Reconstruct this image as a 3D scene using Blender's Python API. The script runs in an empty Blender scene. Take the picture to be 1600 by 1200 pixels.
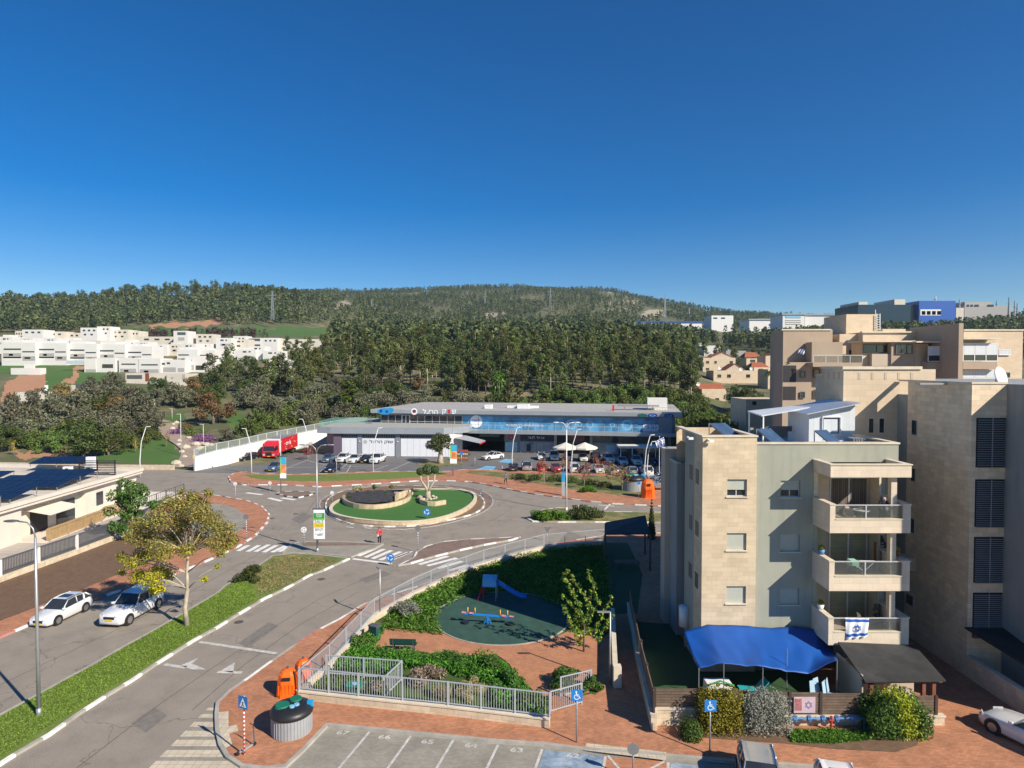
import bpy, bmesh, math, random
import numpy as np
from mathutils import Vector, Matrix, noise
from mathutils.geometry import tessellate_polygon
sc = bpy.context.scene
col = sc.collection
R = math.radians
# ---------------------------------------------------------------- camera
CAMH = 18.5; F = 1000.0; HZ = 572.0
PITCH = math.atan((600 - HZ) / F)
cd = bpy.data.cameras.new('camera'); cam = bpy.data.objects.new('camera', cd); col.objects.link(cam)
cam.location = (0, 0, CAMH); cam.rotation_euler = (R(90) - PITCH, 0, 0)
cd.sensor_width = 36; cd.lens = 36 * F / 1600; cd.clip_end = 9000; cd.clip_start = .2
sc.camera = cam
# ---------------------------------------------------------------- sky and sun
SUN = Vector((1.22, -1.0, 1.1)).normalized()
w = bpy.data.worlds.new('World'); sc.world = w; w.use_nodes = True
nt = w.node_tree; bg = nt.nodes['Background']
sky = nt.nodes.new('ShaderNodeTexSky'); sky.sky_type = 'NISHITA'; sky.sun_disc = False
sky.sun_elevation = math.asin(SUN.z); sky.sun_rotation = math.atan2(SUN.x, SUN.y)
sky.altitude = 1200; sky.air_density = 1.0; sky.dust_density = 0.0; sky.ozone_density = 2.5
hsv = nt.nodes.new('ShaderNodeHueSaturation'); hsv.inputs['Saturation'].default_value = 1.55; hsv.inputs['Hue'].default_value = .508; nt.links.new(sky.outputs[0], hsv.inputs['Color']); nt.links.new(hsv.outputs[0], bg.inputs[0]); bg.inputs[1].default_value = 0.078
ld = bpy.data.lights.new('sun', 'SUN'); ld.energy = 5.0; ld.angle = R(.53); ld.color = (1, .9, .75)
lo = bpy.data.objects.new('sun', ld); col.objects.link(lo); lo.rotation_euler = SUN.to_track_quat('Z', 'Y').to_euler(); lo.location = (40, -40, 80)
sc.view_settings.view_transform = 'Standard'; sc.view_settings.look = 'None'
sc.view_settings.exposure = 0.52; sc.view_settings.gamma = 1.0; sc.view_settings.use_curve_mapping = False
sc.cycles.max_bounces = 6; sc.cycles.transparent_max_bounces = 8
# ---------------------------------------------------------------- projection helpers (photo pixel -> place)
FW = Vector((0, math.cos(PITCH), -math.sin(PITCH))); UP = Vector((0, math.sin(PITCH), math.cos(PITCH)))
def ray(u, v): return FW + Vector((1, 0, 0)) * ((u - 800) / F) - UP * ((v - 600) / F)
def G(u, v, z=0.0):
 r = ray(u, v); t = (z - CAMH) / r.z
 return Vector((r.x * t, r.y * t, z))
def D(u, v, y):
 r = ray(u, v); t = y / r.y
 return Vector((r.x * t, y, CAMH + r.z * t))
# ---------------------------------------------------------------- materials
MATS = {}
def mat(name, c=(.5, .5, .5), rough=.8, metal=0, var=.12, scale=2.0, bump=0, c2=None, kind=None, alpha=None, emit=None, spec=None, **k):
 if name in MATS: return MATS[name]
 m = bpy.data.materials.new(name); MATS[name] = m; m.use_nodes = True
 n = m.node_tree.nodes; l = m.node_tree.links; b = n['Principled BSDF']
 b.inputs['Roughness'].default_value = rough; b.inputs['Metallic'].default_value = metal
 if spec is not None: b.inputs['Specular IOR Level'].default_value = spec
 def N(t, **kw):
  x = n.new(t)
  for a, v in kw.items(): setattr(x, a, v)
  return x
 def noise_(sc_, det=5, rg=.6, vec=None):
  x = N('ShaderNodeTexNoise'); x.inputs['Scale'].default_value = sc_; x.inputs['Detail'].default_value = det; x.inputs['Roughness'].default_value = rg
  l.new(vec if vec else geo, x.inputs['Vector']); return x.outputs[0]
 def ramp(src, stops):
  x = N('ShaderNodeValToRGB'); e = x.color_ramp.elements
  e[0].position = stops[0][0]; e[0].color = (*stops[0][1], 1); e[1].position = stops[-1][0]; e[1].color = (*stops[-1][1], 1)
  for p, cc in stops[1:-1]: q = e.new(p); q.color = (*cc, 1)
  l.new(src, x.inputs[0]); return x.outputs[0]
 def mix(f, a, b_, mode='MIX'):
  x = N('ShaderNodeMix', data_type='RGBA', blend_type=mode)
  for s, v in ((0, f), (6, a), (7, b_)):
   if hasattr(v, 'is_output') or isinstance(v, bpy.types.NodeSocket): l.new(v, x.inputs[s])
   else: x.inputs[s].default_value = v if s == 0 else (*v, 1)
  return x.outputs[2]
 def math_(op, a, b_=0.0):
  x = N('ShaderNodeMath', operation=op)
  for s, v in ((0, a), (1, b_)):
   if isinstance(v, bpy.types.NodeSocket): l.new(v, x.inputs[s])
   else: x.inputs[s].default_value = v
  return x.outputs[0]
 tc = N('ShaderNodeTexCoord'); geo_n = N('ShaderNodeNewGeometry')
 geo = tc.outputs['Object'] if k.get('obj') else geo_n.outputs['Position']
 c = tuple(c)
 lo_ = tuple(x * (1 - var) for x in c); hi_ = tuple(min(1, x * (1 + var)) for x in (c2 or c))
 base = ramp(noise_(scale), [(.3, lo_), (.7, hi_)])
 bumpsrc = None
 if kind in ('stone', 'brick', 'tile', 'roof', 'planks', 'panel', 'louver'):
  sep = N('ShaderNodeSeparateXYZ'); l.new(geo, sep.inputs[0]); cmb = N('ShaderNodeCombineXYZ')
  if kind in ('stone', 'planks', 'panel'):
   l.new(math_('ADD', sep.outputs[0], sep.outputs[1]), cmb.inputs[0]); l.new(sep.outputs[2], cmb.inputs[1])
  else:
   l.new(sep.outputs[0], cmb.inputs[0]); l.new(sep.outputs[1], cmb.inputs[1])
  br = N('ShaderNodeTexBrick'); l.new(cmb.outputs[0], br.inputs[0])
  br.inputs['Scale'].default_value = 1; br.inputs['Brick Width'].default_value = k.get('bw', .5); br.inputs['Row Height'].default_value = k.get('bh', .25)
  br.inputs['Mortar Size'].default_value = k.get('mortar', .006); br.inputs['Mortar Smooth'].default_value = .3; br.offset = k.get('off', .5)
  v2 = k.get('bvar', .12)
  br.inputs['Color1'].default_value = (1 - v2,) * 3 + (1,); br.inputs['Color2'].default_value = (1 + v2,) * 3 + (1,)
  br.inputs['Mortar'].default_value = (k.get('mc', .6),) * 3 + (1,)
  base = mix(1.0, base, br.outputs[0], 'MULTIPLY'); bumpsrc = math_('SUBTRACT', 1, br.outputs[1])
  if kind == 'brick': base = mix(math_('MULTIPLY', ramp(noise_(.5, 6), [(.5, (0, 0, 0)), (.75, (1, 1, 1))]), .35), base, tuple(x * .6 for x in c))
 if kind == 'asphalt':
  big = noise_(.13, 6, .65); base = mix(ramp(big, [(.35, (0, 0, 0)), (.7, (1, 1, 1))]), base, c2 or c)
  fine = noise_(14, 2); base = mix(.35, base, ramp(fine, [(.35, tuple(x * .6 for x in c)), (.65, tuple(x * 1.45 for x in c))]))
  vo = N('ShaderNodeTexVoronoi', feature='DISTANCE_TO_EDGE'); vo.inputs['Scale'].default_value = .11
  wv = N('ShaderNodeVectorMath', operation='ADD'); l.new(geo, wv.inputs[0]); nn = N('ShaderNodeTexNoise'); nn.inputs['Scale'].default_value = .4; nn.inputs['Detail'].default_value = 6; l.new(geo, nn.inputs['Vector'])
  sc3 = N('ShaderNodeVectorMath', operation='SCALE'); l.new(nn.outputs[1], sc3.inputs[0]); sc3.inputs['Scale'].default_value = 5; l.new(sc3.outputs[0], wv.inputs[1]); l.new(wv.outputs[0], vo.inputs['Vector'])
  base = mix(ramp(vo.outputs[0], [(.0, (.55,) * 3), (.008, (0, 0, 0))]), base, tuple(x * .35 for x in c))
  spots = ramp(noise_(.9, 3, .5), [(.62, (0, 0, 0)), (.74, (1, 1, 1))]); base = mix(math_('MULTIPLY', spots, .3), base, tuple(x * .5 for x in c))
  bumpsrc = fine
 if kind == 'grass':
  f = noise_(7, 6, .8); base = mix(ramp(f, [(.35, (0, 0, 0)), (.65, (1, 1, 1))]), tuple(x * .55 for x in c), base)
  if k.get('dry'):
   base = mix(ramp(noise_(k.get('ds', .35), 7, .75), [(k.get('dl', .45), (0, 0, 0)), (k.get('dl', .45) + .15, (1, 1, 1))]), base, k['dry'])
   base = mix(ramp(noise_(1.1, 6, .8), [(.5, (0, 0, 0)), (.7, (.6,) * 3)]), base, tuple(x * .8 for x in c))
  bumpsrc = f
 if kind == 'soil':
  f = noise_(3, 8, .8); base = mix(.7, base, ramp(f, [(.35, tuple(x * .55 for x in c)), (.65, tuple(x * 1.3 for x in c))])); bumpsrc = f
 if kind == 'foliage':
  rnd = geo_n.outputs['Random Per Island']
  dk = tuple(x * (1 - var * 1.6) for x in c); md = c; ht = c2 or tuple(x * (1 + var) for x in c)
  base = ramp(rnd, [(0, dk), (.5, md), (1, ht)])
  oi = N('ShaderNodeObjectInfo'); hs = N('ShaderNodeHueSaturation'); l.new(base, hs.inputs['Color'])
  l.new(math_('ADD', math_('MULTIPLY', oi.outputs['Random'], .05), .475), hs.inputs['Hue'])
  l.new(math_('MULTIPLY', math_('ADD', math_('MULTIPLY', oi.outputs['Random'], .7), .95), math_('ADD', math_('MULTIPLY', noise_(.035, 3, .7), 1.1), .5)), hs.inputs['Value']); base = hs.outputs[0]
  tr = N('ShaderNodeBsdfTranslucent'); l.new(base, tr.inputs[0]); ms = N('ShaderNodeMixShader'); ms.inputs[0].default_value = .25
  out = n['Material Output']; l.new(b.outputs[0], ms.inputs[1]); l.new(tr.outputs[0], ms.inputs[2]); l.new(ms.outputs[0], out.inputs[0])
  b.inputs['Specular IOR Level'].default_value = .25
 if kind == 'stripes':   # horizontal bands along z (red/white poles)
  sep = N('ShaderNodeSeparateXYZ'); l.new(tc.outputs['Object'], sep.inputs[0])
  base = mix(math_('GREATER_THAN', math_('FRACT', math_('MULTIPLY', sep.outputs[2], k.get('freq', 3.0))), .5), c, c2)
 if k.get('streak'):   # vertical weathering streaks and damp marks
  mp = N('ShaderNodeMapping'); mp.inputs['Scale'].default_value = (2.2, 2.2, .25); l.new(geo, mp.inputs[0])
  s_ = ramp(noise_(1.0, 5, .6, mp.outputs[0]), [(.48, (0, 0, 0)), (.72, (1, 1, 1))]); base = mix(math_('MULTIPLY', s_, k['streak']), base, tuple(x * .55 for x in c))
 l.new(base, b.inputs['Base Color'])
 if bump or bumpsrc is not None:
  bp = N('ShaderNodeBump'); bp.inputs['Strength'].default_value = bump or .25; bp.inputs['Distance'].default_value = k.get('bd', .02)
  l.new(bumpsrc if bumpsrc is not None else noise_(k.get('bs', 12)), bp.inputs['Height']); l.new(bp.outputs[0], b.inputs['Normal'])
 if alpha is not None: b.inputs['Alpha'].default_value = alpha
 if emit: b.inputs['Emission Color'].default_value = (*c, 1); b.inputs['Emission Strength'].default_value = emit
 return m
# ---------------------------------------------------------------- mesh building
def setp(o, label=None, cat=None, group=None, kind=None):
 if label: o['label'] = label
 if cat: o['category'] = cat
 if group: o['group'] = group
 if kind: o['kind'] = kind
 return o
def thing(name, label, cat, loc=(0, 0, 0), rz=0, group=None):
 o = bpy.data.objects.new(name, None); col.objects.link(o); o.location = loc; o.rotation_euler = (0, 0, rz); o.empty_display_size = .2
 return setp(o, label, cat, group)
class MB:
 def __init__(s): s.v = []; s.f = []; s.m = []
 def add(s, vs, fs, mi=0):
  b = len(s.v); s.v += [tuple(x) for x in vs]; s.f += [tuple(b + i for i in f) for f in fs]; s.m += [mi] * len(fs); return s
 def box(s, x0, x1, y0, y1, z0, z1, mi=0):
  return s.add([(x0, y0, z0), (x1, y0, z0), (x1, y1, z0), (x0, y1, z0), (x0, y0, z1), (x1, y0, z1), (x1, y1, z1), (x0, y1, z1)],
                     [(3, 2, 1, 0), (4, 5, 6, 7), (0, 1, 5, 4), (1, 2, 6, 5), (2, 3, 7, 6), (3, 0, 4, 7)], mi)
 def quad(s, a, b, c, d, mi=0): return s.add([a, b, c, d], [(0, 1, 2, 3)], mi)
 def prism(s, poly, z0, z1, mi=0, bottom=True):
  n = len(poly); A = sum(poly[i][0] * poly[(i + 1) % n][1] - poly[(i + 1) % n][0] * poly[i][1] for i in range(n))
  if A < 0: poly = poly[::-1]
  fz = (lambda z, p: z(p[0], p[1]) if callable(z) else z)
  vs = [(p[0], p[1], fz(z0, p)) for p in poly] + [(p[0], p[1], fz(z1, p)) for p in poly]
  tri = tessellate_polygon([[Vector((p[0], p[1], 0)) for p in poly]])
  fs = [(i, (i + 1) % n, n + (i + 1) % n, n + i) for i in range(n)]
  for t in tri:
   a, b, c = (Vector((poly[i][0], poly[i][1], 0)) for i in t)
   t = tuple(t) if (b - a).cross(c - a).z > 0 else tuple(t[::-1])
   fs.append(tuple(n + i for i in t))
   if bottom: fs.append(t[::-1])
  return s.add(vs, fs, mi)
 def sheet(s, poly, z, mi=0):
  tri = tessellate_polygon([[Vector((p[0], p[1], 0)) for p in poly]]); fs = []
  for t in tri:
   a, b, c = (Vector((poly[i][0], poly[i][1], 0)) for i in t)
   fs.append(tuple(t) if (b - a).cross(c - a).z > 0 else tuple(t[::-1]))
  return s.add([(p[0], p[1], z) for p in poly], fs, mi)
 def bar(s, a, b, wx, wz=None, mi=0, up=(0, 0, 1)):
  a = Vector(a); b = Vector(b); wz = wz or wx; d = (b - a).normalized(); upv = Vector(up)
  if abs(d.dot(upv)) > .98: upv = Vector((1, 0, 0))
  x = d.cross(upv).normalized() * wx / 2; y = x.cross(d).normalized() * wz / 2
  vs = [p + q for p in (a, b) for q in (-x - y, x - y, x + y, -x + y)]
  return s.add(vs, [(3, 2, 1, 0), (4, 5, 6, 7), (0, 1, 5, 4), (1, 2, 6, 5), (2, 3, 7, 6), (3, 0, 4, 7)], mi)
 def tube(s, pts, r, n=8, mi=0):
  pts = [Vector(p) for p in pts]; rs = r if isinstance(r, (list, tuple)) else [r] * len(pts); vs = []; fs = []
  pu = None
  for i, p in enumerate(pts):
   d = (pts[min(i + 1, len(pts) - 1)] - pts[max(i - 1, 0)]).normalized()
   u = (pu - d * pu.dot(d)) if pu else d.orthogonal()
   u.normalize(); pu = u; q = d.cross(u)
   vs += [p + (u * math.cos(6.28318 * k / n) + q * math.sin(6.28318 * k / n)) * rs[i] for k in range(n)]
  for i in range(len(pts) - 1):
   for k in range(n): a = i * n + k; b = i * n + (k + 1) % n; fs.append((a, b, b + n, a + n))
  fs.append(tuple(range(n - 1, -1, -1))); fs.append(tuple(len(vs) - n + k for k in range(n)))
  return s.add(vs, fs, mi)
 def cyl(s, x, y, z0, z1, r, r2=None, n=20, mi=0): return s.tube([(x, y, z0), (x, y, z1)], [r, r if r2 is None else r2], n, mi)
 def ball(s, c, r, n=10, mi=0, sq=(1, 1, 1)):
  vs = [(c[0], c[1], c[2] - r * sq[2])]; fs = []; m = max(4, n // 2)
  for i in range(1, m):
   a = -math.pi / 2 + math.pi * i / m
   vs += [(c[0] + r * sq[0] * math.cos(a) * math.cos(6.28318 * k / n), c[1] + r * sq[1] * math.cos(a) * math.sin(6.28318 * k / n), c[2] + r * sq[2] * math.sin(a)) for k in range(n)]
  vs.append((c[0], c[1], c[2] + r * sq[2])); L = len(vs) - 1
  for k in range(n):
   fs.append((0, 1 + (k + 1) % n, 1 + k)); fs.append((L, L - n + k, L - n + (k + 1) % n))
   for i in range(m - 2): a = 1 + i * n + k; b = 1 + i * n + (k + 1) % n; fs.append((a, b, b + n, a + n))
  return s.add(vs, fs, mi)
 def mesh(s, name, mats, smooth=False):
  me = bpy.data.meshes.new(name); me.from_pydata(s.v, [], s.f)
  mats = mats if isinstance(mats, (list, tuple)) else [mats]
  for m in mats: me.materials.append(m)
  me.polygons.foreach_set('material_index', s.m)
  if smooth: me.polygons.foreach_set('use_smooth', [True] * len(s.f))
  me.update(); return me
 def build(s, name, mats, parent=None, smooth=False, bevel=0, **p):
  o = bpy.data.objects.new(name, s.mesh(name, mats, smooth)); col.objects.link(o)
  if parent: o.parent = parent
  if bevel: b = o.modifiers.new('b', 'BEVEL'); b.width = bevel; b.segments = 2; b.limit_method = 'ANGLE'
  return setp(o, **p)
def struct(o): o['kind'] = 'structure'; return o
KIDS = {}
def copy_tree(o, loc=None, rz=None, label=None, parent=None, scale=None):
 c = o.copy(); col.objects.link(c)
 if parent: c.parent = parent; c.matrix_parent_inverse = o.matrix_parent_inverse.copy()
 for ch in list(o.children): copy_tree(ch, parent=c)
 if loc is not None: c.location = loc
 if rz is not None: c.rotation_euler[2] = rz
 if scale is not None: c.scale = (scale,) * 3 if not isinstance(scale, tuple) else scale
 if label: c['label'] = label
 return c
def shape_text(txt, h, m, parent, loc, rot, name='lettering', depth=.0, width=None, bold=.0, flip=False):
 cu = bpy.data.curves.new('t', 'FONT'); cu.body = txt; cu.size = 1; cu.offset = bold; cu.extrude = depth / max(h, .01)
 cu.align_x = 'CENTER'; cu.align_y = 'CENTER'; cu.resolution_u = 2
 o = bpy.data.objects.new('t', cu); col.objects.link(o)
 me = bpy.data.meshes.new_from_object(o.evaluated_get(bpy.context.evaluated_depsgraph_get()))
 bpy.data.objects.remove(o); bpy.data.curves.remove(cu)
 xs = [v.co.x for v in me.vertices]; ys = [v.co.y for v in me.vertices]
 if not xs: return None
 w_ = max(xs) - min(xs); hh = max(ys) - min(ys); cx = (max(xs) + min(xs)) / 2; cy = (max(ys) + min(ys)) / 2
 sy = h / hh; sx = (width / w_) if width else sy
 for v in me.vertices: v.co.x = (v.co.x - cx) * sx; v.co.y = (v.co.y - cy) * sy; v.co.z *= sy
 me.name = name; me.materials.clear(); me.materials.append(m)
 o = bpy.data.objects.new(name, me); col.objects.link(o); o.location = loc; o.rotation_euler = rot
 if parent: o.parent = parent
 return o
# ---------------------------------------------------------------- terrain height
TU = [-1500, 0, 200, 350, 400, 450, 520, 650, 800, 950, 1060, 1130, 1200, 1350, 1600, 3200]
TV = {   # distance: ground line in photo rows for each column (None = lot level)
 150: [676, 676, 678, 680, 684, 689, 700, 700, 700, 700, 700, 696, 694, 690, 690, 690],
 180: [637, 637, 640, 645, 648, 650, 650, 645, 642, 640, 645, 654, 655, 645, 640, 640],
 210: [603, 603, 606, 612, 615, 618, 615, 605, 600, 600, 605, 622, 622, 612, 600, 600],
 250: [577, 577, 578, 583, 585, 590, 590, 583, 582, 582, 588, 604, 604, 592, 585, 585],
 320: [549, 549, 550, 552, 554, 558, 560, 557, 556, 556, 562, 580, 580, 570, 565, 565],
 420: [530, 529, 527, 527, 527, 530, 533, 534, 533, 533, 540, 560, 560, 548, 540, 540],
 550: [512, 512, 513, 513, 514, 517, 522, 524, 524, 524, 528, 542, 540, 525, 515, 510],
 650: [490, 490, 492, 490, 490, 498, 512, 517, 517, 517, 520, 530, 525, 512, 503, 503],
 800: [470, 469, 466, 459, 461, 468, 490, 508, 508, 508, 510, 517, 510, 502, 500, 500],
 1100: [490, 490, 485, 470, 470, 466, 470, 482, 478, 482, 500, 506, 505, 506, 506, 506],
 1500: [500, 500, 495, 475, 470, 461, 460, 456, 451, 457, 479, 492, 497, 500, 500, 500],
 2100: [510, 510, 505, 480, 475, 470, 466, 463, 460, 472, 490, 496, 498, 500, 500, 500],
 4500: [545] * 16, 8000: [556] * 16}
TD = [-200, 118, 133] + sorted(TV); TZ = [[-.09] * 16, [-.09] * 16, [.9, .9, .9, .9, .8] + [-.09] * 11] + [[CAMH + (572 - v) * d / 1000 for v in TV[d]] for d in sorted(TV)]
TZ[3] = [max(z, 0) if i < 6 else -.09 for i, z in enumerate(TZ[3])]
TZA = np.array(TZ)
def H(x, y):
 u = 800 + 1000 * x / max(y, 100.0); u = min(max(u, TU[0] + 1), TU[-1] - 1); y = min(max(y, -199), 7999)
 i = int(np.searchsorted(TU, u)) - 1; j = int(np.searchsorted(TD, y)) - 1
 a = (u - TU[i]) / (TU[i + 1] - TU[i]); b = (y - TD[j]) / (TD[j + 1] - TD[j])
 z = (TZA[j, i] * (1 - a) + TZA[j, i + 1] * a) * (1 - b) + (TZA[j + 1, i] * (1 - a) + TZA[j + 1, i + 1] * a) * b
 if y > 420: z += noise.noise(Vector((x * .006, y * .006, 3))) * min(1, (y - 420) / 300) * 9
 return z
def GT(u, v):   # first hit of a photo pixel on the terrain
 r = ray(u, v); y = 60.0
 while y < 2500:
  z = CAMH + r.z / r.y * y; x = r.x / r.y * y
  if z <= H(x, y): break
  y *= 1.006
 return Vector((x, y, H(x, y)))
# ---------------------------------------------------------------- palette
M_asph = mat('asphalt', (.215, .19, .16), .9, kind='asphalt', c2=(.31, .27, .22), scale=.6)
M_asph2 = mat('asphalt_car_park', (.12, .12, .122), .9, kind='asphalt', c2=(.17, .165, .16), scale=.5)
M_pave = mat('pavers_red', (.43, .195, .105), .85, kind='brick', bw=.22, bh=.11, mortar=.006, mc=.55, bvar=.16, var=.2, scale=.7)
M_pave2 = mat('pavers_brown', (.22, .15, .12), .9, kind='brick', bw=.2, bh=.1, mortar=.006, mc=.5, bvar=.15, var=.2, scale=.9)
M_paveg = mat('pavers_grey', (.29, .27, .225), .9, kind='brick', bw=.2, bh=.1, mortar=.006, mc=.62, bvar=.1, var=.18, scale=.6)
M_paveb = mat('pavers_blue', (.13, .235, .36), .85, kind='brick', bw=.2, bh=.1, mortar=.006, mc=.7, bvar=.15, var=.35, scale=.9, c2=(.28, .34, .4))
M_kerb = mat('kerb_concrete', (.36, .34, .30), .9, var=.2, scale=1.5)
M_white = mat('road_paint', (.74, .73, .69), .7, var=.2, scale=2.5)
M_worn = mat('worn_paint', (.50, .49, .46), .8, var=.3, scale=3)
M_cream = mat('tactile_paving', (.55, .48, .36), .85, kind='brick', bw=.4, bh=.4, off=0, mortar=.015, mc=.6, bvar=.08)
M_redp = mat('kerb_red', (.42, .19, .16), .8, var=.3, scale=2)
M_blackp = mat('kerb_black', (.05, .05, .05), .8, var=.2)
M_grass = mat('lawn_grass', (.16, .235, .035), .95, kind='grass', c2=(.2, .26, .05), scale=1.2, dry=(.26, .22, .08), dl=.66)
M_grassd = mat('dry_grass', (.14, .18, .045), .95, kind='grass', scale=1.2, dry=(.30, .2, .10), dl=.47, ds=.5)
M_turf = mat('artificial_turf', (.06, .19, .028), .9, kind='grass', var=.1, scale=.9)
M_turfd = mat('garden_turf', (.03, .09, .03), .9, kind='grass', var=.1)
M_rubber = mat('rubber_floor', (.026, .075, .056), .9, var=.22, scale=1.4, bump=.1)
M_soil = mat('brown_soil', (.155, .094, .055), .95, kind='soil', var=.25, scale=.8, bd=.06)
M_red_soil = mat('red_soil', (.42, .22, .12), .95, kind='soil', var=.2, scale=.2, bd=.3)
M_scrub = mat('scrub', (.12, .135, .055), .95, kind='grass', scale=.15, dry=(.24, .19, .11), ds=.06, dl=.5)
M_green = mat('green_field', (.075, .165, .025), .95, kind='grass', scale=.1, dry=(.13, .15, .06), ds=.08, dl=.55)
M_rock = mat('limestone_scree', (.36, .31, .22), .95, kind='soil', var=.25, scale=.05, bd=.4)
M_stone = mat('cut_stone', (.60, .49, .34), .85, kind='stone', bw=.62, bh=.27, mortar=.005, mc=.68, bvar=.09, var=.1, scale=1.1, streak=.15)
M_stonew = mat('garden_wall_stone', (.60, .50, .36), .85, kind='stone', bw=.5, bh=.25, mortar=.008, mc=.68, bvar=.1, var=.14, scale=1.5, streak=.3)
M_cop = mat('coping_stone', (.62, .55, .43), .8, var=.12, scale=1.5)
M_conc = mat('concrete', (.42, .39, .34), .9, var=.2, scale=.8, streak=.2)
M_wconc = mat('white_render', (.75, .74, .72), .85, var=.06, scale=.5, streak=.12)
M_steel = mat('galvanised_steel', (.42, .43, .44), .45, metal=.6, var=.1)
M_grey = mat('grey_paint', (.33, .35, .38), .5, var=.08)
M_dgrey = mat('dark_grey_metal', (.09, .095, .105), .5, var=.1)
M_wpaint = mat('white_paint', (.78, .79, .8), .5, var=.05)
M_black = mat('black_plastic', (.018, .018, .02), .45, var=.1)
M_dark = mat('dark_interior', (.02, .02, .022), .6, var=.2)
M_glass = mat('dark_glass', (.025, .032, .04), .06, var=.2, scale=.6, spec=.8)
M_blue = mat('sign_blue', (.015, .19, .56), .5, var=.05)
M_rail = mat('fence_grey', (.38, .41, .44), .45, var=.06)
M_wood = mat('weathered_wood', (.15, .105, .075), .85, kind='planks', bw=3, bh=.14, mortar=.012, mc=.35, bvar=.2, var=.25, scale=2)
# ---------------------------------------------------------------- ground sheet
def inpoly(u, v, P):
 c = False; n = len(P)
 for i in range(n):
  a, b = P[i], P[i - 1]
  if (a[1] > v) != (b[1] > v) and u < (b[0] - a[0]) * (v - a[1]) / (b[1] - a[1]) + a[0]: c = not c
 return c
REG = [(2, [(0, 622), (10, 600), (30, 587), (72, 582), (74, 596), (66, 610), (40, 628), (0, 640)]),
       (2, [(95, 598), (118, 575), (135, 572), (112, 600)]), (2, [(235, 508), (345, 500), (345, 508), (235, 514)]), (2, [(20, 708), (60, 702), (110, 700), (110, 714), (20, 718)]),
       (1, [(-200, 570), (190, 566), (190, 584), (140, 600), (200, 600), (160, 622), (75, 622), (75, 600), (30, 585), (-200, 610)]),
       (1, [(195, 514), (520, 512), (520, 527), (195, 525)]), (1, [(345, 650), (365, 640), (385, 650), (380, 665), (355, 668)]), (1, [(425, 632), (445, 622), (465, 630), (450, 645)]),
       (1, [(150, 722), (155, 700), (200, 680), (260, 690), (290, 715), (280, 726)]), (1, [(225, 660), (285, 645), (295, 655), (230, 668)]),
       (3, [(938, 474), (1000, 471), (1004, 474), (940, 478)]), (3, [(945, 483), (1002, 480), (1005, 484), (950, 487)]), (3, [(1000, 491), (1018, 484), (1042, 488), (1040, 494), (1005, 496)]), (3, [(948, 461), (956, 459), (954, 463)]), (3, [(500, 478), (560, 470), (545, 484)]), (3, [(755, 492), (790, 488), (785, 498), (758, 500)])]
us = sorted(set(list(np.linspace(-1500, 0, 24)) + list(np.linspace(0, 1600, 520)) + list(np.linspace(1600, 3200, 24))))
ds = [-200, -60, 0, 40, 80, 118] + list(np.geomspace(120, 2100, 300))
m = MB(); nu = len(us)
for d in ds:
 for u in us: x = (u - 800) / 1000 * max(d, 100); m.v.append((x, d, H(x, d)))
for j in range(len(ds) - 1):
 for i in range(nu - 1):
  a = j * nu + i; u = (us[i] + us[i + 1]) / 2; d = (ds[j] + ds[j + 1]) / 2; z = m.v[a][2]; mi = 0
  if d > 118:
   v = 572 + (CAMH - z) * 1000 / d + noise.noise(Vector((u * .07, d * .03, 1))) * 6; u += noise.noise(Vector((u * .05, d * .05, 9))) * 9
   for k_, P in REG:
    if inpoly(u, v, P): mi = k_; break
  m.f.append((a, a + 1, a + 1 + nu, a + nu)); m.m.append(mi)
struct(m.build('ground', [M_scrub, M_green, M_red_soil, M_rock], smooth=True))
# ---------------------------------------------------------------- road sheets
m = MB(); m.sheet([(-120, 8), (90, 8), (90, 116), (60, 122), (-40, 122), (-56, 112.5), (-64, 116.5), (-120, 119)], 0); struct(m.build('road', M_asph))
m = MB(); m.sheet([(-57.2, 111), (-30, 107.8), (-12, 107.5), (4, 109), (30, 107), (46, 103.5), (46, 142), (-46, 142), (-50.5, 130)], .012); struct(m.build('car_park', M_asph2))
def W(pts, z=.13): return [G(u, v, z).xy for u, v in pts]
def chaikin(P, n=1):
 for _ in range(n):
  Q = []
  for i in range(len(P)):
   a, b = Vector(P[i]), Vector(P[(i + 1) % len(P)]); Q += [a * .75 + b * .25, a * .25 + b * .75]
  P = Q
 return P
def inset(P, d):
 n = len(P); A = sum(P[i][0] * P[(i + 1) % n][1] - P[(i + 1) % n][0] * P[i][1] for i in range(n)); s = 1 if A > 0 else -1; Q = []
 for i in range(n):
  a, b, c = Vector(P[i - 1]), Vector(P[i]), Vector(P[(i + 1) % n]); e1 = (b - a).normalized(); e2 = (c - b).normalized()
  n1 = Vector((-e1.y, e1.x)) * s; n2 = Vector((-e2.y, e2.x)) * s; nn = (n1 + n2)
  nn = nn.normalized() / max(.5, math.sqrt(max(.01, (1 + n1.dot(n2)) / 2))) if nn.length > .01 else n1
  Q.append(b + nn * d)
 return Q
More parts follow.
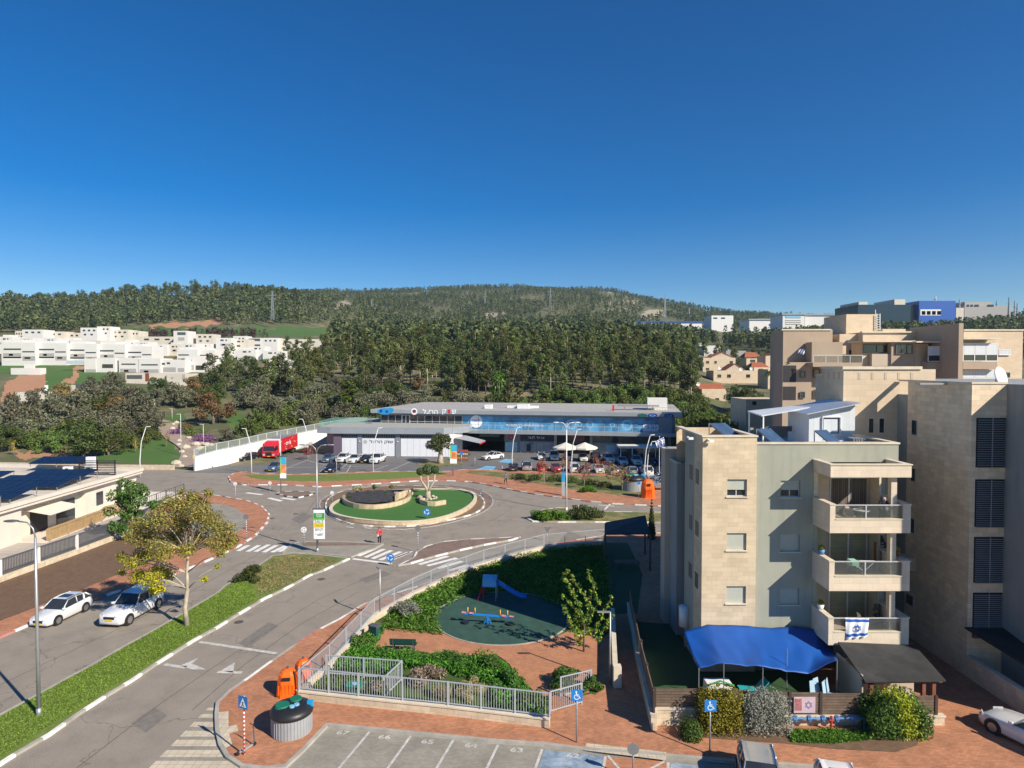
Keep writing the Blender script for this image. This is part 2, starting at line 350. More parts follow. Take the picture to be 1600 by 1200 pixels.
def kerb(P, closed=True, h=.14, wd=.2, pat='plain', seg=1.0, name='kerb', painted=None):
 """a run of kerb stones along P, painted in alternating blocks where the photo shows paint"""
 P = [Vector(p) for p in P]; Q = inset(P, wd); m = MB(); n = len(P); acc = 0
 for i in range(n if closed else n - 1):
  a, b = P[i], P[(i + 1) % n]; qa, qb = Q[i], Q[(i + 1) % n]; L = (b - a).length
  if L < .01: continue
  t = 0.0
  while t < L - .001:
   step = min(seg - (acc % seg), L - t)
   if step < .01: acc += step + .0001; t += step; continue
   t2 = t + step; k = int(acc / seg) % 2
   mi = 0; pat_ = pat
   if painted and not (painted[0] <= i < painted[1]): pat = 'plain'
   if pat == 'bw': mi = 1 if k == 0 else 0
   if pat == 'rw': mi = 1 if k == 0 else 2
   if pat == 'rw2': mi = [1, 0, 4, 1, 2, 0][int(acc / seg) % 6]
   if pat == 'kw': mi = 1 if k == 0 else 3
   pat = pat_
   c = [a.lerp(b, t / L), a.lerp(b, t2 / L), qa.lerp(qb, t2 / L), qa.lerp(qb, t / L)]
   m.add([(c[0].x, c[0].y, -.02), (c[1].x, c[1].y, -.02), (c[1].x, c[1].y, h), (c[0].x, c[0].y, h), (c[2].x, c[2].y, h), (c[3].x, c[3].y, h), (c[2].x, c[2].y, h - .03), (c[3].x, c[3].y, h - .03)],
                  [(0, 1, 2, 3), (3, 2, 4, 5), (5, 4, 6, 7)], mi)
   acc += step; t = t2
 return struct(m.build(name, [M_kerb, M_white, M_redp, M_blackp, M_worn]))
def island(name, px, mt, z=.13, smooth=0, pat='plain', seg=1.0, world=False, painted=None):
 P = [Vector(p) for p in (px if world else W(px, z))]
 if smooth: P = chaikin(P, smooth)
 kerb(P, pat=pat, seg=seg, h=z + .01, name='kerb', painted=painted)
 m = MB(); m.prism(inset(P, .17), -.02, z); return struct(m.build(name, mt))
def patch(name, px, mt, z=.134, smooth=0, world=False):
 P = [Vector(p) for p in (px if world else W(px, z))]
 if smooth: P = chaikin(P, smooth)
 m = MB(); m.sheet(P, z); return struct(m.build(name, mt))
# left block (pavement round the school)
island('pavement', [(-260, 1090), (-60, 1020), (0, 995), (45, 976), (75, 963), (130, 942), (200, 918), (275, 896), (330, 873), (375, 852), (400, 836), (419, 815), (422, 803), (410, 790), (385, 781), (342, 774), (320, 771), (290, 771), (240, 768), (160, 752), (80, 745), (-200, 745), (-700, 760), (-700, 1090)], M_pave, pat='rw', seg=1.2)
patch('flower_bed_soil', [(-260, 1050), (0, 970), (55, 949), (110, 928), (170, 903), (215, 885), (268, 862), (290, 845), (275, 820), (240, 812), (195, 838), (0, 900), (-300, 985)], M_soil, smooth=0, z=.15)
patch('path', [(285, 800), (300, 788), (345, 786), (376, 797), (388, 812), (378, 830), (352, 838), (300, 840)], M_paveg, smooth=2)
# long grass median
med = island('grass_verge', [(-420, 1440), (0, 1194), (25, 1178), (80, 1146), (125, 1114), (168, 1086), (208, 1062), (243, 1038), (275, 1018), (307, 998), (337, 982), (362, 966), (387, 951), (415, 934), (445, 920), (462, 911), (485, 898), (505, 891), (527, 881), (547, 872), (500, 866), (457, 864), (425, 868), (400, 885), (375, 898), (350, 915), (337, 927), (300, 948), (275, 963), (237, 985), (187, 1012), (137, 1041), (95, 1063), (50, 1088), (0, 1115), (-420, 1320)], M_grass, pat='bw', seg=1.35, painted=(0, 19))
patch('dry_grass', [(408, 884), (428, 871), (457, 866), (500, 868), (538, 873), (505, 888), (485, 896), (462, 908), (430, 924), (405, 918), (392, 900)], M_grassd, smooth=1, z=.136)
island('pavement', [(441, 863), (455, 850), (467, 846), (520, 845), (600, 849), (588, 856), (566, 863), (549, 870), (500, 865)], M_paveg, pat='plain')
patch('pavement', [(470, 849), (480, 847), (560, 848), (588, 851), (540, 852), (475, 853)], M_pave2, z=.137)
# roundabout: brick apron, ring wall, lawn
RB = [(497, 790), (505, 802), (520, 812), (545, 820), (575, 825), (610, 827), (645, 826), (680, 822), (710, 815), (740, 807), (762, 797), (772, 786), (770, 776), (757, 768), (735, 761), (700, 757), (640, 756), (590, 757), (545, 762), (515, 772), (500, 781)]
patch('pavement', RB, M_pave2, z=.02, smooth=1)
kerb([Vector(p) for p in chaikin(W(RB, .05), 1)], pat='plain', h=.05, seg=1.1)
RK = [(506, 786), (512, 805), (540, 817), (570, 821), (600, 822), (627, 822), (657, 820), (680, 816), (702, 812), (725, 807), (742, 802), (755, 794), (759, 786), (755, 777), (742, 769), (720, 763), (690, 760), (640, 758), (590, 759), (545, 764), (518, 773)]
island('traffic_island', RK, mat('bare_earth', (.19, .13, .075), .95, kind='soil', var=.2, scale=1), z=.16, smooth=1, pat='bw', seg=1.3)
# north pavement and verge
island('pavement', [(356, 744), (360, 753), (380, 757), (415, 757), (450, 757), (497, 760), (537, 758), (575, 756), (612, 753.5), (650, 751), (700, 750.5), (732, 752), (762, 757), (800, 765), (837, 772), (875, 777), (912, 782), (950, 786), (1032, 790), (1150, 795), (1300, 800), (1300, 765), (1120, 762), (1007, 756), (1007, 742), (875, 737), (730, 733), (700, 736), (600, 736), (525, 739), (450, 741), (400, 739), (383, 737), (368, 738)], M_pave, pat='rw', seg=1.5)
patch('grass_verge', [(379, 741), (400, 741.5), (450, 743), (525, 741), (600, 738), (650, 736.5), (698, 738), (698, 742), (625, 747.5), (550, 750.5), (500, 752), (437, 751), (395, 748)], M_grass, smooth=1)
patch('dry_grass', [(727, 739), (735, 735), (800, 739), (875, 741), (950, 744), (1007, 747), (1007, 774), (987, 775), (925, 769), (875, 762), (825, 752), (775, 745), (750, 742)], M_grassd, smooth=1)
# small splitters and the right median
island('pavement', [(430, 771), (439, 768), (465, 767), (494, 769), (485, 773), (467, 777), (446, 775)], M_pave2, pat='kw', seg=1.0)
island('grass_verge', [(824, 810), (832, 814), (870, 815), (942, 815), (1035, 816), (1200, 820), (1200, 800), (1035, 800), (950, 799), (875, 793), (850, 795), (836, 802)], M_grassd, pat='bw', seg=2.2)
island('pavement', [(622, 883), (645, 871), (650, 862), (665, 853), (690, 846), (730, 842), (780, 840), (814, 838), (800, 843), (755, 851), (715, 860), (675, 870), (640, 880)], M_pave2, pat='bw', seg=1.5)
# near pavement
NP = [(337, 1097), (335, 1115), (336, 1140), (341, 1163), (352, 1182), (375, 1197), (410, 1201), (447, 1198), (475, 1172), (497, 1149), (512, 1133), (575, 1139), (640, 1145), (700, 1151), (770, 1158), (850, 1163), (912, 1171), (1040, 1181), (1150, 1190), (1300, 1200), (1420, 1210), (1500, 1250), (2600, 1330), (2600, 840), (1100, 830), (950, 835), (850, 851), (755, 876), (700, 896), (650, 916), (592, 934), (567, 943), (530, 966), (487, 988), (450, 1013), (417, 1036), (387, 1058), (357, 1078)]
island('pavement', NP, M_pave, pat='rw2', seg=2.6, painted=(24, 60))
patch('tactile_paving', [(339, 1113), (357, 1111), (357, 1135), (370, 1132), (372, 1142), (358, 1146), (363, 1163), (349, 1171), (342, 1155), (339, 1135)], M_cream)
patch('tactile_paving', [(916, 1161), (1041, 1175), (1041, 1188), (913, 1172)], M_cream)
# parking bays at the bottom
P = W([(445, 1205), (475, 1174), (512, 1134), (575, 1140), (640, 1146), (700, 1152), (770, 1159), (850, 1164), (912, 1172), (1040, 1182), (1150, 1191), (1300, 1201), (1420, 1211), (1500, 1251), (1500, 1500), (250, 1450)], 0)
m = MB(); m.sheet(P, .006); struct(m.build('parking_bays', M_paveg))
def stroke(m, a, b, wd, z, mi=0):
 a = Vector(a); b = Vector(b); d = (b - a).normalized(); n = Vector((-d.y, d.x)) * wd / 2
 m.add([(*(a - n), z), (*(b - n), z), (*(b + n), z), (*(a + n), z)], [(0, 1, 2, 3)], mi)
tops = [(577, 1144), (642, 1150), (708, 1157), (778, 1164)]; bots = [(530, 1200), (603, 1200), (681, 1200), (757, 1200)]
m = MB()
dirv = (G(530, 1200).xy - G(577, 1144).xy).normalized()
for t in tops + [(847, 1171), (946, 1182), (1044, 1191)]:
 a = G(*t).xy; stroke(m, a, a + dirv * 5, .13, .012)
for a, b in (((950, 1181), (968, 1202)), ((1038, 1190), (1012, 1204))): stroke(m, G(*a).xy, G(*b).xy, .12, .012)
struct(m.build('bay_markings', M_worn))
for name, q, mt in (('disabled_bay_surface', [(851, 1172), (943, 1181)], M_paveb), ('disabled_bay_surface', [(1048, 1192), (1100, 1197)], M_paveb), ('loading_bay_surface', [(948, 1182), (1042, 1190)], M_pave)):
 a, b = (G(*p).xy for p in q); m = MB(); m.sheet([a, b, b + dirv * 5, a + dirv * 5], .009); struct(m.build(name, mt))
for t, (u, v) in (('67', (536, 1145)), ('66', (601, 1152)), ('65', (668, 1159)), ('64', (736, 1165)), ('63', (807, 1172)), ('62', (895, 1181))):
 p = G(u, v); o = shape_text(t, .36, M_worn, None, (p.x, p.y, .014), (0, 0, R(-6)), 'bay_number', width=.62, bold=.02); o['kind'] = 'structure'
# road markings
m = MB(); z = .006
for a, b in (((312, 1003), (432, 1021)), ((257, 1038), (290, 1043)), ((340, 1050), (378, 1051))): stroke(m, G(*a).xy, G(*b).xy, .28, z)
for P in ([(282, 1040), (310, 1028), (300, 1037), (322, 1046), (300, 1046)], [(345, 1048), (367, 1035), (364, 1051)]): m.sheet(W(P, 0), z)
struct(m.build('arrow_markings', M_worn))
m = MB()
for L_ in ([(120, 1200), (250, 1100), (330, 1045), (420, 985), (500, 935), (600, 892)], [(0, 1070), (80, 1032), (180, 985), (280, 935), (350, 895), (410, 862)], [(300, 1110), (380, 1040), (470, 975), (560, 925)], [(440, 835), (480, 800), (500, 770)], [(560, 838), (680, 832), (760, 818), (800, 795)], [(250, 765), (330, 755), (400, 765)]):
 for a, b in zip(L_, L_[1:]): stroke(m, G(*a).xy, G(*b).xy, .05, .003)
struct(m.build('tar_seams', mat('tar_seam', (.10, .09, .08), .9, var=.3)))
m = MB()
for P in ([(205, 1130), (240, 1105), (262, 1118), (228, 1145)], [(372, 1005), (420, 972), (436, 978), (388, 1012)], [(560, 905), (600, 892), (612, 897), (572, 911)], [(455, 812), (472, 800), (490, 806), (470, 819)]): m.sheet(W(P, 0), .0025)
struct(m.build('road_patches', mat('road_patch', (.185, .168, .148), .9, var=.2, scale=3)))
m = MB()
for i in range(8):   # crosswalk at the bottom left, laid in cream blocks
 v = 1106 + [0, 10, 22, 36, 50, 66, 83, 101][i]; h = [4, 6, 8, 9, 10, 11, 12, 13][i]
 x0 = 337 - (v - 1097) * .98 - 3; x1 = [335, 334, 335, 338, 343, 352, 372, 400][i]
 m.sheet(W([(x0, v), (x1, v), (x1 + 1, v + h), (x0 - h, v + h)], 0), .007)
struct(m.build('zebra_crossing', M_cream))
m = MB(); m.sheet(W([(337, 1097), (190, 1240), (440, 1260), (440, 1201), (375, 1200), (345, 1180), (334, 1150)], 0), .004); struct(m.build('crossing_bed', M_paveg))
def zebra(lines, wd=.45):
 m = MB()
 for a, b in lines: stroke(m, G(*a).xy, G(*b).xy, wd, .006)
 return struct(m.build('zebra_crossing', M_white))
zebra([((560, 869), (586, 857)), ((571, 871), (600, 858)), ((582, 873), (612, 860)), ((594, 875), (626, 862)), ((608, 876), (639, 863))], .5)
zebra([((643, 880), (683, 866)), ((655, 882), (700, 869)), ((668, 884), (714, 872)), ((684, 888), (722, 877)), ((700, 892), (734, 882))], .5)
zebra([((372, 861), (388, 852)), ((387, 862), (405, 852)), ((399, 862), (420, 851)), ((412, 863), (432, 852)), ((425, 863), (446, 853)), ((436, 862), (462, 849))], .5)
zebra([((420, 778), (440, 783)), ((385, 770), (410, 773)), ((440, 778), (461, 781))], .6)
m = MB(); stroke(m, G(551, 873).xy, G(612, 881).xy, .4, z); stroke(m, G(612, 874).xy, G(645, 861).xy, .2, z); stroke(m, G(560, 869).xy, G(590, 855).xy, .35, .009)
for a, b in (((895, 793), (906, 790)), ((945, 796), (956, 785)), ((935, 789), (960, 791))): stroke(m, G(*a).xy, G(*b).xy, .25, z)
for i in range(4):
 a = G(500 + i * 30, 812 + i * 6).xy; stroke(m, G(541 + i * 28, 824 + i * 1.5).xy, G(552 + i * 28, 825.3 + i * 1.3).xy, .18, .055)
struct(m.build('lane_markings', M_white))
m = MB()   # car park bay lines
for u0, v0, u1, v1 in [(440, 735, 482, 718), (465, 716, 520, 729), (560, 733, 520, 731), (540, 741, 548, 727), (575, 739, 606, 727), (600, 739, 640, 722)] + [(500 + i * 27, 737, 516 + i * 27, 724) for i in range(2)]:
 stroke(m, G(u0, v0).xy, G(u1, v1).xy, .14, .018)
for i in range(14): stroke(m, G(785 + i * 19, 739 + i * .4).xy, G(785 + i * 18.4, 728 + i * .4).xy, .12, .018)
stroke(m, G(440, 731).xy, G(600, 728).xy, .14, .02)
struct(m.build('car_park_markings', M_worn))
m = MB(); m.sheet(W([(738, 736), (760, 728), (775, 729), (768, 737)], 0), .02); m.sheet(W([(778, 722), (790, 717), (803, 718), (800, 724)], 0), .02)
struct(m.build('disabled_bay_surface', mat('pale_blue_paint', (.16, .42, .62), .8, var=.15)))
# manhole covers
for u, v in ((373, 972), (502, 905), (425, 810), (462, 803)):
 p = G(u, v); m = MB(); m.cyl(p.x, p.y, -.01, .008, .33, n=18); m.build('manhole_cover', mat('cast_iron', (.10, .085, .07), .7, var=.3), label={373: 'round manhole cover in the road beside the grass median', 502: 'manhole cover in the road by the end of the median', 425: 'manhole cover beside the corner pavement', 462: 'manhole cover in the middle of the junction'}[u], category='manhole cover') if 0 else setp(m.build('manhole_cover', mat('cast_iron', (.10, .085, .07), .7, var=.3)), {373: 'round manhole cover in the road beside the long grass median', 502: 'manhole cover in the lane close to the grass median tip', 425: 'manhole cover in the road at the curved brick corner', 462: 'manhole cover in the middle of the junction left of roundabout'}[u], 'manhole cover')
# ---------------------------------------------------------------- foliage
rng = np.random.default_rng(7); random.seed(7)
F_pine = mat('pine_needles', (.085, .105, .03), .8, kind='foliage', var=.3, c2=(.165, .18, .055))
F_pine2 = mat('pine_needles_dark', (.06, .085, .03), .8, kind='foliage', var=.3, c2=(.11, .14, .045))
F_olive = mat('olive_leaves', (.118, .12, .073), .8, kind='foliage', var=.25, c2=(.185, .185, .12))
F_oliveg = mat('carob_leaves', (.055, .078, .022), .7, kind='foliage', var=.3, c2=(.10, .125, .035))
F_rust = mat('rusty_leaves', (.16, .11, .045), .8, kind='foliage', var=.3, c2=(.22, .16, .07))
F_bright = mat('bright_leaves', (.06, .11, .015), .7, kind='foliage', var=.3, c2=(.13, .19, .025))
F_bush = mat('thicket_leaves', (.085, .12, .03), .8, kind='foliage', var=.25, c2=(.125, .165, .04))
F_yel = mat('autumn_yellow_leaves', (.40, .38, .02), .6, kind='foliage', var=.35, c2=(.58, .5, .03))
F_brown = mat('autumn_brown_leaves', (.23, .155, .055), .7, kind='foliage', var=.35, c2=(.36, .26, .09))
F_redl = mat('red_leaves', (.22, .05, .035), .7, kind='foliage', var=.3, c2=(.3, .1, .06))
F_hedge = mat('hedge_leaves', (.05, .105, .018), .6, kind='foliage', var=.3, c2=(.10, .17, .03))
F_hyel = mat('golden_hedge_leaves', (.19, .20, .02), .6, kind='foliage', var=.3, c2=(.32, .32, .03))
F_silver = mat('silver_leaves', (.21, .23, .19), .8, kind='foliage', var=.3, c2=(.32, .33, .28))
F_twig = mat('dry_twigs', (.2, .15, .11), .9, kind='foliage', var=.35, c2=(.33, .26, .2))
F_straw = mat('straw_grass', (.30, .28, .13), .9, kind='foliage', var=.3, c2=(.42, .38, .2))
F_weed = mat('weed_leaves', (.06, .15, .015), .8, kind='foliage', var=.35, c2=(.12, .25, .03))
F_purple = mat('purple_flowers', (.17, .06, .20), .8, kind='foliage', var=.3, c2=(.27, .12, .3))
B_bark = mat('bark', (.16, .12, .09), .95, var=.3, scale=4, bump=.4, obj=True)
B_pale = mat('pale_bark', (.42, .36, .28), .9, var=.35, scale=2.5, bump=.3, obj=True)
def leafmesh(name, clumps, n, leaf, mats, split=None, up=.25, asp=.6, shell=.45):
 """thousands of leaf-sized quads spread through the volume of the clumps (x,y,z,r[,squash])"""
 C = np.array([(c + (.8,))[:5] for c in clumps], float); wts = C[:, 3] ** 2; wts /= wts.sum()
 k = rng.choice(len(C), n, p=wts); d = rng.normal(size=(n, 3)); d /= np.linalg.norm(d, axis=1)[:, None]
 rr = (shell + (1 - shell) * rng.random(n)) ** .6
 p = C[k, :3] + d * (C[k, 3] * rr)[:, None] * np.stack([np.ones(n), np.ones(n), C[k, 4]], 1)
 nn = d + rng.normal(size=(n, 3)) * .7 + np.array([0, 0, up]); nn /= np.linalg.norm(nn, axis=1)[:, None]
 a = np.cross(nn, rng.normal(size=(n, 3))); a /= np.linalg.norm(a, axis=1)[:, None]; b = np.cross(nn, a)
 s = leaf * (.6 + .8 * rng.random(n)); a *= s[:, None]; b *= (s * asp)[:, None]
 V = np.stack([p - a, p - b * .9 - a * .2, p + a, p + b * .9 + a * .1], 1).reshape(-1, 3)
 me = bpy.data.meshes.new(name); me.vertices.add(4 * n); me.vertices.foreach_set('co', V.astype(np.float32).ravel())
 me.loops.add(4 * n); me.loops.foreach_set('vertex_index', np.arange(4 * n, dtype=np.int32))
 me.polygons.add(n); me.polygons.foreach_set('loop_start', np.arange(0, 4 * n, 4, dtype=np.int32))
 mats = mats if isinstance(mats, (list, tuple)) else [mats]
 for m_ in mats: me.materials.append(m_)
 if len(mats) > 1: me.polygons.foreach_set('material_index', split(p).astype(np.int32))
 me.update(); me.validate(); return me
def ob(name, me, parent=None, **p):
 o = bpy.data.objects.new(name, me); col.objects.link(o)
 if parent: o.parent = parent
 return setp(o, **p)
def rc(n, R_, z0, z1, r0, r1, prof=lambda t: 1, seed=None, core=True):
 """random clumps: ring radius R_ at heights z0..z1"""
 out = []
 for i in range(n):
  t = (i + random.random()) / n; a = random.random() * 6.283; rad = R_ * prof(t) * math.sqrt(random.random())
  out.append((rad * math.cos(a), rad * math.sin(a), z0 + (z1 - z0) * t, random.uniform(r0, r1) * (.55 + .45 * prof(t))))
 return out
def limbs(mb, clumps, z0, r, k=6, lean=(0, 0)):
 cs = random.sample(clumps, min(k, len(clumps)))
 for c in cs:
  zb = min(z0 + random.random() * .35 * max(c[2] - z0, .5), c[2]); b = Vector((lean[0], lean[1], zb)); e = Vector(c[:3]); mid = b.lerp(e, .5) + Vector((0, 0, -.06 * (e - b).length))
  mb.tube([b, mid, e], [r * .55, r * .32, r * .12], 5)
PROTO = {}
def tree_proto(kind, i):
 key = (kind, i)
 if key in PROTO: return PROTO[key]
 tb = MB()
 if kind == 'pine':      # tall stone-pine like tree with a bare stem, 12 m
  h = 12; pr = lambda t: (.55 + .75 * t if t < .4 else 1.15 - .95 * (t - .4)); cl = rc(19, 1.9, 3.0 + i % 3 * .7, 11.6, .75, 1.3, pr)
  me = leafmesh('crown', cl, 1500, .27, F_pine if i % 3 else F_pine2, asp=.5); tb.tube([(0, 0, -.5), (.1, 0, 4), (0, .15, 8), (0, 0, 11.3)], [.2, .16, .1, .04], 7); limbs(tb, cl, 4.5, .12, 9)
  bm_ = B_pale if i % 2 else B_bark
 elif kind == 'youngpine':
  cl = rc(14, 1.9, 1.0, 7.6, .7, 1.2, lambda t: 1.1 - .85 * t); me = leafmesh('crown', cl, 1100, .3, F_bright if i % 2 else F_pine, asp=.5)
  tb.tube([(0, 0, -.5), (0, 0, 4), (0, 0, 7.4)], [.18, .1, .03], 7); limbs(tb, cl, 1, .1, 7); bm_ = B_bark
 elif kind == 'olive':   # broad grey crown, 6 m
  cl = rc(22, 3.0, 1.5, 5.6, .75, 1.35, lambda t: math.sqrt(max(.05, 1 - (t * 1.0 - .25) ** 2 * 1.3)))
  me = leafmesh('crown', cl, 2000, .26, [F_olive, F_oliveg, F_rust][i % 3] if i < 6 else F_olive, asp=.45)
  tb.tube([(0, 0, -.6), (.15, .05, 1.2), (0, 0, 2.4)], [.34, .24, .18], 7); limbs(tb, cl, 1.1, .24, 9); bm_ = B_bark
 elif kind == 'bush':    # wide thicket shrub, 3 m
  cl = rc(18, 3.6, .5, 2.9, .8, 1.4, lambda t: math.sqrt(max(.08, 1 - t * .9))); me = leafmesh('crown', cl, 2000, .24, F_bush, asp=.5)
  tb.tube([(0, 0, -.5), (.1, 0, .8), (0, .1, 1.8)], [.16, .12, .06], 6); limbs(tb, cl, .3, .14, 8); bm_ = B_bark
 r = (me, tb.mesh('trunk', bm_, True)); PROTO[key] = r; return r
def tree(kind, i, loc, sc_, rz, name, label, cat, group):
 key = ('T', kind, i, name)
 if key not in PROTO:
  me, tm = tree_proto(kind, i); r = thing(name, label, cat, (0, 0, 0), 0, group); ob('crown', me, r); ob('trunk', tm, r); PROTO[key] = r
 else: r = copy_tree(PROTO[key])
 r.location = loc; r.rotation_euler = (0, 0, rz); r.scale = sc_ if isinstance(sc_, tuple) else (sc_,) * 3
 r['label'] = label; r['category'] = cat; r['group'] = group; r.name = name
 return r
# -- pine wood behind the shopping centre: the rows that show, each tree its own object
cnt = 0
def pine_at(u, d, s, lab='tall green pine in the dense wood behind the shopping centre', grp='pines of the dense wood', kind='pine'):
 x = (u - 800) / 1000 * d; z = H(x, d)
 tree(kind, random.randrange(6), (x, d, z - .2), (s * random.uniform(.8, 1.25), s * random.uniform(.8, 1.25), s * random.uniform(.88, 1.08)), random.random() * 6.28, 'pine_tree', lab, 'tree', grp)
for d0, u0, u1, n, s0 in [(200, 700, 1082, 34, 1.0), (214, 560, 1084, 42, 1.02), (232, 500, 1088, 44, 1.05), (255, 470, 1092, 44, 1.08), (282, 455, 1095, 42, 1.12), (315, 440, 1100, 40, 1.16)]:
 for k in range(n):
  u = u0 + (u1 - u0) * (k + random.uniform(.1, .9)) / n; edge = max(0, (600 - u) / 160) * .22
  pine_at(u, d0 * random.uniform(.965, 1.035), s0 * random.uniform(.82, 1.16) * (1 - edge)); cnt += 1
for u, d, s in [(330, 215, .95), (345, 200, .9), (360, 214, 1.05), (385, 214, .95), (400, 208, .9), (420, 206, 1.0), (438, 214, 1.05), (470, 202, 1.05), (490, 212, 1.1), (318, 190, .6), (352, 205, .9), (372, 212, .7), (395, 222, .75), (412, 200, .65), (447, 212, .85), (465, 220, 1.0), (480, 205, .95), (505, 215, .9), (340, 190, .5), (430, 232, .8), (458, 196, .8), (425, 215, .55)]:
 pine_at(u, d, s * 1.15, 'green pine on the slope between the white village and the wood', 'pines beside the white village', 'youngpine' if s < .7 else 'pine')
# -- single trees that stand out
tree('youngpine', 1, (*GT(545, 655).xy, GT(545, 655).z - .3), (2.0, 2.0, 1.45), 1.0, 'pine_tree', 'broad bright green pine standing out among the grey olive trees left of the shopping centre', 'tree', None)
for k, (u, d, s) in enumerate([(795, 172, 1.35), (780, 180, 1.5), (812, 178, 1.1)]):
 x = (u - 800) / 1000 * d; tree('youngpine', k + 2, (x, d, H(x, d) - .3), s, k, 'pine_tree', 'dense bushy pine growing down to the shopping centre roof', 'tree', 'bushy pines behind the shopping centre roof')
# -- olive-grey slope trees on the left and behind the fence
def olive_at(u, v, s, i, lab, grp, dz=0):
 p = GT(u, v); tree('olive', i, (p.x, p.y, p.z - .3), (s * random.uniform(.9, 1.15), s, s * random.uniform(.85, 1.1)), random.random() * 6.28, 'olive_tree', lab, 'tree', grp)
GO = 'grey olive trees on the slope'; LO = 'grey-green olive tree in the grove on the slope below the white village'
spots = []
random.seed(21)
for v0, n, ua, ub, s0 in [(694, 6, 30, 225, 1.0), (676, 8, 8, 250, 1.2), (664, 11, 70, 600, 1.15), (650, 15, 60, 630, 1.15), (636, 17, 90, 650, 1.05), (623, 18, 130, 720, 1.0), (612, 19, 165, 760, 1.0)]:
 for k in range(n):
  u = ua + (ub - ua) * (k + random.uniform(.1, .9)) / n; v = v0 + random.uniform(-5, 5)
  if (235 < u < 330 and v > 640) or (u < 95 and v < 643) or (190 < u < 300 and v < 620): continue
  if inpoly(u, v, [(340, 655), (350, 635), (395, 640), (395, 668)]) or inpoly(u, v, [(415, 640), (430, 618), (475, 622), (470, 650)]): continue
  spots.append((u, v, s0 * random.uniform(.75, 1.15)))
for u, v, s in spots:
 i = random.choice([0, 3, 6, 7, 0, 3, 1, 4, 2]);
 if i in (2, 5): lab, g = 'rusty brown oak tree among the grey olive trees on the slope', 'rusty trees on the slope'
 elif i in (1, 4): lab, g = 'dark green carob tree among the grey olive trees on the slope', 'dark carob trees on the slope'
 else: lab, g = LO, GO
 olive_at(u, v, s * random.uniform(.9, 1.15), i, lab, g)
for k in range(16):
 u = 560 + k * 15 + random.uniform(-5, 5); d = random.uniform(168, 188); x = (u - 800) / 1000 * d
 tree('olive', [0, 6, 3, 7, 1][k % 5], (x, d, H(x, d) - .2), random.uniform(.9, 1.25), random.random() * 6, 'olive_tree', 'olive tree at the foot of the pine wood right behind the shopping centre', 'tree', 'olive trees behind the shopping centre')
for u, v, s, i, lab in [(130, 716, 1.05, 1, 'bushy dark green tree on the lawn behind the solar roof'), (170, 712, .95, 4, 'round dark green shrub tree on the lawn, right of its twin'), (237, 676, .45, 0, 'small grey olive tree at the bend of the park path'), (355, 690, .62, 3, 'round grey olive tree just behind the white wall fence'), (15, 705, .9, 4, 'dark green tree at the left edge of the photo behind the solar roof')]:
 olive_at(u, v, s, i, lab, None)
for u, v, k in ((113, 716, 0), (163, 713, 1), (22, 712, 2), (260, 700, 3), (212, 708, 4)):
 p = GT(u, v); t = thing('sapling', ['thin yellow-leaved sapling beside the bushy tree on the lawn', 'thin yellow sapling right of the dark shrub tree', 'slender yellowish sapling at the far left of the lawn', 'thin bare sapling beside the park steps', 'slim sapling in the lawn bed by the curved lamp post'][k], 'tree', p)
 cl = rc(7, .45, 1.0, 2.8, .3, .5); ob('crown', leafmesh('crown', cl, 260, .1, F_yel if k < 3 else F_brown), t); b = MB(); b.tube([(0, 0, -.2), (0, 0, 2.6)], [.05, .02], 5); limbs(b, cl, .8, .05, 4); b.build('trunk', B_pale, t, True)
# -- thicket behind the shopping centre (u 800..1160)
random.seed(5)
for d0, n, ua, ub, s0 in [(160, 18, 800, 1150, .85), (168, 17, 790, 1150, 1.0), (178, 16, 800, 1120, 1.05), (190, 14, 850, 1090, 1.1)]:
 for k in range(n):
  u = ua + (ub - ua) * (k + random.uniform(.1, .9)) / n; d = d0 * random.uniform(.98, 1.02); x = (u - 800) / 1000 * d; s = s0 * random.uniform(.85, 1.25)
  tree('bush', k % 4, (x, d, H(x, d) - .2), (s, s, s * random.uniform(1.0, 1.5)), random.random() * 6, 'mastic_shrub', 'dense green mastic shrub in the thicket behind the shopping centre', 'shrub', 'thicket behind the shopping centre')
for k, (u, d, s) in enumerate([(1085, 118, 1.3), (1105, 112, 1.4), (1125, 120, 1.3), (1140, 108, 1.2), (1075, 128, 1.2), (1110, 132, 1.4), (1135, 130, 1.3), (1090, 142, 1.4), (1060, 150, 1.2), (1120, 146, 1.4)]):
 x = (u - 800) / 1000 * d; tree('bush', k % 4, (x, d, H(x, d) - .2), (s, s, s * 1.7), k, 'mastic_shrub', 'tall green shrub between the shopping centre and the tiled-roof houses', 'shrub', 'tall shrubs right of the shopping centre')
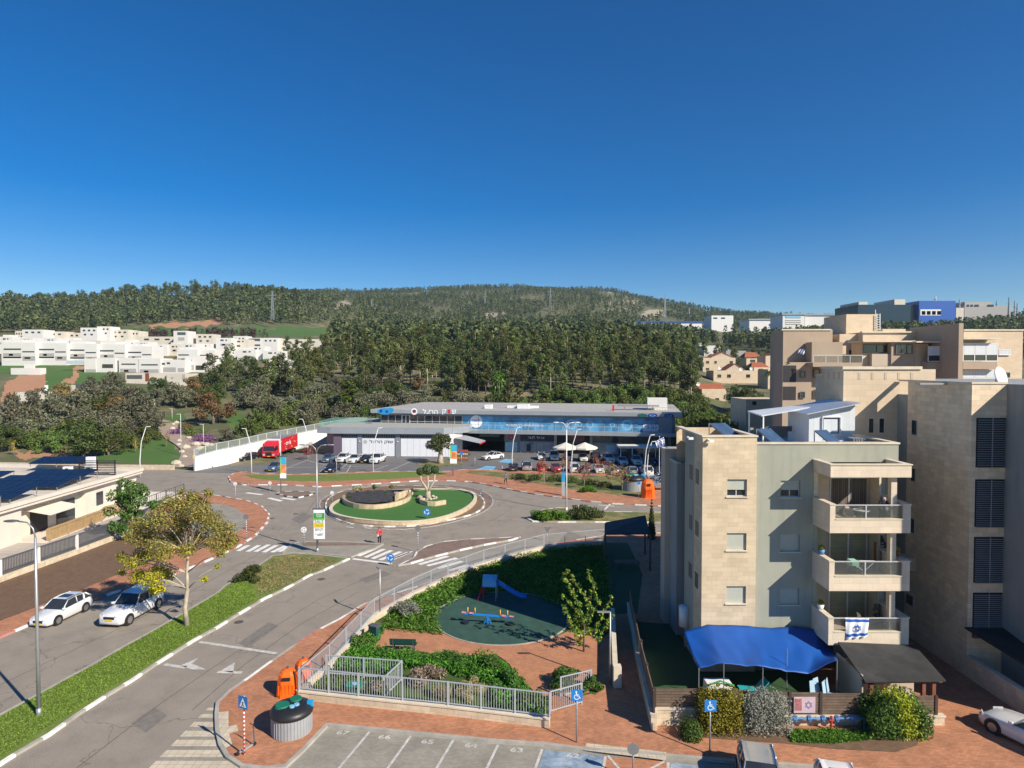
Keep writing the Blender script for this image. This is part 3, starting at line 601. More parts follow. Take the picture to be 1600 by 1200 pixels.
# -- far woods, thousands of trees nobody could count: one object
def forest(name, label, pts, hts, mats, nq=34):
 n = len(pts); P = np.array(pts); Hh = np.array(hts); k = np.repeat(np.arange(n), nq); N_ = n * nq
 d = rng.normal(size=(N_, 3)); d /= np.linalg.norm(d, axis=1)[:, None]; prof = rng.random(N_)
 rad = Hh[k] * .23 * (1.15 - .75 * prof); p = P[k] + np.stack([d[:, 0] * rad, d[:, 1] * rad, Hh[k] * (.25 + .78 * prof)], 1)
 nn = d + rng.normal(size=(N_, 3)) * .4 + np.array([0, 0, .3]); nn /= np.linalg.norm(nn, axis=1)[:, None]
 a = np.cross(nn, rng.normal(size=(N_, 3))); a /= np.linalg.norm(a, axis=1)[:, None]; b = np.cross(nn, a); s = Hh[k] * (.05 + .065 * rng.random(N_)); a *= s[:, None]; b *= (s * .8)[:, None]
 V = np.stack([p - a, p - b, p + a, p + b], 1).reshape(-1, 3); me = bpy.data.meshes.new(name); me.vertices.add(4 * N_); me.vertices.foreach_set('co', V.astype(np.float32).ravel())
 me.loops.add(4 * N_); me.loops.foreach_set('vertex_index', np.arange(4 * N_, dtype=np.int32)); me.polygons.add(N_); me.polygons.foreach_set('loop_start', np.arange(0, 4 * N_, 4, dtype=np.int32))
 for m_ in mats: me.materials.append(m_)
 me.polygons.foreach_set('material_index', (rng.integers(0, len(mats), n)[k]).astype(np.int32)); me.update(); me.validate()
 return ob(name, me, None, label=label, cat='woodland', kind='stuff')
CLEAR = [r_[1] for r_ in REG] + [[(195, 510), (520, 507), (515, 555), (330, 600), (-100, 640), (-100, 522), (195, 519)], [(1060, 548), (1090, 538), (1225, 552), (1240, 640), (1060, 640)], [(1320, 489), (1620, 487), (1620, 494), (1320, 496)], [(1215, 508), (1315, 508), (1315, 516), (1215, 516)], [(985, 507), (1100, 507), (1100, 516), (985, 516)]]
F_far = mat('far_wood_leaves', (.08, .10, .04), .9, kind='foliage', var=.3, c2=(.14, .155, .06)); F_far2 = mat('far_wood_dark_leaves', (.04, .058, .03), .9, kind='foliage', var=.3, c2=(.07, .09, .04))
pts, hts = [], []
def far(n, d0, d1, s0, s1, h0, h1, clear=True, dens=None):
 for _ in range(n):
  d = math.sqrt(random.uniform(d0 * d0, d1 * d1)); s = random.uniform(s0, s1); x = s * d; z = H(x, d); u = 800 + s * 1000; v = 572 + (CAMH - z) * 1000 / d
  if clear and any(inpoly(u, v, P) for P in CLEAR): continue
  if noise.noise(Vector((x * .012, d * .012, 7))) < (dens if dens is not None else -.28): continue
  pts.append((x, d, z - .4)); hts.append(random.uniform(h0, h1))
random.seed(11)
far(1500, 335, 450, -.36, .3, 10, 14, True, -.6)
far(3400, 450, 840, -1.0, .3, 8, 13)
far(12500, 800, 1650, -.5, .42, 6.5, 13, True, -.2)
far(900, 640, 820, -.95, -.33, 10, 15); far(1500, 430, 640, -.95, -.3, 9, 14, True, -.6)
far(2600, 330, 600, .28, .95, 9, 13, True, -.7)
far(1800, 600, 1600, .25, 1.0, 9, 13)
forest('far_woodland', 'endless pine woodland covering the far hills to the skyline', pts, hts, [F_far, F_far2, F_far])
pts, hts = [], []
far(60, 395, 425, -.57, -.4, 5, 7, False, -1); far(70, 410, 440, -.6, -.38, 4, 6, False, -1)
forest('field_hedgerow', 'dark reddish-brown hedgerow along the green field behind the white village', pts, hts, [mat('hedgerow_leaves', (.085, .06, .05), .9, kind='foliage', var=.3, c2=(.12, .1, .07))], 40)
# skyline pines with broad crowns on the left ridge, countable
random.seed(3)
for k in range(26):
 u = 20 + k * 17.5 + random.uniform(-6, 6); d = random.uniform(795, 810); x = (u - 800) / 1000 * d
 tree('olive', 1 + 3 * (k % 2), (x, d, H(x, d) - 1), (1.9 * random.uniform(.7, 1.4), 1.9, random.uniform(2.2, 3.2)), random.random() * 6, 'umbrella_pine', 'broad-crowned pine standing on the left skyline ridge', 'tree', 'broad pines along the left ridge')
# ---------------------------------------------------------------- right-hand buildings
M_plas = mat('grey_green_render', (.34, .35, .29), .9, var=.06, scale=.6, streak=.3, bump=.05, bs=40)
M_plasd = mat('blue_grey_render', (.30, .31, .31), .9, var=.08, scale=.5, streak=.3)
M_beige = mat('beige_render', (.50, .42, .33), .9, var=.05, scale=.4, streak=.08)
M_brown = mat('taupe_render', (.40, .315, .235), .9, var=.05, scale=.4, streak=.1)
M_stone2 = mat('pale_cut_stone', (.68, .58, .45), .85, kind='stone', bw=.75, bh=.36, mortar=.006, mc=.7, bvar=.05, var=.07, scale=1.1, streak=.1)
M_stone3 = mat('warm_cut_stone', (.74, .60, .43), .85, kind='stone', bw=.6, bh=.3, mortar=.007, mc=.7, bvar=.10, var=.1, scale=.8, streak=.22)
M_stone4 = mat('sandy_cladding', (.62, .50, .36), .85, kind='stone', bw=.9, bh=.4, mortar=.008, mc=.8, bvar=.05, var=.06, scale=.6, streak=.06)
M_shut = mat('roller_shutter', (.50, .52, .45), .6, kind='stone', bw=30, bh=.055, mortar=.012, mc=.6, bvar=.02, var=.04)
M_louv = mat('louver_metal', (.26, .26, .27), .5, var=.1)
M_alu = mat('aluminium', (.55, .57, .6), .4, metal=.3, var=.05)
M_rooft = mat('roof_membrane', (.45, .43, .39), .9, var=.2, scale=.8)
M_tar = mat('tarred_boards', (.035, .036, .037), .75, kind='stone', bw=.9, bh=30, mortar=.015, mc=.5, bvar=.12, var=.25, scale=1.5)
M_corr = mat('corrugated_metal', (.70, .73, .76), .4, metal=.2, var=.06, scale=1)
M_insul = mat('panel_white', (.60, .64, .68), .6, kind='stone', bw=.6, bh=30, mortar=.012, mc=.8, bvar=.03, var=.04)
M_solar = mat('solar_collector', (.05, .09, .16), .12, kind='stone', bw=.16, bh=20, mortar=.02, mc=1.6, bvar=.15, var=.15, spec=.8)
M_teak = mat('red_brown_timber', (.22, .08, .045), .7, var=.2, scale=3)
M_tarp = mat('blue_tarpaulin', (.004, .075, .34), .55, var=.1, scale=.8, bump=.15, bs=3)
M_clear = mat('balcony_glass', (.10, .12, .12), .06, var=.05, alpha=.35, spec=.8)
M_curt = mat('curtains', (.18, .15, .12), .8, kind='stone', bw=.12, bh=30, mortar=.02, mc=.4, bvar=.2, var=.1)
def wb(mb, name, mats, parent, smooth=False, bevel=0, **p):
 L = parent.matrix_world.translation if parent else Vector()
 q = parent
 L = Vector((0, 0, 0))
 while q: L += q.location; q = q.parent
 mb.v = [(a - L.x, b - L.y, c - L.z) for a, b, c in mb.v]
 return mb.build(name, mats, parent, smooth, bevel, **p)
def X(u, y): return (u - 800) / 1000 * y
def Z(v, y): return D(800, v, y).z
def fb(m, u0, u1, v0, v1, y, dep=.3, mi=0): return m.box(X(u0, y), X(u1, y), y, y + dep, Z(v1, y), Z(v0, y), mi)
YW = 38.2; YB = 36.1
bld = thing('apartment_building', 'four-storey block of cut stone and grey-green render with three stacked stone balconies', 'building', (X(1184, YW), YW, 0))
xs0, xs1, xg1 = X(1099, YW - .25), X(1184, YW - .25), X(1406, YW); zs, zg = Z(683, YW - .25), Z(694, YW); xb0, xb1 = X(1300, YB), X(1427, YB)
def wall_holes(m, x0, x1, z0, z1, y, holes, dep=.22, mi=0):
 """front wall plane with recessed openings; holes = (x0,x1,z0,z1)"""
 xs = sorted({x0, x1} | {h[0] for h in holes} | {h[1] for h in holes}); zs_ = sorted({z0, z1} | {h[2] for h in holes} | {h[3] for h in holes})
 for i in range(len(xs) - 1):
  for j in range(len(zs_) - 1):
   cx, cz = (xs[i] + xs[i + 1]) / 2, (zs_[j] + zs_[j + 1]) / 2
   if any(h[0] < cx < h[1] and h[2] < cz < h[3] for h in holes): continue
   m.quad((xs[i], y, zs_[j]), (xs[i + 1], y, zs_[j]), (xs[i + 1], y, zs_[j + 1]), (xs[i], y, zs_[j + 1]), mi)
 for a, b, c, d in holes:
  m.quad((a, y, c), (a, y + dep, c), (a, y + dep, d), (a, y, d), mi); m.quad((b, y, c), (b, y, d), (b, y + dep, d), (b, y + dep, c), mi)
  m.quad((a, y, c), (b, y, c), (b, y + dep, c), (a, y + dep, c), mi); m.quad((a, y, d), (a, y + dep, d), (b, y + dep, d), (b, y, d), mi)
def body(m, x0, x1, y0, y1, z1, mi=0, front=True, z0=0, left=True, right=True):
 if front: m.quad((x0, y0, z0), (x1, y0, z0), (x1, y0, z1), (x0, y0, z1), mi)
 if left: m.quad((x0, y1, z0), (x0, y0, z0), (x0, y0, z1), (x0, y1, z1), mi)
 if right: m.quad((x1, y0, z0), (x1, y1, z0), (x1, y1, z1), (x1, y0, z1), mi)
 m.quad((x1, y1, z0), (x0, y1, z0), (x0, y1, z1), (x1, y1, z1), mi)
def window(parent, x0, x1, z0, z1, y, dep, frac, sill=True, name='window'):
 """recessed window: frame with panes, a roller shutter lowered over part of it, a stone sill"""
 m = MB(); t = .05
 m.box(x0, x1, y + dep - .06, y + dep, z0, z0 + t); m.box(x0, x1, y + dep - .06, y + dep, z1 - t, z1); m.box(x0, x0 + t, y + dep - .06, y + dep, z0 + t, z1 - t); m.box(x1 - t, x1, y + dep - .06, y + dep, z0 + t, z1 - t)
 if frac < 1: m.box((x0 + x1) / 2 - .03, (x0 + x1) / 2 + .03, y + dep - .058, y + dep, z0 + t, z1 - t)
 w_ = wb(m, name, M_alu, parent)
 m = MB(); m.box(x0 + t, x1 - t, y + dep - .02, y + dep - .01, z0 + t, z1 - t); wb(m, 'pane', M_glass, w_)
 if frac > 0: m = MB(); m.box(x0 + .01, x1 - .01, y + dep - .10, y + dep - .065, z1 - (z1 - z0) * frac, z1 - .003); wb(m, 'shutter', M_shut, w_)
 if sill: m = MB(); m.box(x0 - .08, x1 + .08, y - .07, y + dep - .1, z0 - .06, z0 + .002); wb(m, 'sill', M_cop, w_)
ys = YW - .25
hs = [(X(1138, ys), X(1169, ys), Z(b, ys), Z(a, ys)) for a, b in ((749, 776), (833, 860), (916, 943))]
hg = [(X(1222, YW), X(1253, YW), Z(b, YW), Z(a, YW)) for a, b in ((751, 777), (835, 862), (919, 945))]
m = MB(); wall_holes(m, xs0, xs1, 0, zs, ys, hs); m.quad((xs0, 39.65, 0), (xs0, ys, 0), (xs0, ys, zs), (xs0, 39.65, zs)); m.quad((xs1, ys, 0), (xs1, YW, 0), (xs1, YW, zs), (xs1, ys, zs)); m.quad((xs1, YW, zg - 1), (xs1, 44, zg - 1), (xs1, 44, zs), (xs1, YW, zs)); m.quad((xs1, 44, 9), (xs0, 44, 9), (xs0, 44, zs), (xs1, 44, zs))
m.quad((xs0 + .3, ys + .3, zs - .9), (xs1, ys + .3, zs - .9), (xs1, 44, zs - .9), (xs0 + .3, 44, zs - .9))
for a, b, c, d in ((xs0 + .3, xs0 + .3, ys + .3, 43.7), ): m.quad((a, c, zs - .9), (a, d, zs - .9), (a, d, zs), (a, c, zs))
m.quad((xs1, ys + .3, zs - .9), (xs0 + .3, ys + .3, zs - .9), (xs0 + .3, ys + .3, zs), (xs1, ys + .3, zs))
wb(m, 'stone_wall', M_stone, bld)
m = MB(); wall_holes(m, xs1, xb0 + .05, 0, zg, YW, hg); m.box(xb0 + .05, xg1, YW, YW + .3, Z(722, YW), zg)
body(m, xb0 + .05, xg1, YW + 1.3, 48.5, zg, left=False); m.quad((xg1, YW, Z(722, YW)), (xg1, YW + 1.3, Z(722, YW)), (xg1, YW + 1.3, zg), (xg1, YW, zg))
m.quad((xs0 + .06, 42, 0), (xs0 + .06, 39.65, 0), (xs0 + .06, 39.65, zs - .02), (xs0 + .06, 42, zs - .02)); m.quad((xs0, 39.65, 0), (xs0 + .06, 39.65, 0), (xs0 + .06, 39.65, zs), (xs0, 39.65, zs))
xC, xBB = X(1034, 46.4), X(1059, 43.2); zB, zC = Z(724, 43.2), Z(703, 45.2)
m.box(xBB, xs0 + 1, 43.2, 45.2, 0, zB, 1); m.box(xC, xs0 + 2, 45.2, 46.4, 0, zC, 2); m.box(xs0 + .6, xs0 + 8, 46.4, 49.5, 0, zC - .3, 1)
wb(m, 'rendered_wall', [M_plas, M_plasd, M_beige], bld)
m = MB(); m.quad((xs1, YW + .25, zg - .7), (xg1, YW + .25, zg - .7), (xg1, 48.5, zg - .7), (xs1, 48.5, zg - .7)); wb(m, 'roof', M_rooft, bld)
m = MB(); c = .1   # copings
m.box(xs0 - .06, xs1 + .06, ys - .06, ys + .36, zs, zs + c); m.box(xs0 - .06, xs0 + .36, ys + .36, 44, zs, zs + c); m.box(xs1 - .3, xs1 + .06, ys + .36, 44, zs, zs + c)
m.box(xs1 + .063, xg1 + .06, YW - .06, YW + .3, zg, zg + c); m.box(xg1 - .3, xg1 + .06, YW + .3, 48.5, zg, zg + c); m.box(xC - .05, xs0 + .3, 45.15, 45.4, zC, zC + .08); m.box(xC - .05, xC + .2, 45.4, 46.4, zC, zC + .08)
m.box(xBB - .05, xs0 + .1, 43.15, 43.4, zB, zB + .08); m.box(xBB - .05, xBB + .2, 43.4, 45.14, zB, zB + .08)
wb(m, 'coping', M_cop, bld)
for h, f in zip(hs, (.62, 1, 1)): window(bld, *h, ys, .22, f)
for h, f in zip(hg, (.58, 1, 1)): window(bld, *h, YW, .22, f)
for yy, zz in ((39, 11.3), (40.6, 11.3), (39, 8.1), (40.6, 8.1), (39, 4.9), (40.6, 5)):
 m = MB(); m.box(xs0 - .03 if yy < 39.65 else xs0 + .03, xs0 + .08, yy - .3, yy + .3, zz, zz + .9); wb(m, 'window', M_dgrey, bld)
# balconies
def balcony(vt, vrail, vslab0, vslab1, top=False):
 x0, x1 = xb0, xb1; zt, zr, za, zb = (Z(v, YB) for v in (vt, vrail, vslab0, vslab1))
 m = MB(); y0 = YB
 m.box(x0, x1, y0, y0 + .28, zb, za); m.box(x0, x0 + .3, y0, y0 + .28, za, zr); m.box(x1 - .42, x1, y0, y0 + .28, za, zr)
 m.box(x0, x0 + .25, y0 + .28, YW - .002, zb, zr - .003); m.box(x1 - .25, x1, y0 + .28, YW + .8, zb, zr - .003); m.box(x0 + .25, x1 - .25, y0 + .28, YW + 1.2, zb + .15, zb + .35)
 b = wb(m, 'balcony', M_stone2, bld)
 m = MB(); m.box(x0 - .04, x0 + .3, y0 - .04, YW - .002, zr, zr + .06); m.box(x1 - .42, x1 + .04, y0 - .04, YW + .8, zr, zr + .06); m.box(x0 + .305, x1 - .425, y0 - .03, y0 + .3, za, za + .05); wb(m, 'coping', M_cop, b)
 m = MB(); m.box(x0 + .3, x1 - .42, y0 + .08, y0 + .13, zr - .06, zr); m.box(X(1357, YB), X(1357, YB) + .07, y0 + .08, y0 + .13, za + .05, zr - .06); wb(m, 'railing', M_alu, b)
 m = MB(); m.box(x0 + .3, x1 - .42, y0 + .1, y0 + .11, za + .1, zr - .06); wb(m, 'glass_panel', M_clear, b)
 return b, zb + .35, zr
zfl = []
for a in ((746, 789, 812, 833), (833, 877.5, 901, 923.5), (924, 966, 988, 1008)): zfl.append(balcony(*a)[1:])
m = MB(); zc0, zc1 = Z(746, YB), Z(727, YB); m.box(xb0, xb1, YB, YB + .25, zc0, zc1); m.box(xb0, xb0 + .25, YB + .25, YW - .002, zc0, zc1 - .003); m.box(xb1 - .25, xb1, YB + .25, YW + 1, zc0, zc1 - .003); m.box(xb0 + .25, xb1 - .25, YB + .25, YW + 1.2, zc0 + .1, zc0 + .25)
wb(m, 'balcony_canopy', M_stone2, bld)
m = MB(); m.box(xb0 - .05, xb1 + .05, YB - .05, YB + .3, zc1, zc1 + .06); m.box(xb0 - .05, xb0 + .3, YB + .3, YW - .002, zc1, zc1 + .06); m.box(xb1 - .3, xb1 + .05, YB + .3, YW + 1, zc1, zc1 + .06); wb(m, 'coping', M_cop, bld)
m = MB(); px0, px1 = X(1399, YB + .1), X(1408, YB + .1)
for (zf, zr), ztop in zip(zfl, (zc0 + .1, zfl[0][0] - .35, zfl[1][0] - .35)): m.box(px0, px1, YB + .3, YB + .65, zf, ztop)
wb(m, 'pillar', M_stone2, bld)
for k, ((zf, zr), ztop) in enumerate(zip(zfl, (zc0 + .1, zfl[0][0] - .2, zfl[1][0] - .2))):
 m = MB(); mm = [M_stone2, M_plas][k > 0]
 m.box(xb0 + .06, xb0 + .3, YW, YW + 1.29, zf, ztop); m.box(xb0 + .3, xb1, YW + 1.2, YW + 1.29, zf, ztop); m.box(X(1362, YW + 1.2), X(1362, YW + 1.2) + .12, YW + .2, YW + 1.2, zf, ztop); m.box(xb1 - .3, xb1 - .02, YW + .8, YW + 1.2, zf, ztop); wb(m, 'loggia_wall', mm, bld)
 m = MB(); xa, xe = X(1301, YW + 1), X(1361, YW + 1)
 for xx in (xa, (xa + xe) / 2 - .04, xe - .08): m.box(xx, xx + .08, YW + 1.12, YW + 1.19, zf, zf + 2.2)
 m.box(xa, xe, YW + 1.12, YW + 1.19, zf + 2.2, zf + 2.28); d_ = wb(m, 'balcony_door', M_alu, bld)
 if k == 0: m = MB(); m.box(xa + .08, xe - .08, YW + 1.15, YW + 1.18, zf, zf + 2.2); wb(m, 'curtain', M_curt, d_)
 else: m = MB(); m.box(xa + .08, xe - .08, YW + 1.15, YW + 1.18, zf, zf + 2.2); wb(m, 'shutter', mat('green_shutter', (.24, .26, .17), .7, kind='stone', bw=30, bh=.06, mortar=.01, mc=.7), d_)
for u, v in ((1106, 687), (1074, 683)):
 m = MB(); p = D(u, v, ys - .02); m.box(p.x - .05, p.x + .05, p.y - .18, p.y, p.z - .05, p.z + .05); m.box(p.x, p.x + .28, p.y - .3, p.y - .19, p.z - .12, p.z + .02); wb(m, 'floodlight', M_wpaint, bld)
# rooftop shed and its neighbours
RZ = zg - .7
t = thing('rooftop_shed', 'white insulated-panel shed with a sloping corrugated roof and one window, on the front building roof', 'shed', (X(1265, 43), 43, RZ))
x0, x1, y0, y1 = X(1265, 43), X(1337, 43), 43, X(1265, 43) / .432; za, zb_ = Z(647, 43), Z(632, 43)
m = MB(); m.add([(x0, y0, RZ), (x1, y0, RZ), (x1, y1, RZ), (x0, y1, RZ), (x0, y0, za), (x1, y0, zb_), (x1, y1, zb_ + .1), (x0, y1, za + .1)], [(0, 1, 5, 4), (1, 2, 6, 5), (2, 3, 7, 6), (3, 0, 4, 7), (4, 5, 6, 7)]); wb(m, 'wall', M_insul, t)
m = MB(); n = 40
for i in range(n):
 a = i / n; b = (i + 1) / n; h0 = .04 * (i % 2); h1 = .04 * ((i + 1) % 2); L = lambda s: (x0 - .35 + (x1 - x0 + .6) * s, za + .02 + (zb_ - za + .1) * s)
 (xa, zA), (xc, zC_) = L(a), L(b); m.add([(xa, y0 - .5, zA + h0), (xc, y0 - .5, zC_ + h1), (xc, y1 + .3, zC_ + .1 + h1), (xa, y1 + .3, zA + .1 + h0)], [(0, 1, 2, 3)])
r_ = wb(m, 'roof', M_corr, t); sm = r_.modifiers.new('s', 'SOLIDIFY'); sm.thickness = .04
window(t, X(1287, y0), X(1312, y0), Z(677, y0), Z(653, y0), y0 - .1, .16, .0, sill=False)
m = MB(); wx0, wx1, wz0, wz1 = X(1286, y0), X(1313, y0), Z(678, y0), Z(652, y0)
for q in ((wx0, wx1, wz0 - .05, wz0), (wx0, wx1, wz1, wz1 + .05), (wx0 - .05, wx0, wz0 - .05, wz1 + .05), (wx1, wx1 + .05, wz0 - .05, wz1 + .05)): m.box(q[0], q[1], y0 - .12, y0 - .001, q[2], q[3])
wb(m, 'window_trim', M_wpaint, t)
t = thing('roof_pergola', 'flat white metal canopy on posts behind the rooftop shed', 'canopy', (X(1200, 47), 47, RZ))
m = MB(); P = [D(1168, 642, 46.5), D(1190, 649, 44.5), D(1262, 637, 44.6), D(1300, 627, 47)]; m.add([tuple(p) for p in P] + [(p.x, p.y, p.z - .08) for p in P], [(0, 1, 2, 3), (7, 6, 5, 4), (0, 4, 5, 1), (1, 5, 6, 2), (2, 6, 7, 3), (3, 7, 4, 0)]); wb(m, 'canopy_roof', M_corr, t)
for p in P[:3]: m = MB(); m.box(p.x + .1, p.x + .18, p.y, p.y + .08, RZ, p.z - .085); wb(m, 'post', M_wpaint, t)
m = MB(); m.box(X(1190, 45.6), X(1243, 45.6), 45.6, 45.7, Z(674, 45.6), Z(666, 45.6)); wb(m, 'beam', M_dgrey, t)
def collector(u0, u1, vt, vb, y, lab, sl=.5):
 xa, xe = X(u0, y), X(u1, y); t = thing('solar_water_heater', lab, 'solar heater', ((xa + xe) / 2, y, RZ)); z1, z0 = Z(vt, y), max(RZ + .1, Z(vb, y) - .3)
 P = [Vector((xa, y + .7, z1)), Vector((xa + (xe - xa) * sl, y + .9, z1 + .02)), Vector((xe, y - .2, z0)), Vector((xe - (xe - xa) * sl, y - .5, z0))]; n_ = (P[1] - P[0]).cross(P[3] - P[0]).normalized() * .08
 m = MB(); m.add([tuple(p) for p in P] + [tuple(p + n_) for p in P], [(0, 1, 2, 3), (7, 6, 5, 4), (0, 4, 5, 1), (1, 5, 6, 2), (2, 6, 7, 3), (3, 7, 4, 0)]); wb(m, 'collector_panel', M_solar, t)
 m = MB(); m.bar(P[0], (P[0].x, P[0].y, RZ), .05); m.bar(P[1], (P[1].x, P[1].y, RZ), .05); m.bar(P[2], (P[2].x, P[2].y, RZ), .05); m.bar((P[0].x, P[0].y, RZ + .1), (P[2].x, P[2].y, RZ + .1), .05); wb(m, 'support_frame', M_steel, t)
collector(1114, 1168, 663, 681, 40.5, 'blue glossy solar collector on the stone corner of the roof, leftmost of three')
collector(1190, 1238, 672, 692, 40.0, 'solar collector lying tilted left of the rooftop shed'); collector(1282, 1325, 674, 693, 40.0, 'grey solar collector leaning in front of the rooftop shed window')
t = thing('pipe_rack', 'low rack of grey pipes at the right end of the front roof', 'pipes', (X(1345, 41), 41, RZ)); m = MB()
for k in range(6): m.tube([(X(1336 + k * 4, 41), 41, RZ), (X(1336 + k * 4, 41), 41, Z(686, 41)), (X(1340 + k * 4, 41), 42, Z(686, 41))], .05, 6)
wb(m, 'pipe', M_steel, t); m = MB(); m.bar((X(1333, 41), 41, RZ + .1), (X(1362, 41), 41, RZ + .1), .06); wb(m, 'rack_beam', M_dgrey, t)
# ground-floor pergola
t = thing('garden_pergola', 'pergola with a black boarded roof on red-brown posts below the lowest balcony', 'pergola', (X(1400, 33), 33, 0))
P = [D(1309, 1003, 36.0), D(1429, 1008, 36.0), D(1478, 1063, 32.9), D(1352, 1065, 32.9)]; m = MB(); m.add([tuple(p) for p in P] + [(p.x, p.y, p.z - .07) for p in P], [(3, 2, 1, 0), (4, 5, 6, 7), (0, 1, 5, 4), (1, 2, 6, 5), (2, 3, 7, 6), (3, 0, 4, 7)]); wb(m, 'pergola_roof', M_tar, t)
for u in (1370, 1453, 1469): m = MB(); x = X(u, 33.1); m.box(x - .09, x + .09, 33.1, 33.28, 0, Z(1066, 33) - .1); wb(m, 'post', M_teak, t)
m = MB(); m.bar((P[3].x, 33.2, P[3].z - .16), (P[2].x, 33.2, P[2].z - .16), .1, .16); wb(m, 'beam', M_teak, t)
m = MB(); m.box(P[3].x + .05, P[3].x + .12, 33.3, 36, .1, 2.2); m.box(P[3].x + .12, P[2].x - .2, 35.2, 35.3, 0, 2.2); wb(m, 'side_screen', M_beige, t)
# blue shade tarpaulin
t = thing('shade_tarpaulin', 'bright blue tarpaulin sagging over the garden on thin poles', 'tarpaulin', (X(1190, 35), 35, 0))
top = [(1068, 986), (1105, 976), (1158, 977), (1200, 981), (1240, 979), (1283, 984), (1300, 1005)]; bot = [(1092, 1044), (1130, 1036), (1160, 1040), (1192, 1041), (1225, 1048), (1262, 1053), (1309, 1030)]
m = MB(); nu_, nv_ = 48, 16
def cr(L, t):
 t = t * (len(L) - 1); i = min(int(t), len(L) - 2); f = t - i; f = f * f * (3 - 2 * f) * .35 + f * .65; return Vector(L[i]).lerp(Vector(L[i + 1]), f)
for j in range(nv_ + 1):
 for i in range(nu_ + 1):
  a = cr(top, i / nu_); b = cr(bot, i / nu_); f = j / nv_; uv = a.lerp(b, f); y = 37.9 + (34.3 - 37.9) * f + (0 if i < nu_ else 0)
  p = D(uv.x, uv.y, y); p.z -= .15 * math.sin(math.pi * f) * (1 + .25 * math.sin(i * .45)) + .02 * math.sin(i * .8) * f + .012 * math.sin(i * 1.3 - j * .6); m.v.append(tuple(p))
for j in range(nv_):
 for i in range(nu_): a = j * (nu_ + 1) + i; m.f.append((a, a + nu_ + 1, a + nu_ + 2, a + 1)); m.m.append(0)
o = wb(m, 'tarpaulin_sheet', M_tarp, t, True); s_ = o.modifiers.new('s', 'SOLIDIFY'); s_.thickness = .01
for u, v in ((1092, 1044), (1131, 1038), (1192, 1043), (1230, 1022), (1308, 1032)):
 p = D(u, v, 34.25 if v > 1030 else 34.9); m = MB(); m.tube([(p.x, p.y, 0), (p.x, p.y, p.z + (.3 if v == 1022 else 0))], .025, 6); wb(m, 'pole', M_steel, t)
# ---- stone tower block at the right edge
t2 = thing('stone_apartment_tower', 'tall warm-stone apartment block with dark louvred screens at the right edge', 'building', (26.9, 37.4, 0))
XT, yn, yf = 26.9, 37.4, 43.45; zt = Z(600, yn); XR = X(1574, yn)
m = MB(); m.quad((XT, yf, 0), (XT, yn, 0), (XT, yn, zt), (XT, yf, zt), 0); m.quad((XT, yn, 0), (XR, yn, 0), (XR, yn, zt), (XT, yn, zt), 0)
m.box(XR, 42, 30.5, 53, 0, zt, 1); m.box(XT + .01, XR - .01, yn + .9, 53, 0, zt - .9, 1)
yb = 44.6; xm0, xm1 = X(1318, yb), X(1417, yb); zm = Z(577, yb); yb2 = xm0 / .485; m.box(xm0, xm1 + 2, yb, yb2, 0, zm, 2); m.box(xm0 + .4, xm1 + 2, yb2, 49.5, 0, zm - .4, 2)
wb(m, 'wall', [M_stone3, M_plasd, M_stone4], t2)
m = MB(); m.box(XT - .05, XT + .3, yn - .05, yf + 1, zt, zt + .12); m.box(XT + .3, XR, yn - .05, yn + .3, zt, zt + .12); m.box(xm0 - .12, xm1 + 1, yb - .12, yb + .5, zm, zm + .2); m.box(xm0 - .12, xm0 + .4, yb + .5, yb2, zm, zm + .2); wb(m, 'coping', M_cop, t2)
for k in range(5): u = 1343 + k * 20.5; m = MB(); fb(m, u - 2, u + 2, 582, 593, yb - .02, .05); wb(m, 'parapet_slot', M_beige, t2)
for k in range(4): yy = yb + .5 + k * .75; m = MB(); m.box(xm0 - .03, xm0 + .02, yy, yy + .18, Z(593, yb), Z(582, yb)); wb(m, 'parapet_slot', M_beige, t2)
for k, (a, b) in enumerate(((653, 730), (749, 823), (839, 910), (926, 996))):
 m = MB(); x0_, x1_ = X(1527, yn), X(1573, yn); z0_, z1_ = Z(b, yn), Z(a, yn); m.box(x0_, x1_, yn - .03, yn - .004, z0_, z1_); f_ = wb(m, 'louvred_screen', M_black, t2); m = MB(); n = 22
 for i in range(n): zz = z0_ + (z1_ - z0_) * i / n; m.add([(x0_, yn - .14, zz), (x1_, yn - .14, zz), (x1_, yn - .1, zz + .035), (x0_, yn - .1, zz + .035), (x0_, yn - .14, zz - .015), (x1_, yn - .14, zz - .015)], [(0, 1, 2, 3), (4, 5, 1, 0)])
 m.box((x0_ + x1_) / 2 - .03, (x0_ + x1_) / 2 + .03, yn - .16, yn - .141, z0_, z1_); wb(m, 'slats', M_louv, f_)
def sidewin(u0, u1, v0, v1, XW=XT):
 ya, ye = XW / ((u1 - 800) / 1000), XW / ((u0 - 800) / 1000); z1_, z0_ = Z(v0, ye), Z(v1, ye); m = MB(); m.box(XW - .03, XW + .1, ya, ye, z0_, z1_); w_ = wb(m, 'window', M_alu, t2); m = MB(); m.box(XW - .035, XW + .05, ya + .06, ye - .06, z0_ + .06, z1_ - .06); wb(m, 'pane', M_glass, w_)
sidewin(1426, 1435, 655, 680); sidewin(1426, 1434, 730, 752); sidewin(1426, 1434, 808, 832); sidewin(1422, 1434, 925, 942)
for u in (1357, 1373.5):
 x_, e_ = X(u, yb), X(u + 10, yb); m = MB(); m.box(x_, e_, yb - .03, yb - .002, Z(678, yb), Z(652, yb)); w_ = wb(m, 'window', M_cop, t2); m = MB(); m.box(x_ + .07, e_ - .07, yb - .04, yb - .031, Z(676, yb), Z(654, yb)); wb(m, 'pane', M_glass, w_)
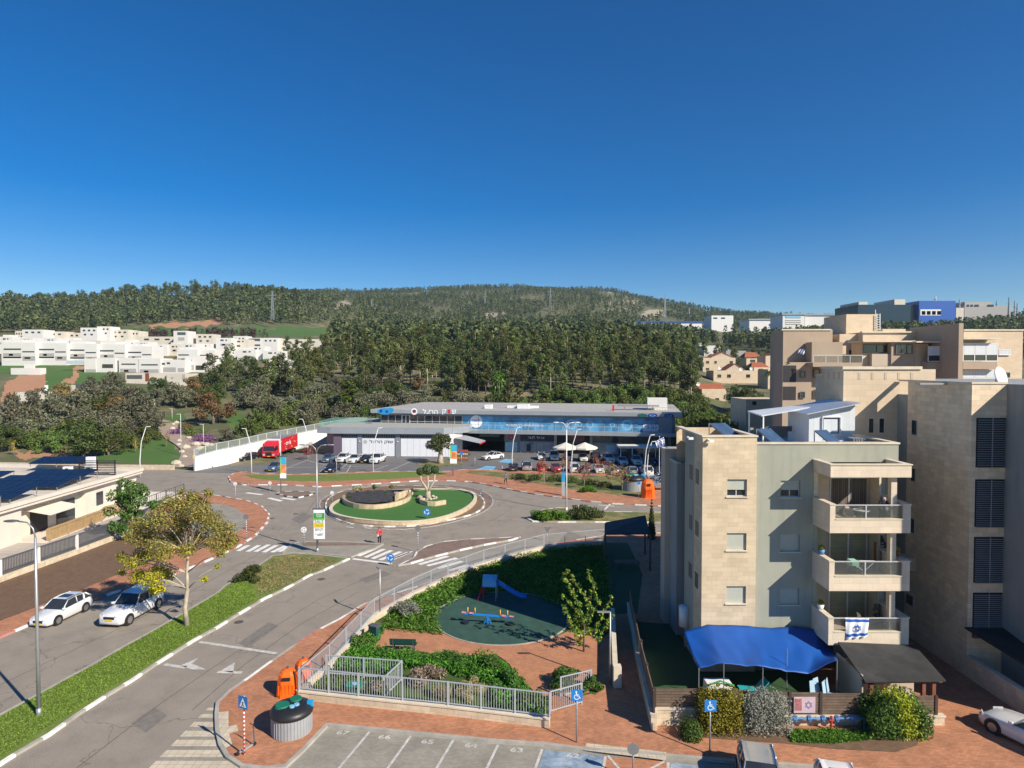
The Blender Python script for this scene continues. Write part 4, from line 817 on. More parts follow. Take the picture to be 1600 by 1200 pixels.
m = MB(); m.box(X(1408, 42.3), XT - .002, 42.3, 43.3, Z(892, 42.3), Z(872, 42.3)); wb(m, 'balcony', M_beige, t2)
m = MB(); m.add([(XT - .2, 37.35, 3.1), (30, 37.35, 3.1), (31, 30.6, 2.5), (XT + .6, 33.9, 2.5)], [(3, 2, 1, 0)]); o = wb(m, 'awning', M_tar, t2); s_ = o.modifiers.new('s', 'SOLIDIFY'); s_.thickness = .08
m = MB(); m.box(XT, XT + .25, 30, 37.39, 0, 1.35, 0); m.box(XT - .04, XT + .3, 30, 37.39, 1.352, 1.42, 1); g_ = wb(m, 'garden_wall', [M_stone3, M_cop], None); setp(g_, 'low stone garden wall running from the stone tower towards the parked cars', 'wall')
for k, yy in enumerate((32.5, 34.2, 35.9)):
 pass
m = MB(); p = D(1559, 592, 39.5); m.v = []
n = 20
for j in range(6):
 r_ = .62 * math.sin(j / 5 * 1.0);
 for i in range(n): a = i / n * 6.283; m.v.append((r_ * math.cos(a) / .84, -.25 * math.cos(j / 5 * 1.0) * 1.2, r_ * math.sin(a) / .84))
for j in range(5):
 for i in range(n): a = j * n + i; b = j * n + (i + 1) % n; m.f.append((a, b, b + n, a + n)); m.m.append(0)
t = thing('satellite_dish', 'white satellite dish on the roof of the stone tower', 'satellite dish', (p.x, p.y, zt)); o = m.build('dish', M_wpaint, t, True); o.location = (0, 0, p.z - zt + .1); o.rotation_euler = (R(-15), 0, R(25)); o.modifiers.new('s', 'SOLIDIFY').thickness = .03
m = MB(); m.tube([(0, .2, -.9), (0, .15, p.z - zt)], .04, 8); m.build('mast', M_steel, t)
m = MB(); fb(m, 1438, 1535, 598.5, 601, 39.5, .5); wb(m, 'roof_pipes', M_steel, None); setp(bpy.data.objects['roof_pipes'], 'low bundle of grey pipes lying along the roof of the stone tower', 'pipes')
# ---- beige apartment complex behind
K = 1.5; y = 64 * K; t3 = thing('apartment_complex', 'wide sandy apartment complex with glazed balconies behind the stone tower', 'building', (X(1400, y), y, 0))
def vb(m, u0, u1, v0, v1, y, dep, mi=0):
 y *= K; m.box(X(u0, y), X(u1, y), y, y + dep * K, -.5 if v1 is None else Z(v1, y), Z(v0, y), mi)
m = MB()
for q in ((1223, 1300, 515, 66, 2.5, 1), (1262, 1300, 515.5, 68.51, 10, 1), (1311, 1352, 522, 68, 8, 0), (1347.3, 1497, 519, 67, 12, 0), (1504.5, 1597, 516, 64, 14, 0), (1268, 1316, 534.5, 64.5, 1.4, 1), (1347, 1392, 534, 64.8, 2.1, 0), (1392.1, 1430, 534.4, 64, 2.9, 1), (1430.1, 1450, 537, 64.3, 2.6, 0), (1223, 1268, 566, 64, 1.9, 1), (1497, 1504, 505, 60.5, 7.5, 1), (1321, 1369, 491, 70, 5, 0), (1378, 1414, 514, 69.5, 4, 0)):
 vb(m, q[0], q[1], q[2], None, q[3], q[4], q[5])
wb(m, 'wall', [M_stone4, M_brown], t3)
m = MB()
for u0, u1, v, y_, dd in ((1221, 1298, 514, 65.9, .4), (1346, 1430, 517.6, 66.8, .4), (1430.2, 1492, 517.2, 66.8, .4), (1505, 1599, 514.5, 63.9, .4), (1348, 1430, 532.2, 63.6, 3), (1431, 1498, 533, 62.9, 4), (1504.6, 1560, 528, 62.6, 1.3)): vb(m, u0, u1, v, v + 2.2, y_, dd)
wb(m, 'coping', M_cop, t3)
def glz(u0, u1, v0, v1, y, n, mm, blind=.6):
 w_ = (u1 - u0) / n; m = MB(); vb(m, u0, u1, v0, v1, y, .03); g = wb(m, 'window', M_glass, t3); m = MB(); e = .5
 for i in range(n + 1): vb(m, u0 + w_ * i - e, u0 + w_ * i + e, v0, v1, y - .05, .045)
 vb(m, u0, u1, v0, v0 + 1, y - .06, .008); vb(m, u0, u1, v1 - 1, v1, y - .06, .008); wb(m, 'frame', M_wpaint if mm else M_dgrey, g)
 if blind:
  for i in range(n): m = MB(); vb(m, u0 + w_ * i + .9, u0 + w_ * (i + 1) - .9, v0 + 1.2, v0 + (v1 - v0) * blind, y - .04, .01); wb(m, 'blind', M_insul, g)
for q in ((1450, 1496, 541, 565, 63.2, 2, 1), (1504.6, 1558, 536, 564.5, 63.2, 3, 1, .65), (1400, 1425, 538, 553, 63.9, 3, 0, 0), (1348, 1391, 538, 551, 64.7, 2, 0, 0), (1560, 1578, 546, 555, 63.9, 1, 1, .9), (1560, 1578, 582, 590, 63.9, 1, 0, 0), (1505, 1558, 578, 592, 63.6, 3, 1, .9), (1451, 1480, 581, 592, 63.7, 2, 1, .9), (1327, 1333, 547, 555, 67.9, 1, 0, 0), (1337, 1342, 547, 555, 67.9, 1, 0, 0),
 (1251, 1258, 580, 590, 63.9, 1, 0, 0), (1251, 1258, 612, 622, 63.9, 1, 0, 0), (1272, 1281, 577, 590, 64.4, 1, 0, 0), (1272, 1281, 609, 622, 64.4, 1, 0, 0)): glz(*q)
for v0, v1 in ((571, 597), (604, 625)): m = MB(); vb(m, 1224, 1244, v0, v1, 63.97, .02); wb(m, 'balcony_opening', M_dark, t3)
for u0, u1, v0, v1 in ((1450, 1497, 566, 578), (1504.5, 1558, 565, 577)): m = MB(); vb(m, u0, u1, v0, v1, 63, .95); wb(m, 'balcony', M_brown, t3)
m = MB(); vb(m, 1270, 1347, 566.5, 573, 62.6, 1.8); wb(m, 'balcony', M_brown, t3)
m = MB()
for k in range(5): vb(m, 1270.5 + k * 19, 1271.5 + k * 19, 555, 567, 62.7, .04)
vb(m, 1270, 1347, 554.6, 555.6, 62.66, .03); r_ = wb(m, 'railing', M_alu, t3); m = MB(); vb(m, 1270, 1347, 556.5, 566, 62.72, .01); wb(m, 'glass_panel', M_clear, r_)
m = MB(); vb(m, 1362, 1391.5, 553, 572, 64.2, .5); wb(m, 'balcony', M_beige, t3)
m = MB(); yl = 69.8 * K
for k in range(7): m.bar(D(1370, 492 + k * 3.7, yl), D(1375, 492 + k * 3.7, yl), .06)
m.bar(D(1370, 490, yl), D(1370, 517, yl), .09); m.bar(D(1375, 490, yl), D(1375, 517, yl), .09); m.bar(D(1368, 484, 70.2 * K), D(1368, 492, 70.2 * K), .07); wb(m, 'roof_ladder', M_wpaint, t3)
# ---------------------------------------------------------------- shopping centre
M_fasc = mat('fascia_metal', (.42, .46, .50), .35, metal=.4, var=.05, scale=.5)
M_mall = mat('mall_grey', (.24, .255, .29), .6, var=.05, scale=.4)
M_plum = mat('plum_cladding', (.14, .11, .15), .6, var=.08)
M_panel = mat('white_wall_panel', (.74, .77, .82), .45, kind='stone', bw=1.22, bh=40, off=0, mortar=.03, mc=.62, bvar=.015, var=.03)
M_bposter = mat('blue_window_film', (.04, .17, .35), .3, var=.45, scale=.35, c2=(.10, .33, .56))
M_bpost2 = mat('bright_blue_film', (.02, .30, .62), .3, var=.1)
M_navy = mat('navy_film', (.012, .02, .07), .25, var=.2)
M_wfilm = mat('white_lettering', (.85, .86, .88), .5, var=.02)
M_ink = mat('black_lettering', (.03, .03, .04), .5, var=.02)
M_redl = mat('red_lettering', (.6, .03, .03), .4, var=.02)
M_oran = mat('orange_poster', (.75, .25, .06), .5, var=.3, scale=3)
M_tgreen = mat('green_glass', (.15, .33, .28), .1, var=.05, alpha=.45)
A_ = Vector((-29.6, 140.0)); B_ = Vector((33.2, 129.0)); ux_ = (B_ - A_).normalized(); ang = math.atan2(ux_.y, ux_.x); LW = (B_ - A_).length
mall = thing('shopping_centre', 'long grey two-storey shopping centre with blue window film across its upper floor', 'building', (A_.x, A_.y, 0), ang)
def LX(u, off=0.0):   # local x along the facade (pushed back by off) seen at column u
 s = (u - 800) / 1000; nx, ny = -ux_.y, ux_.x; ox, oy = A_.x + nx * off, A_.y + ny * off
 return (s * oy - ox) / (ux_.x - s * ux_.y)
def LZ(u, v, off=0.0):
 l = LX(u, off); y = A_.y + ux_.x * off + ux_.y * l; return Z(v, y)
def part(m, name, mt, **k): return m.build(name, mt, mall, **k)
def fbl(m, u0, u1, z0, z1, off, dep, mi=0): return m.box(LX(u0, off), LX(u1, off), off, off + dep, z0, z1, mi)
z2, zr0, zr1 = 4.55, 8.15, 9.0
m = MB(); m.box(.3, LW - .2, 1.6, 24, z2 + .1, zr0, 0); m.box(LX(1030, 0), LX(1030, 0) + 3.2, .05, 1.6, z2, zr0, 0); m.box(LW - .9, LW - .3, .05, 1.6, z2, zr0, 0)
m.box(LX(795, 2.2), LW - 1, 2.2, 24, 0, z2 - .31, 0); m.box(.3, LX(722, 4), 4, 24, 0, z2 - .31, 0); m.box(LX(722, 4), LX(795, 4), 17, 24, 0, z2 - .31, 0)
part(m, 'wall', M_mall)
m = MB(); m.add([(-1.6, .3, zr0 + .05), (LW + 1.2, .3, zr0 + .05), (LW + 1.2, 25, zr0 + .3), (3, 25, zr0 + .3), (-1.6, .3, zr1), (LW + 1.2, .3, zr1), (LW + 1.2, 25, zr1 + .3), (3, 25, zr1 + .3)], [(3, 2, 1, 0), (0, 1, 5, 4), (1, 2, 6, 5), (2, 3, 7, 6), (3, 0, 4, 7)], 0)
m.add([(-1.6, .3, zr1), (LW + 1.2, .3, zr1), (LW + 1.2, 25, zr1 + .3), (3, 25, zr1 + .3)], [(0, 1, 2, 3)], 1)
part(m, 'roof', [M_fasc, mat('mall_roof_sheet', (.40, .385, .36), .7, kind='stone', bw=1.1, bh=40, mortar=.05, mc=.7, bvar=.1, var=.15)])
m = MB(); m.box(LX(690, 0) - 1, LW, -1.0, 1.6, z2 - .3, z2 + .42); part(m, 'floor_slab', M_fasc)
# upper windows: dark glass on the left, blue film on the right
zt_, zb_2 = zr0 - .5, z2 + .55
m = MB(); fbl(m, 595, 722, zb_2, zt_, 1.5, .1); g_ = part(m, 'window_band', M_glass); m = MB()
for i in range(12): l0 = LX(595, 1.45) + (LX(722, 1.45) - LX(595, 1.45)) * i / 11; m.box(l0 - .05, l0 + .05, 1.4, 1.498, zb_2, zt_)
fbl(m, 595, 722, (zb_2 + zt_) / 2 - .05, (zb_2 + zt_) / 2 + .05, 1.35, .045); m.build('mullions', M_alu, g_)
m = MB(); fbl(m, 627, 640, z2 + .3, zt_ + .1, 1.30, .04); d_ = part(m, 'door', M_alu); m = MB(); fbl(m, 628.5, 633, z2 + .4, zt_, 1.27, .02); fbl(m, 634.5, 639, z2 + .4, zt_, 1.27, .02); m.build('pane', M_glass, d_)
m = MB(); fbl(m, 722.5, 1045, zb_2 - .1, zt_ + .05, 1.5, .1); f_ = part(m, 'film_band', M_bposter)
m = MB();
for i in range(14): l0 = LX(724, 1.4) + (LX(1044, 1.4) - LX(724, 1.4)) * i / 13; m.box(l0 - .03, l0 + .03, 1.44, 1.49, zb_2, zt_)
m.build('mullions', M_mall, f_)
def blob(m, u, z, r, off, sq=1, n=20, hole=0):
 l = LX(u, off)
 if hole:
  vs = []
  for q in (r, r * hole): vs += [(l + q * math.cos(6.283 * k / n), off, z + q * sq * math.sin(6.283 * k / n)) for k in range(n)]
  m.add(vs, [(k, (k + 1) % n, n + (k + 1) % n, n + k) for k in range(n)])
 else: m.add([(l + r * math.cos(6.283 * k / n), off, z + r * sq * math.sin(6.283 * k / n)) for k in range(n)], [tuple(range(n))])
M_ring = mat('pale_blue_print', (.22, .48, .68), .4, var=.1)
m = MB(); zc_ = (zb_2 + zt_) / 2
for u, r in ((893, 1.1), (830, .5), (922, .8), (980, 1.15), (957, .5), (906, .5), (735, .7)): m = MB(); blob(m, u, zc_ - .1, r, 1.47, 1, 20, .62); m.build('printed_ring', M_ring, f_)
m = MB(); blob(m, 744, zc_ + .2, 1.35, 1.46); m.build('sign_patch', M_wfilm, f_); m = MB(); fbl(m, 1005, 1033, zb_2 - .05, zc_ + .1, 1.455, .005); m.build('sign_patch', M_wfilm, f_)
m = MB(); fbl(m, 740, 753, zc_ + .0, zc_ + .9, 1.452, .004); m.build('sign_patch', M_bpost2, f_) if 0 else None
R90 = (R(90), 0, 0)
def mtxt(t, u, z, h, mt, off, width=None, par=None, bold=.015): return shape_text(t, h, mt, par or mall, (LX(u, off), off, z), R90, 'lettering', .0, width, bold)
mtxt('יבנל', 744, zc_ + .45, .55, mat('blue_lettering', (.02, .14, .5), .4), 1.45, 1.7); mtxt('יב בנ', 1017, zc_ - .4, .6, MATS['blue_lettering'], 1.45, 2.4)
mtxt('דוא םוקמב ךירצ םתיאש תורישה לכ', 820, zb_2 + .75, .62, M_wfilm, 1.45, 8.0, bold=.02); mtxt('הכלהל תומידק תורישל רתוי', 819, zt_ - .55, .45, M_ring, 1.45, 8.2)
mtxt('קוש', 703, zr0 + .55, .95, M_wfilm, .25, 2.9, bold=.03) if 0 else None
mtxt('לצרה', 672, zr0 + .55, 1.0, M_wfilm, .25, 3.4, bold=.03); mtxt('ש', 709, zr0 + .55, .95, M_wfilm, .25, 1.0, bold=.03); mtxt('ו', 701.5, zr0 + .6, .85, M_redl, .25, .5, bold=.12); mtxt('ק', 694, zr0 + .5, 1.1, M_wfilm, .25, .9, bold=.03)
m = MB(); blob(m, 647, zr0 + .5, .72, .26); e_ = part(m, 'round_emblem', M_wfilm); m = MB(); blob(m, 647, zr0 + .52, .42, .25, .9); m.build('emblem_centre', M_ink, e_); m = MB(); blob(m, 647.5, zr0 + .4, .22, .24, .8); m.build('emblem_flame', M_redl, e_)
m = MB(); blob(m, 601, zr0 + .45, 1.7, .26, .42); blob(m, 609, zr0 + .75, .9, .25, .6); e_ = part(m, 'blue_fascia_sign', M_bpost2); m = MB(); blob(m, 595, zr0 + .5, .35, .23); blob(m, 604, zr0 + .4, .3, .23); m.build('sign_dot', mat('deep_blue', (.02, .04, .3), .4), e_)
m = MB(); blob(m, 1004, zr0 + .3, 1.0, .26, .35); part(m, 'green_fascia_sign', mat('dark_green_sign', (.02, .12, .1), .4))
for u in (1020, 1046): m = MB(); blob(m, u, zr0 + .3, 1.0, .25, .42); e_ = part(m, 'oval_fascia_sign', MATS['deep_blue']); m = MB(); blob(m, u, zr0 + .3, .6, .23, .3, 20, .6); m.build('sign_ring', M_ring, e_)
# upper balustrade
m = MB(); L0 = LX(722, -.9)
for i in range(30): l0 = L0 + (LW - 3 - L0) * i / 29; m.box(l0 - .03, l0 + .03, -.9, -.84, z2 + .42, z2 + 1.5)
m.box(L0, LW - 3, -.92, -.82, z2 + 1.5, z2 + 1.56); part(m, 'railing', M_alu)
# ground floor shops
def shop(u0, u1, z0, z1, mt, off=2.15, nm='shop_window', dep=.04): m = MB(); fbl(m, u0, u1, z0, z1, off, dep); return part(m, nm, mt)
shop(813, 866, 2.5, 4.1, M_navy, nm='shop_sign'); mtxt('יבנל ריעצ', 838, 3.3, .55, M_wfilm, 2.1, 3.4)
shop(788, 808, 2.3, 4.1, M_mall); m = MB(); blob(m, 798, 3.2, .6, 2.12, 1, 20, .5); part(m, 'ring_logo', M_redl)
shop(789, 808, .1, 2.2, mat('light_blue_poster', (.35, .6, .75), .4, var=.15)); shop(814, 868, .1, 2.3, mat('shop_glass_light', (.30, .34, .38), .15, var=.2), nm='shopfront')
for u in (814, 825, 836, 847, 858, 868): m = MB(); fbl(m, u - .4, u + .4, .0, 2.4, 1.9, .2); part(m, 'shopfront_post', M_alu)
m = MB(); fbl(m, 829, 832, 1.6, 2.2, 1.85, .03); part(m, 'blue_plate', M_blue); shop(823, 829, .3, 1.9, M_black, 1.88, 'poster')
shop(870, 922, 2.4, 4.15, M_dark, nm='shop_sign'); m = MB(); blob(m, 900, 3.3, 1.9, 2.1, .45); part(m, 'sign_picture', mat('brown_picture', (.16, .06, .05), .5, var=.5, scale=.8))
shop(870, 922, .05, 2.3, M_dark, nm='shopfront'); shop(927, 1050, 2.5, 4.15, mat('olive_glass', (.16, .17, .15), .15, var=.25)); shop(957, 966, 2.5, 4.1, M_navy, 2.1, 'shop_sign')
shop(925, 965, .05, 2.3, mat('pale_glass', (.38, .42, .42), .15, var=.3)); shop(948, 962, .5, 2.0, mat('pale_blue_print2', (.35, .58, .75), .4, var=.1), 2.08, 'window_poster'); shop(967, 978, .05, 2.2, M_dark, nm='shop_door')
mtxt('BEST FRIENDS CAFE', 1018, 4.05, .4, mat('gold_lettering', (.6, .45, .1), .4), 2.05, 7.0) if 0 else None
m = MB()
for k in range(11): fbl(m, 1001 + k * 4.5, 1003.5 + k * 4.5, 3.95, 4.3, 2.0, .05)
part(m, 'gold_letter_row', mat('gold_lettering', (.6, .45, .1), .4))
m = MB(); fbl(m, 749, 780, 2.1, 4.0, 12, .2); part(m, 'white_sign_board', M_wfilm)
for u in (922, 1045, 866): m = MB(); fbl(m, u, u + 4, 0, 4.24, 1.4, .5); part(m, 'column', M_conc)
# roof plant
m = MB(); m.box(LX(1012, 8), LX(1043, 8), 8, 11, zr1 + .02, zr1 + 2.6); part(m, 'plant_room', M_wconc)
m = MB(); m.box(LX(965, 6), LX(1030, 6), 6, 7.5, zr1 + .9, zr1 + 1.15); m.box(LX(975, 6), LX(976, 6), 6.5, 6.8, zr1, zr1 + .9); m.box(LX(1020, 6), LX(1021, 6), 6.5, 6.8, zr1, zr1 + .9); part(m, 'duct', M_steel)
for u0, u1, z, o in ((757, 767, .9, 6), (808, 826, 1.0, 7), (792, 840, .55, 9)): m = MB(); m.box(LX(u0, o), LX(u1, o), o, o + 2, zr1, zr1 + z); part(m, 'air_unit', M_wpaint)
m = MB(); m.box(LX(957, 3), LX(960, 3), 3, 3.5, zr1, zr1 + 1.3); part(m, 'roof_marker', M_redl)
m = MB()
for k in range(16): m.bar((LX(1010, 3) + k * .55, 3 + .0 * k, zr1), (LX(1010, 3) + k * .55, 3, zr1 + .9), .05)
m.bar((LX(1010, 3), 3, zr1 + .9), (LW, 3, zr1 + .9), .05); part(m, 'roof_railing', M_steel)
# left wing
wing = thing('market_hall', 'low white-panelled market hall with a slanted grey canopy, joined to the shopping centre', 'building', (-35, 130, 0), math.atan2(-1.5, 22.2))
def wp(m, n, mt, **k): return m.build(n, mt, wing, **k)
m = MB(); m.box(-1.6, 0, .6, 26, 0, 4.9); m.add([(-1.6, .6, 0), (-4.2, 4, 0), (-4.2, 4, 4.9), (-1.6, .6, 4.9)], [(0, 1, 2, 3)]); m.box(-4.2, -1.6, 4, 26, 0, 4.9); w_ = wp(m, 'side_wall', M_plum)
m = MB(); m.box(0, 22.2, 1.0, 26, 0, 5.0); wp(m, 'wall', M_mall)
for a, b in ((.1, 3.4), (4.3, 11.2), (12.3, 22.1)): m = MB(); m.box(a, b, .85, .99, .1, 3.75); wp(m, 'wall_panel', M_panel)
for a, b in ((3.4, 4.25), (11.25, 12.2)): m = MB(); m.box(a, b, .7, 1.0, 0, 4.5); p_ = wp(m, 'pier', M_mall); m = MB(); m.ball(((a + b) / 2, .66, 3.1), .13); m.build('wall_lamp', M_wpaint, p_)
m = MB()
for k in range(46): m.box(.2 + k * .48, .4 + k * .48, .82, .98, 4.05, 4.4)
wp(m, 'soffit_slots', M_black)
m = MB(); zo, zu = 4.75, 6.0; P = [(-5.2, 1.0), (-2, .05), (21.3, .05), (25.8, 4.2), (25.8, 12), (-5.2, 26)]
m.prism(P, zo, zu, 0); wp(m, 'canopy', M_fasc); m = MB(); m.prism(inset(P, .5), zu + .001, zu + .03); wp(m, 'roof', mat('wing_roof', (.36, .36, .33), .8, var=.15))
shape_text('לצרה קוש', .85, M_ink, wing, (8.3, .84, 3.0), R90, 'lettering', 0, 4.9, .02); m = MB(); m.add([(4.95 + .42 * math.cos(6.283 * k / 20), .84, 3.0 + .42 * math.sin(6.283 * k / 20)) for k in range(20)], [tuple(range(20))]); wp(m, 'round_emblem', mat('grey_print', (.45, .45, .45), .5))
m = MB(); m.box(22.2, 22.4, 1.0, 6, 0, 4.7); m.add([(22.3, 1, .1), (24.5, 4, .1), (24.5, 4, 4.7), (22.3, 1, 4.7)], [(0, 1, 2, 3)]); wp(m, 'corner_wall', M_wconc)
m = MB(); m.add([(23.2, 1.4, 3.9), (28.6, .2, 3.0), (29.4, 3.4, 3.2), (24.4, 5, 4.2)], [(0, 1, 2, 3)]); o = wp(m, 'awning', M_grey); o.modifiers.new('s', 'SOLIDIFY').thickness = .06; m = MB(); m.add([(28.6, .2, 3.0), (29.4, 3.4, 3.2), (29.4, 3.4, 2.9), (28.6, .2, 2.7)], [(0, 1, 2, 3)]); wp(m, 'awning_edge', M_redl)
# terrace glass of the wing
m = MB()
for a, b in (((-4.6, 0.6), (-4.6, 9)), ((-4.6, 9), (2.5, 11)), ((2.5, 11), (4.5, 7.5))):
 m.add([(a[0], a[1], zu + .03), (b[0], b[1], zu + .03), (b[0], b[1], zu + 1.3), (a[0], a[1], zu + 1.3)], [(0, 1, 2, 3)])
o = wp(m, 'glass_balustrade', M_tgreen)
# stall goods, umbrellas, bus stop
M_canvas = mat('cream_canvas', (.70, .66, .56), .8, var=.05)
for k, (u, lab) in enumerate(((884, 'cream patio umbrella outside the cafe, left of the pair'), (914, 'cream patio umbrella outside the cafe, right of the pair'))):
 x = X(u, 124); t = thing('patio_umbrella', lab, 'umbrella', (x, 124, 0), 0, None); m = MB(); n = 8
 m.v = [(0, 0, 3.7)] + [(2.5 * math.cos(6.283 * i / n), 2.5 * math.sin(6.283 * i / n), 2.75) for i in range(n)] + [(2.5 * math.cos(6.283 * i / n), 2.5 * math.sin(6.283 * i / n), 2.45) for i in range(n)]
 m.f = [(0, 1 + i, 1 + (i + 1) % n) for i in range(n)] + [(1 + i, 1 + n + i, 1 + n + (i + 1) % n, 1 + (i + 1) % n) for i in range(n)]; m.m = [0] * len(m.f); m.build('canopy', M_canvas, t); m = MB(); m.cyl(0, 0, 0, 3.6, .05, n=8); m.build('pole', M_dgrey, t); m = MB(); m.cyl(0, 0, 0, .12, .45, n=12); m.build('base', M_conc, t)
t = thing('shop_kiosk', 'small white-framed glass pavilion at the right of the shop row', 'kiosk', (X(1010, 121), 121, 0)); m = MB(); m.box(-5, 4, -.2, 3.6, 2.9, 3.25); m.build('flat_roof', M_canvas, t)
for x in (-4.8, -2.6, -.4, 1.8, 3.8): m = MB(); m.box(x - .06, x + .06, -.1, .02, 0, 2.9); m.build('post', M_wpaint, t)
m = MB(); m.box(-4.8, 3.8, .05, .08, .0, 2.9); m.build('glass_wall', M_glass, t)
t = thing('goods_display', 'stacked crates of produce under the striped awning of the market hall', 'stall', (X(723, 124), 124, 0)); m = MB(); random.seed(2)
for k in range(3): m = MB(); m.box(-1.2, 1.0, -.5 + k * .5, -.05 + k * .5, .0, .6 + k * .7); o_ = m.build('display_step', M_wood, t); m = MB(); [m.ball((-1.0 + q * .35, -.3 + k * .5, .65 + k * .7), .15, 6) for q in range(6)]; m.build('produce', [M_oran, M_canvas, M_redl][k], o_)
# ---------------------------------------------------------------- white retaining wall with fence
A0 = [G(305, 736), G(340, 729), G(376, 722)]; pts_ = [Vector((A0[0].x, A0[0].y, 0)), Vector((A0[1].x, A0[1].y, 0)), Vector((A0[2].x, A0[2].y, 0)), Vector((-50.2, 131, 0)), Vector((-45, 146, 0)), Vector((-39.5, 160, 0))]
tops_ = [Z(714, pts_[0].y), Z(704, pts_[1].y), Z(697, pts_[2].y), Z(687, 131), Z(672, 146), Z(661, 160)]
t = thing('retaining_wall', 'long white retaining wall with a railing on top behind the red truck', 'wall', pts_[0])
m = MB()
for i in range(5):
 a, b = pts_[i], pts_[i + 1]; d_ = Vector((-(b - a).y, (b - a).x, 0)).normalized() * .3
 m.add([(*(a + d_).xy, -.5), (*a.xy, -.5), (*b.xy, -.5), (*(b + d_).xy, -.5), (*(a + d_).xy, tops_[i]), (*a.xy, tops_[i]), (*b.xy, tops_[i + 1]), (*(b + d_).xy, tops_[i + 1])], [(1, 2, 6, 5), (5, 6, 7, 4), (0, 4, 7, 3), (0, 1, 5, 4), (2, 3, 7, 6)])
wb(m, 'wall', M_wconc, t)
def railing(name, label, P, h=1.2, sp=.13, bar=.022, mt=None, post=2.5, par=None, cat='fence', double=False, group=None):
 """metal railing along P (x, y, z of its foot): posts, rails and vertical bars"""
 P = [Vector(p) for p in P]; t = thing(name, label, cat, P[0], 0, group) if par is None else par; mt = mt or M_rail; mb = MB(); mr = MB(); posts = []
 for i in range(len(P) - 1):
  a, b = P[i], P[i + 1]; L = (b - a).length; up = Vector((0, 0, 1)); mr.bar(a + up * h, b + up * h, bar * 2.2, bar * 2); mr.bar(a + up * .12, b + up * .12, bar * 2, bar * 2)
  n = max(1, int(L / sp))
  for k in range(n): q = a.lerp(b, (k + .5) / n); mb.bar(q + up * .12, q + up * h, bar)
  k = max(1, round(L / post)); posts += [a.lerp(b, j / k) for j in range(k + (i == len(P) - 2))]
 for q in posts: mp = MB(); mp.bar(q, q + Vector((0, 0, h + .03)), bar * 3.2); wb(mp, 'post', mt, t)
 wb(mr, 'rail', mt, t); wb(mb, 'bars', mt, t); return t
railing('railing_fence', 'pale grey railing along the top of the white retaining wall', [(*(pts_[i] + Vector((-.15, 0, 0))).xy, tops_[i]) for i in range(6)], 1.35, .22, .04, mat('pale_railing', (.5, .55, .54), .5), 3)
# ---------------------------------------------------------------- school with solar roof (left edge)
M_cream_r = mat('cream_render', (.66, .60, .52), .9, var=.06, scale=.4, streak=.12)
M_pv = mat('solar_cells', (.008, .012, .03), .28, kind='stone', bw=1, bh=1, mortar=.02, mc=1, bvar=.1, spec=.35)
sch = thing('school_building', 'low cream flat-roofed kindergarten building carrying rows of dark solar panels', 'building', (-51, 65, 0))
zs_ = 4.1; m = MB()
P = [(-51.3, 40), (-51.3, 66.5), (-52.3, 66.6), (-52.3, 77), (-51.6, 77.1), (-51.6, 87.5), (-90, 94), (-95, 40)]
m.prism(P, 0, zs_ - .35, 0); m.prism([(-50.9, 40), (-50.9, 87.8), (-90, 94.4), (-95.3, 40)], zs_ - .34, zs_, 0); wb(m, 'wall', M_cream_r, sch)
m = MB(); P = [(-51.2, 40.2), (-51.2, 87.4), (-90, 94.1), (-95, 40.2)]; m.sheet(P, zs_ + .004); wb(m, 'roof', mat('school_roof', (.55, .50, .42), .9, var=.2, scale=.5), sch)
m = MB(); Q = [(-50.9, 40), (-50.9, 87.8), (-90, 94.4)]
for a, b in zip(Q, Q[1:]): m.bar((*a, zs_ + .2), (*b, zs_ + .2), .3, .4)
wb(m, 'parapet', M_cream_r, sch)
def bxp(x0, x1, y0, y1, z0, z1, nm, mt, par=sch): m = MB(); m.box(x0, x1, y0, y1, z0, z1); return wb(m, nm, mt, par)
bxp(-51.35, -51.2, 61.5, 63.5, 1.2, 3.0, 'window', M_glass); bxp(-52.35, -52.2, 69, 71.5, .2, 2.8, 'door_opening', M_dark); bxp(-52.35, -52.2, 73, 76, .2, 2.8, 'door_opening', M_glass); bxp(-51.65, -51.5, 79, 80.2, 1.2, 2.8, 'window', M_glass); bxp(-51.65, -51.5, 83, 84, 1.2, 2.8, 'window', M_glass)
m = MB(); m.add([(-52.2, 68, 3.1), (-49.3, 68, 2.6), (-49.3, 73, 2.6), (-52.2, 73, 3.1)], [(0, 1, 2, 3)]); o = wb(m, 'awning', M_canvas, sch); o.modifiers.new('s', 'SOLIDIFY').thickness = .06
m = MB(); m.box(-52.2, -46, 80, 90, 0, .75); m.box(-52.2, -48.4, 66, 80, 0, .22); wb(m, 'terrace', M_cream_r, sch)
railing('timber_fence', 'tan timber slat fence along the edge of the school terrace', [(-48.5, 66.5, .2), (-48.5, 75, .2), (-49.2, 77, .2), (-48.2, 80.2, .2)], 1.25, .2, .09, mat('tan_timber', (.38, .26, .13), .8, var=.15), 2.5)
railing('glass_railing', 'dark-framed railing on the raised part of the school terrace', [(-46.1, 80.2, .75), (-46.1, 89.5, .75)], 1.2, .5, .03, M_dgrey, 2.5)
M_deck = mat('yard_decking', (.42, .38, .33), .9, kind='roof', bw=30, bh=.3, mortar=.02, mc=.7, bvar=.08, var=.1)
m = MB(); m.sheet([(-52.2, 45), (-46.4, 54), (-42.3, 71), (-40.5, 80), (-46, 80), (-52.2, 80)], .15); struct(m.build('yard_paving', M_deck))
M_al2 = M_steel
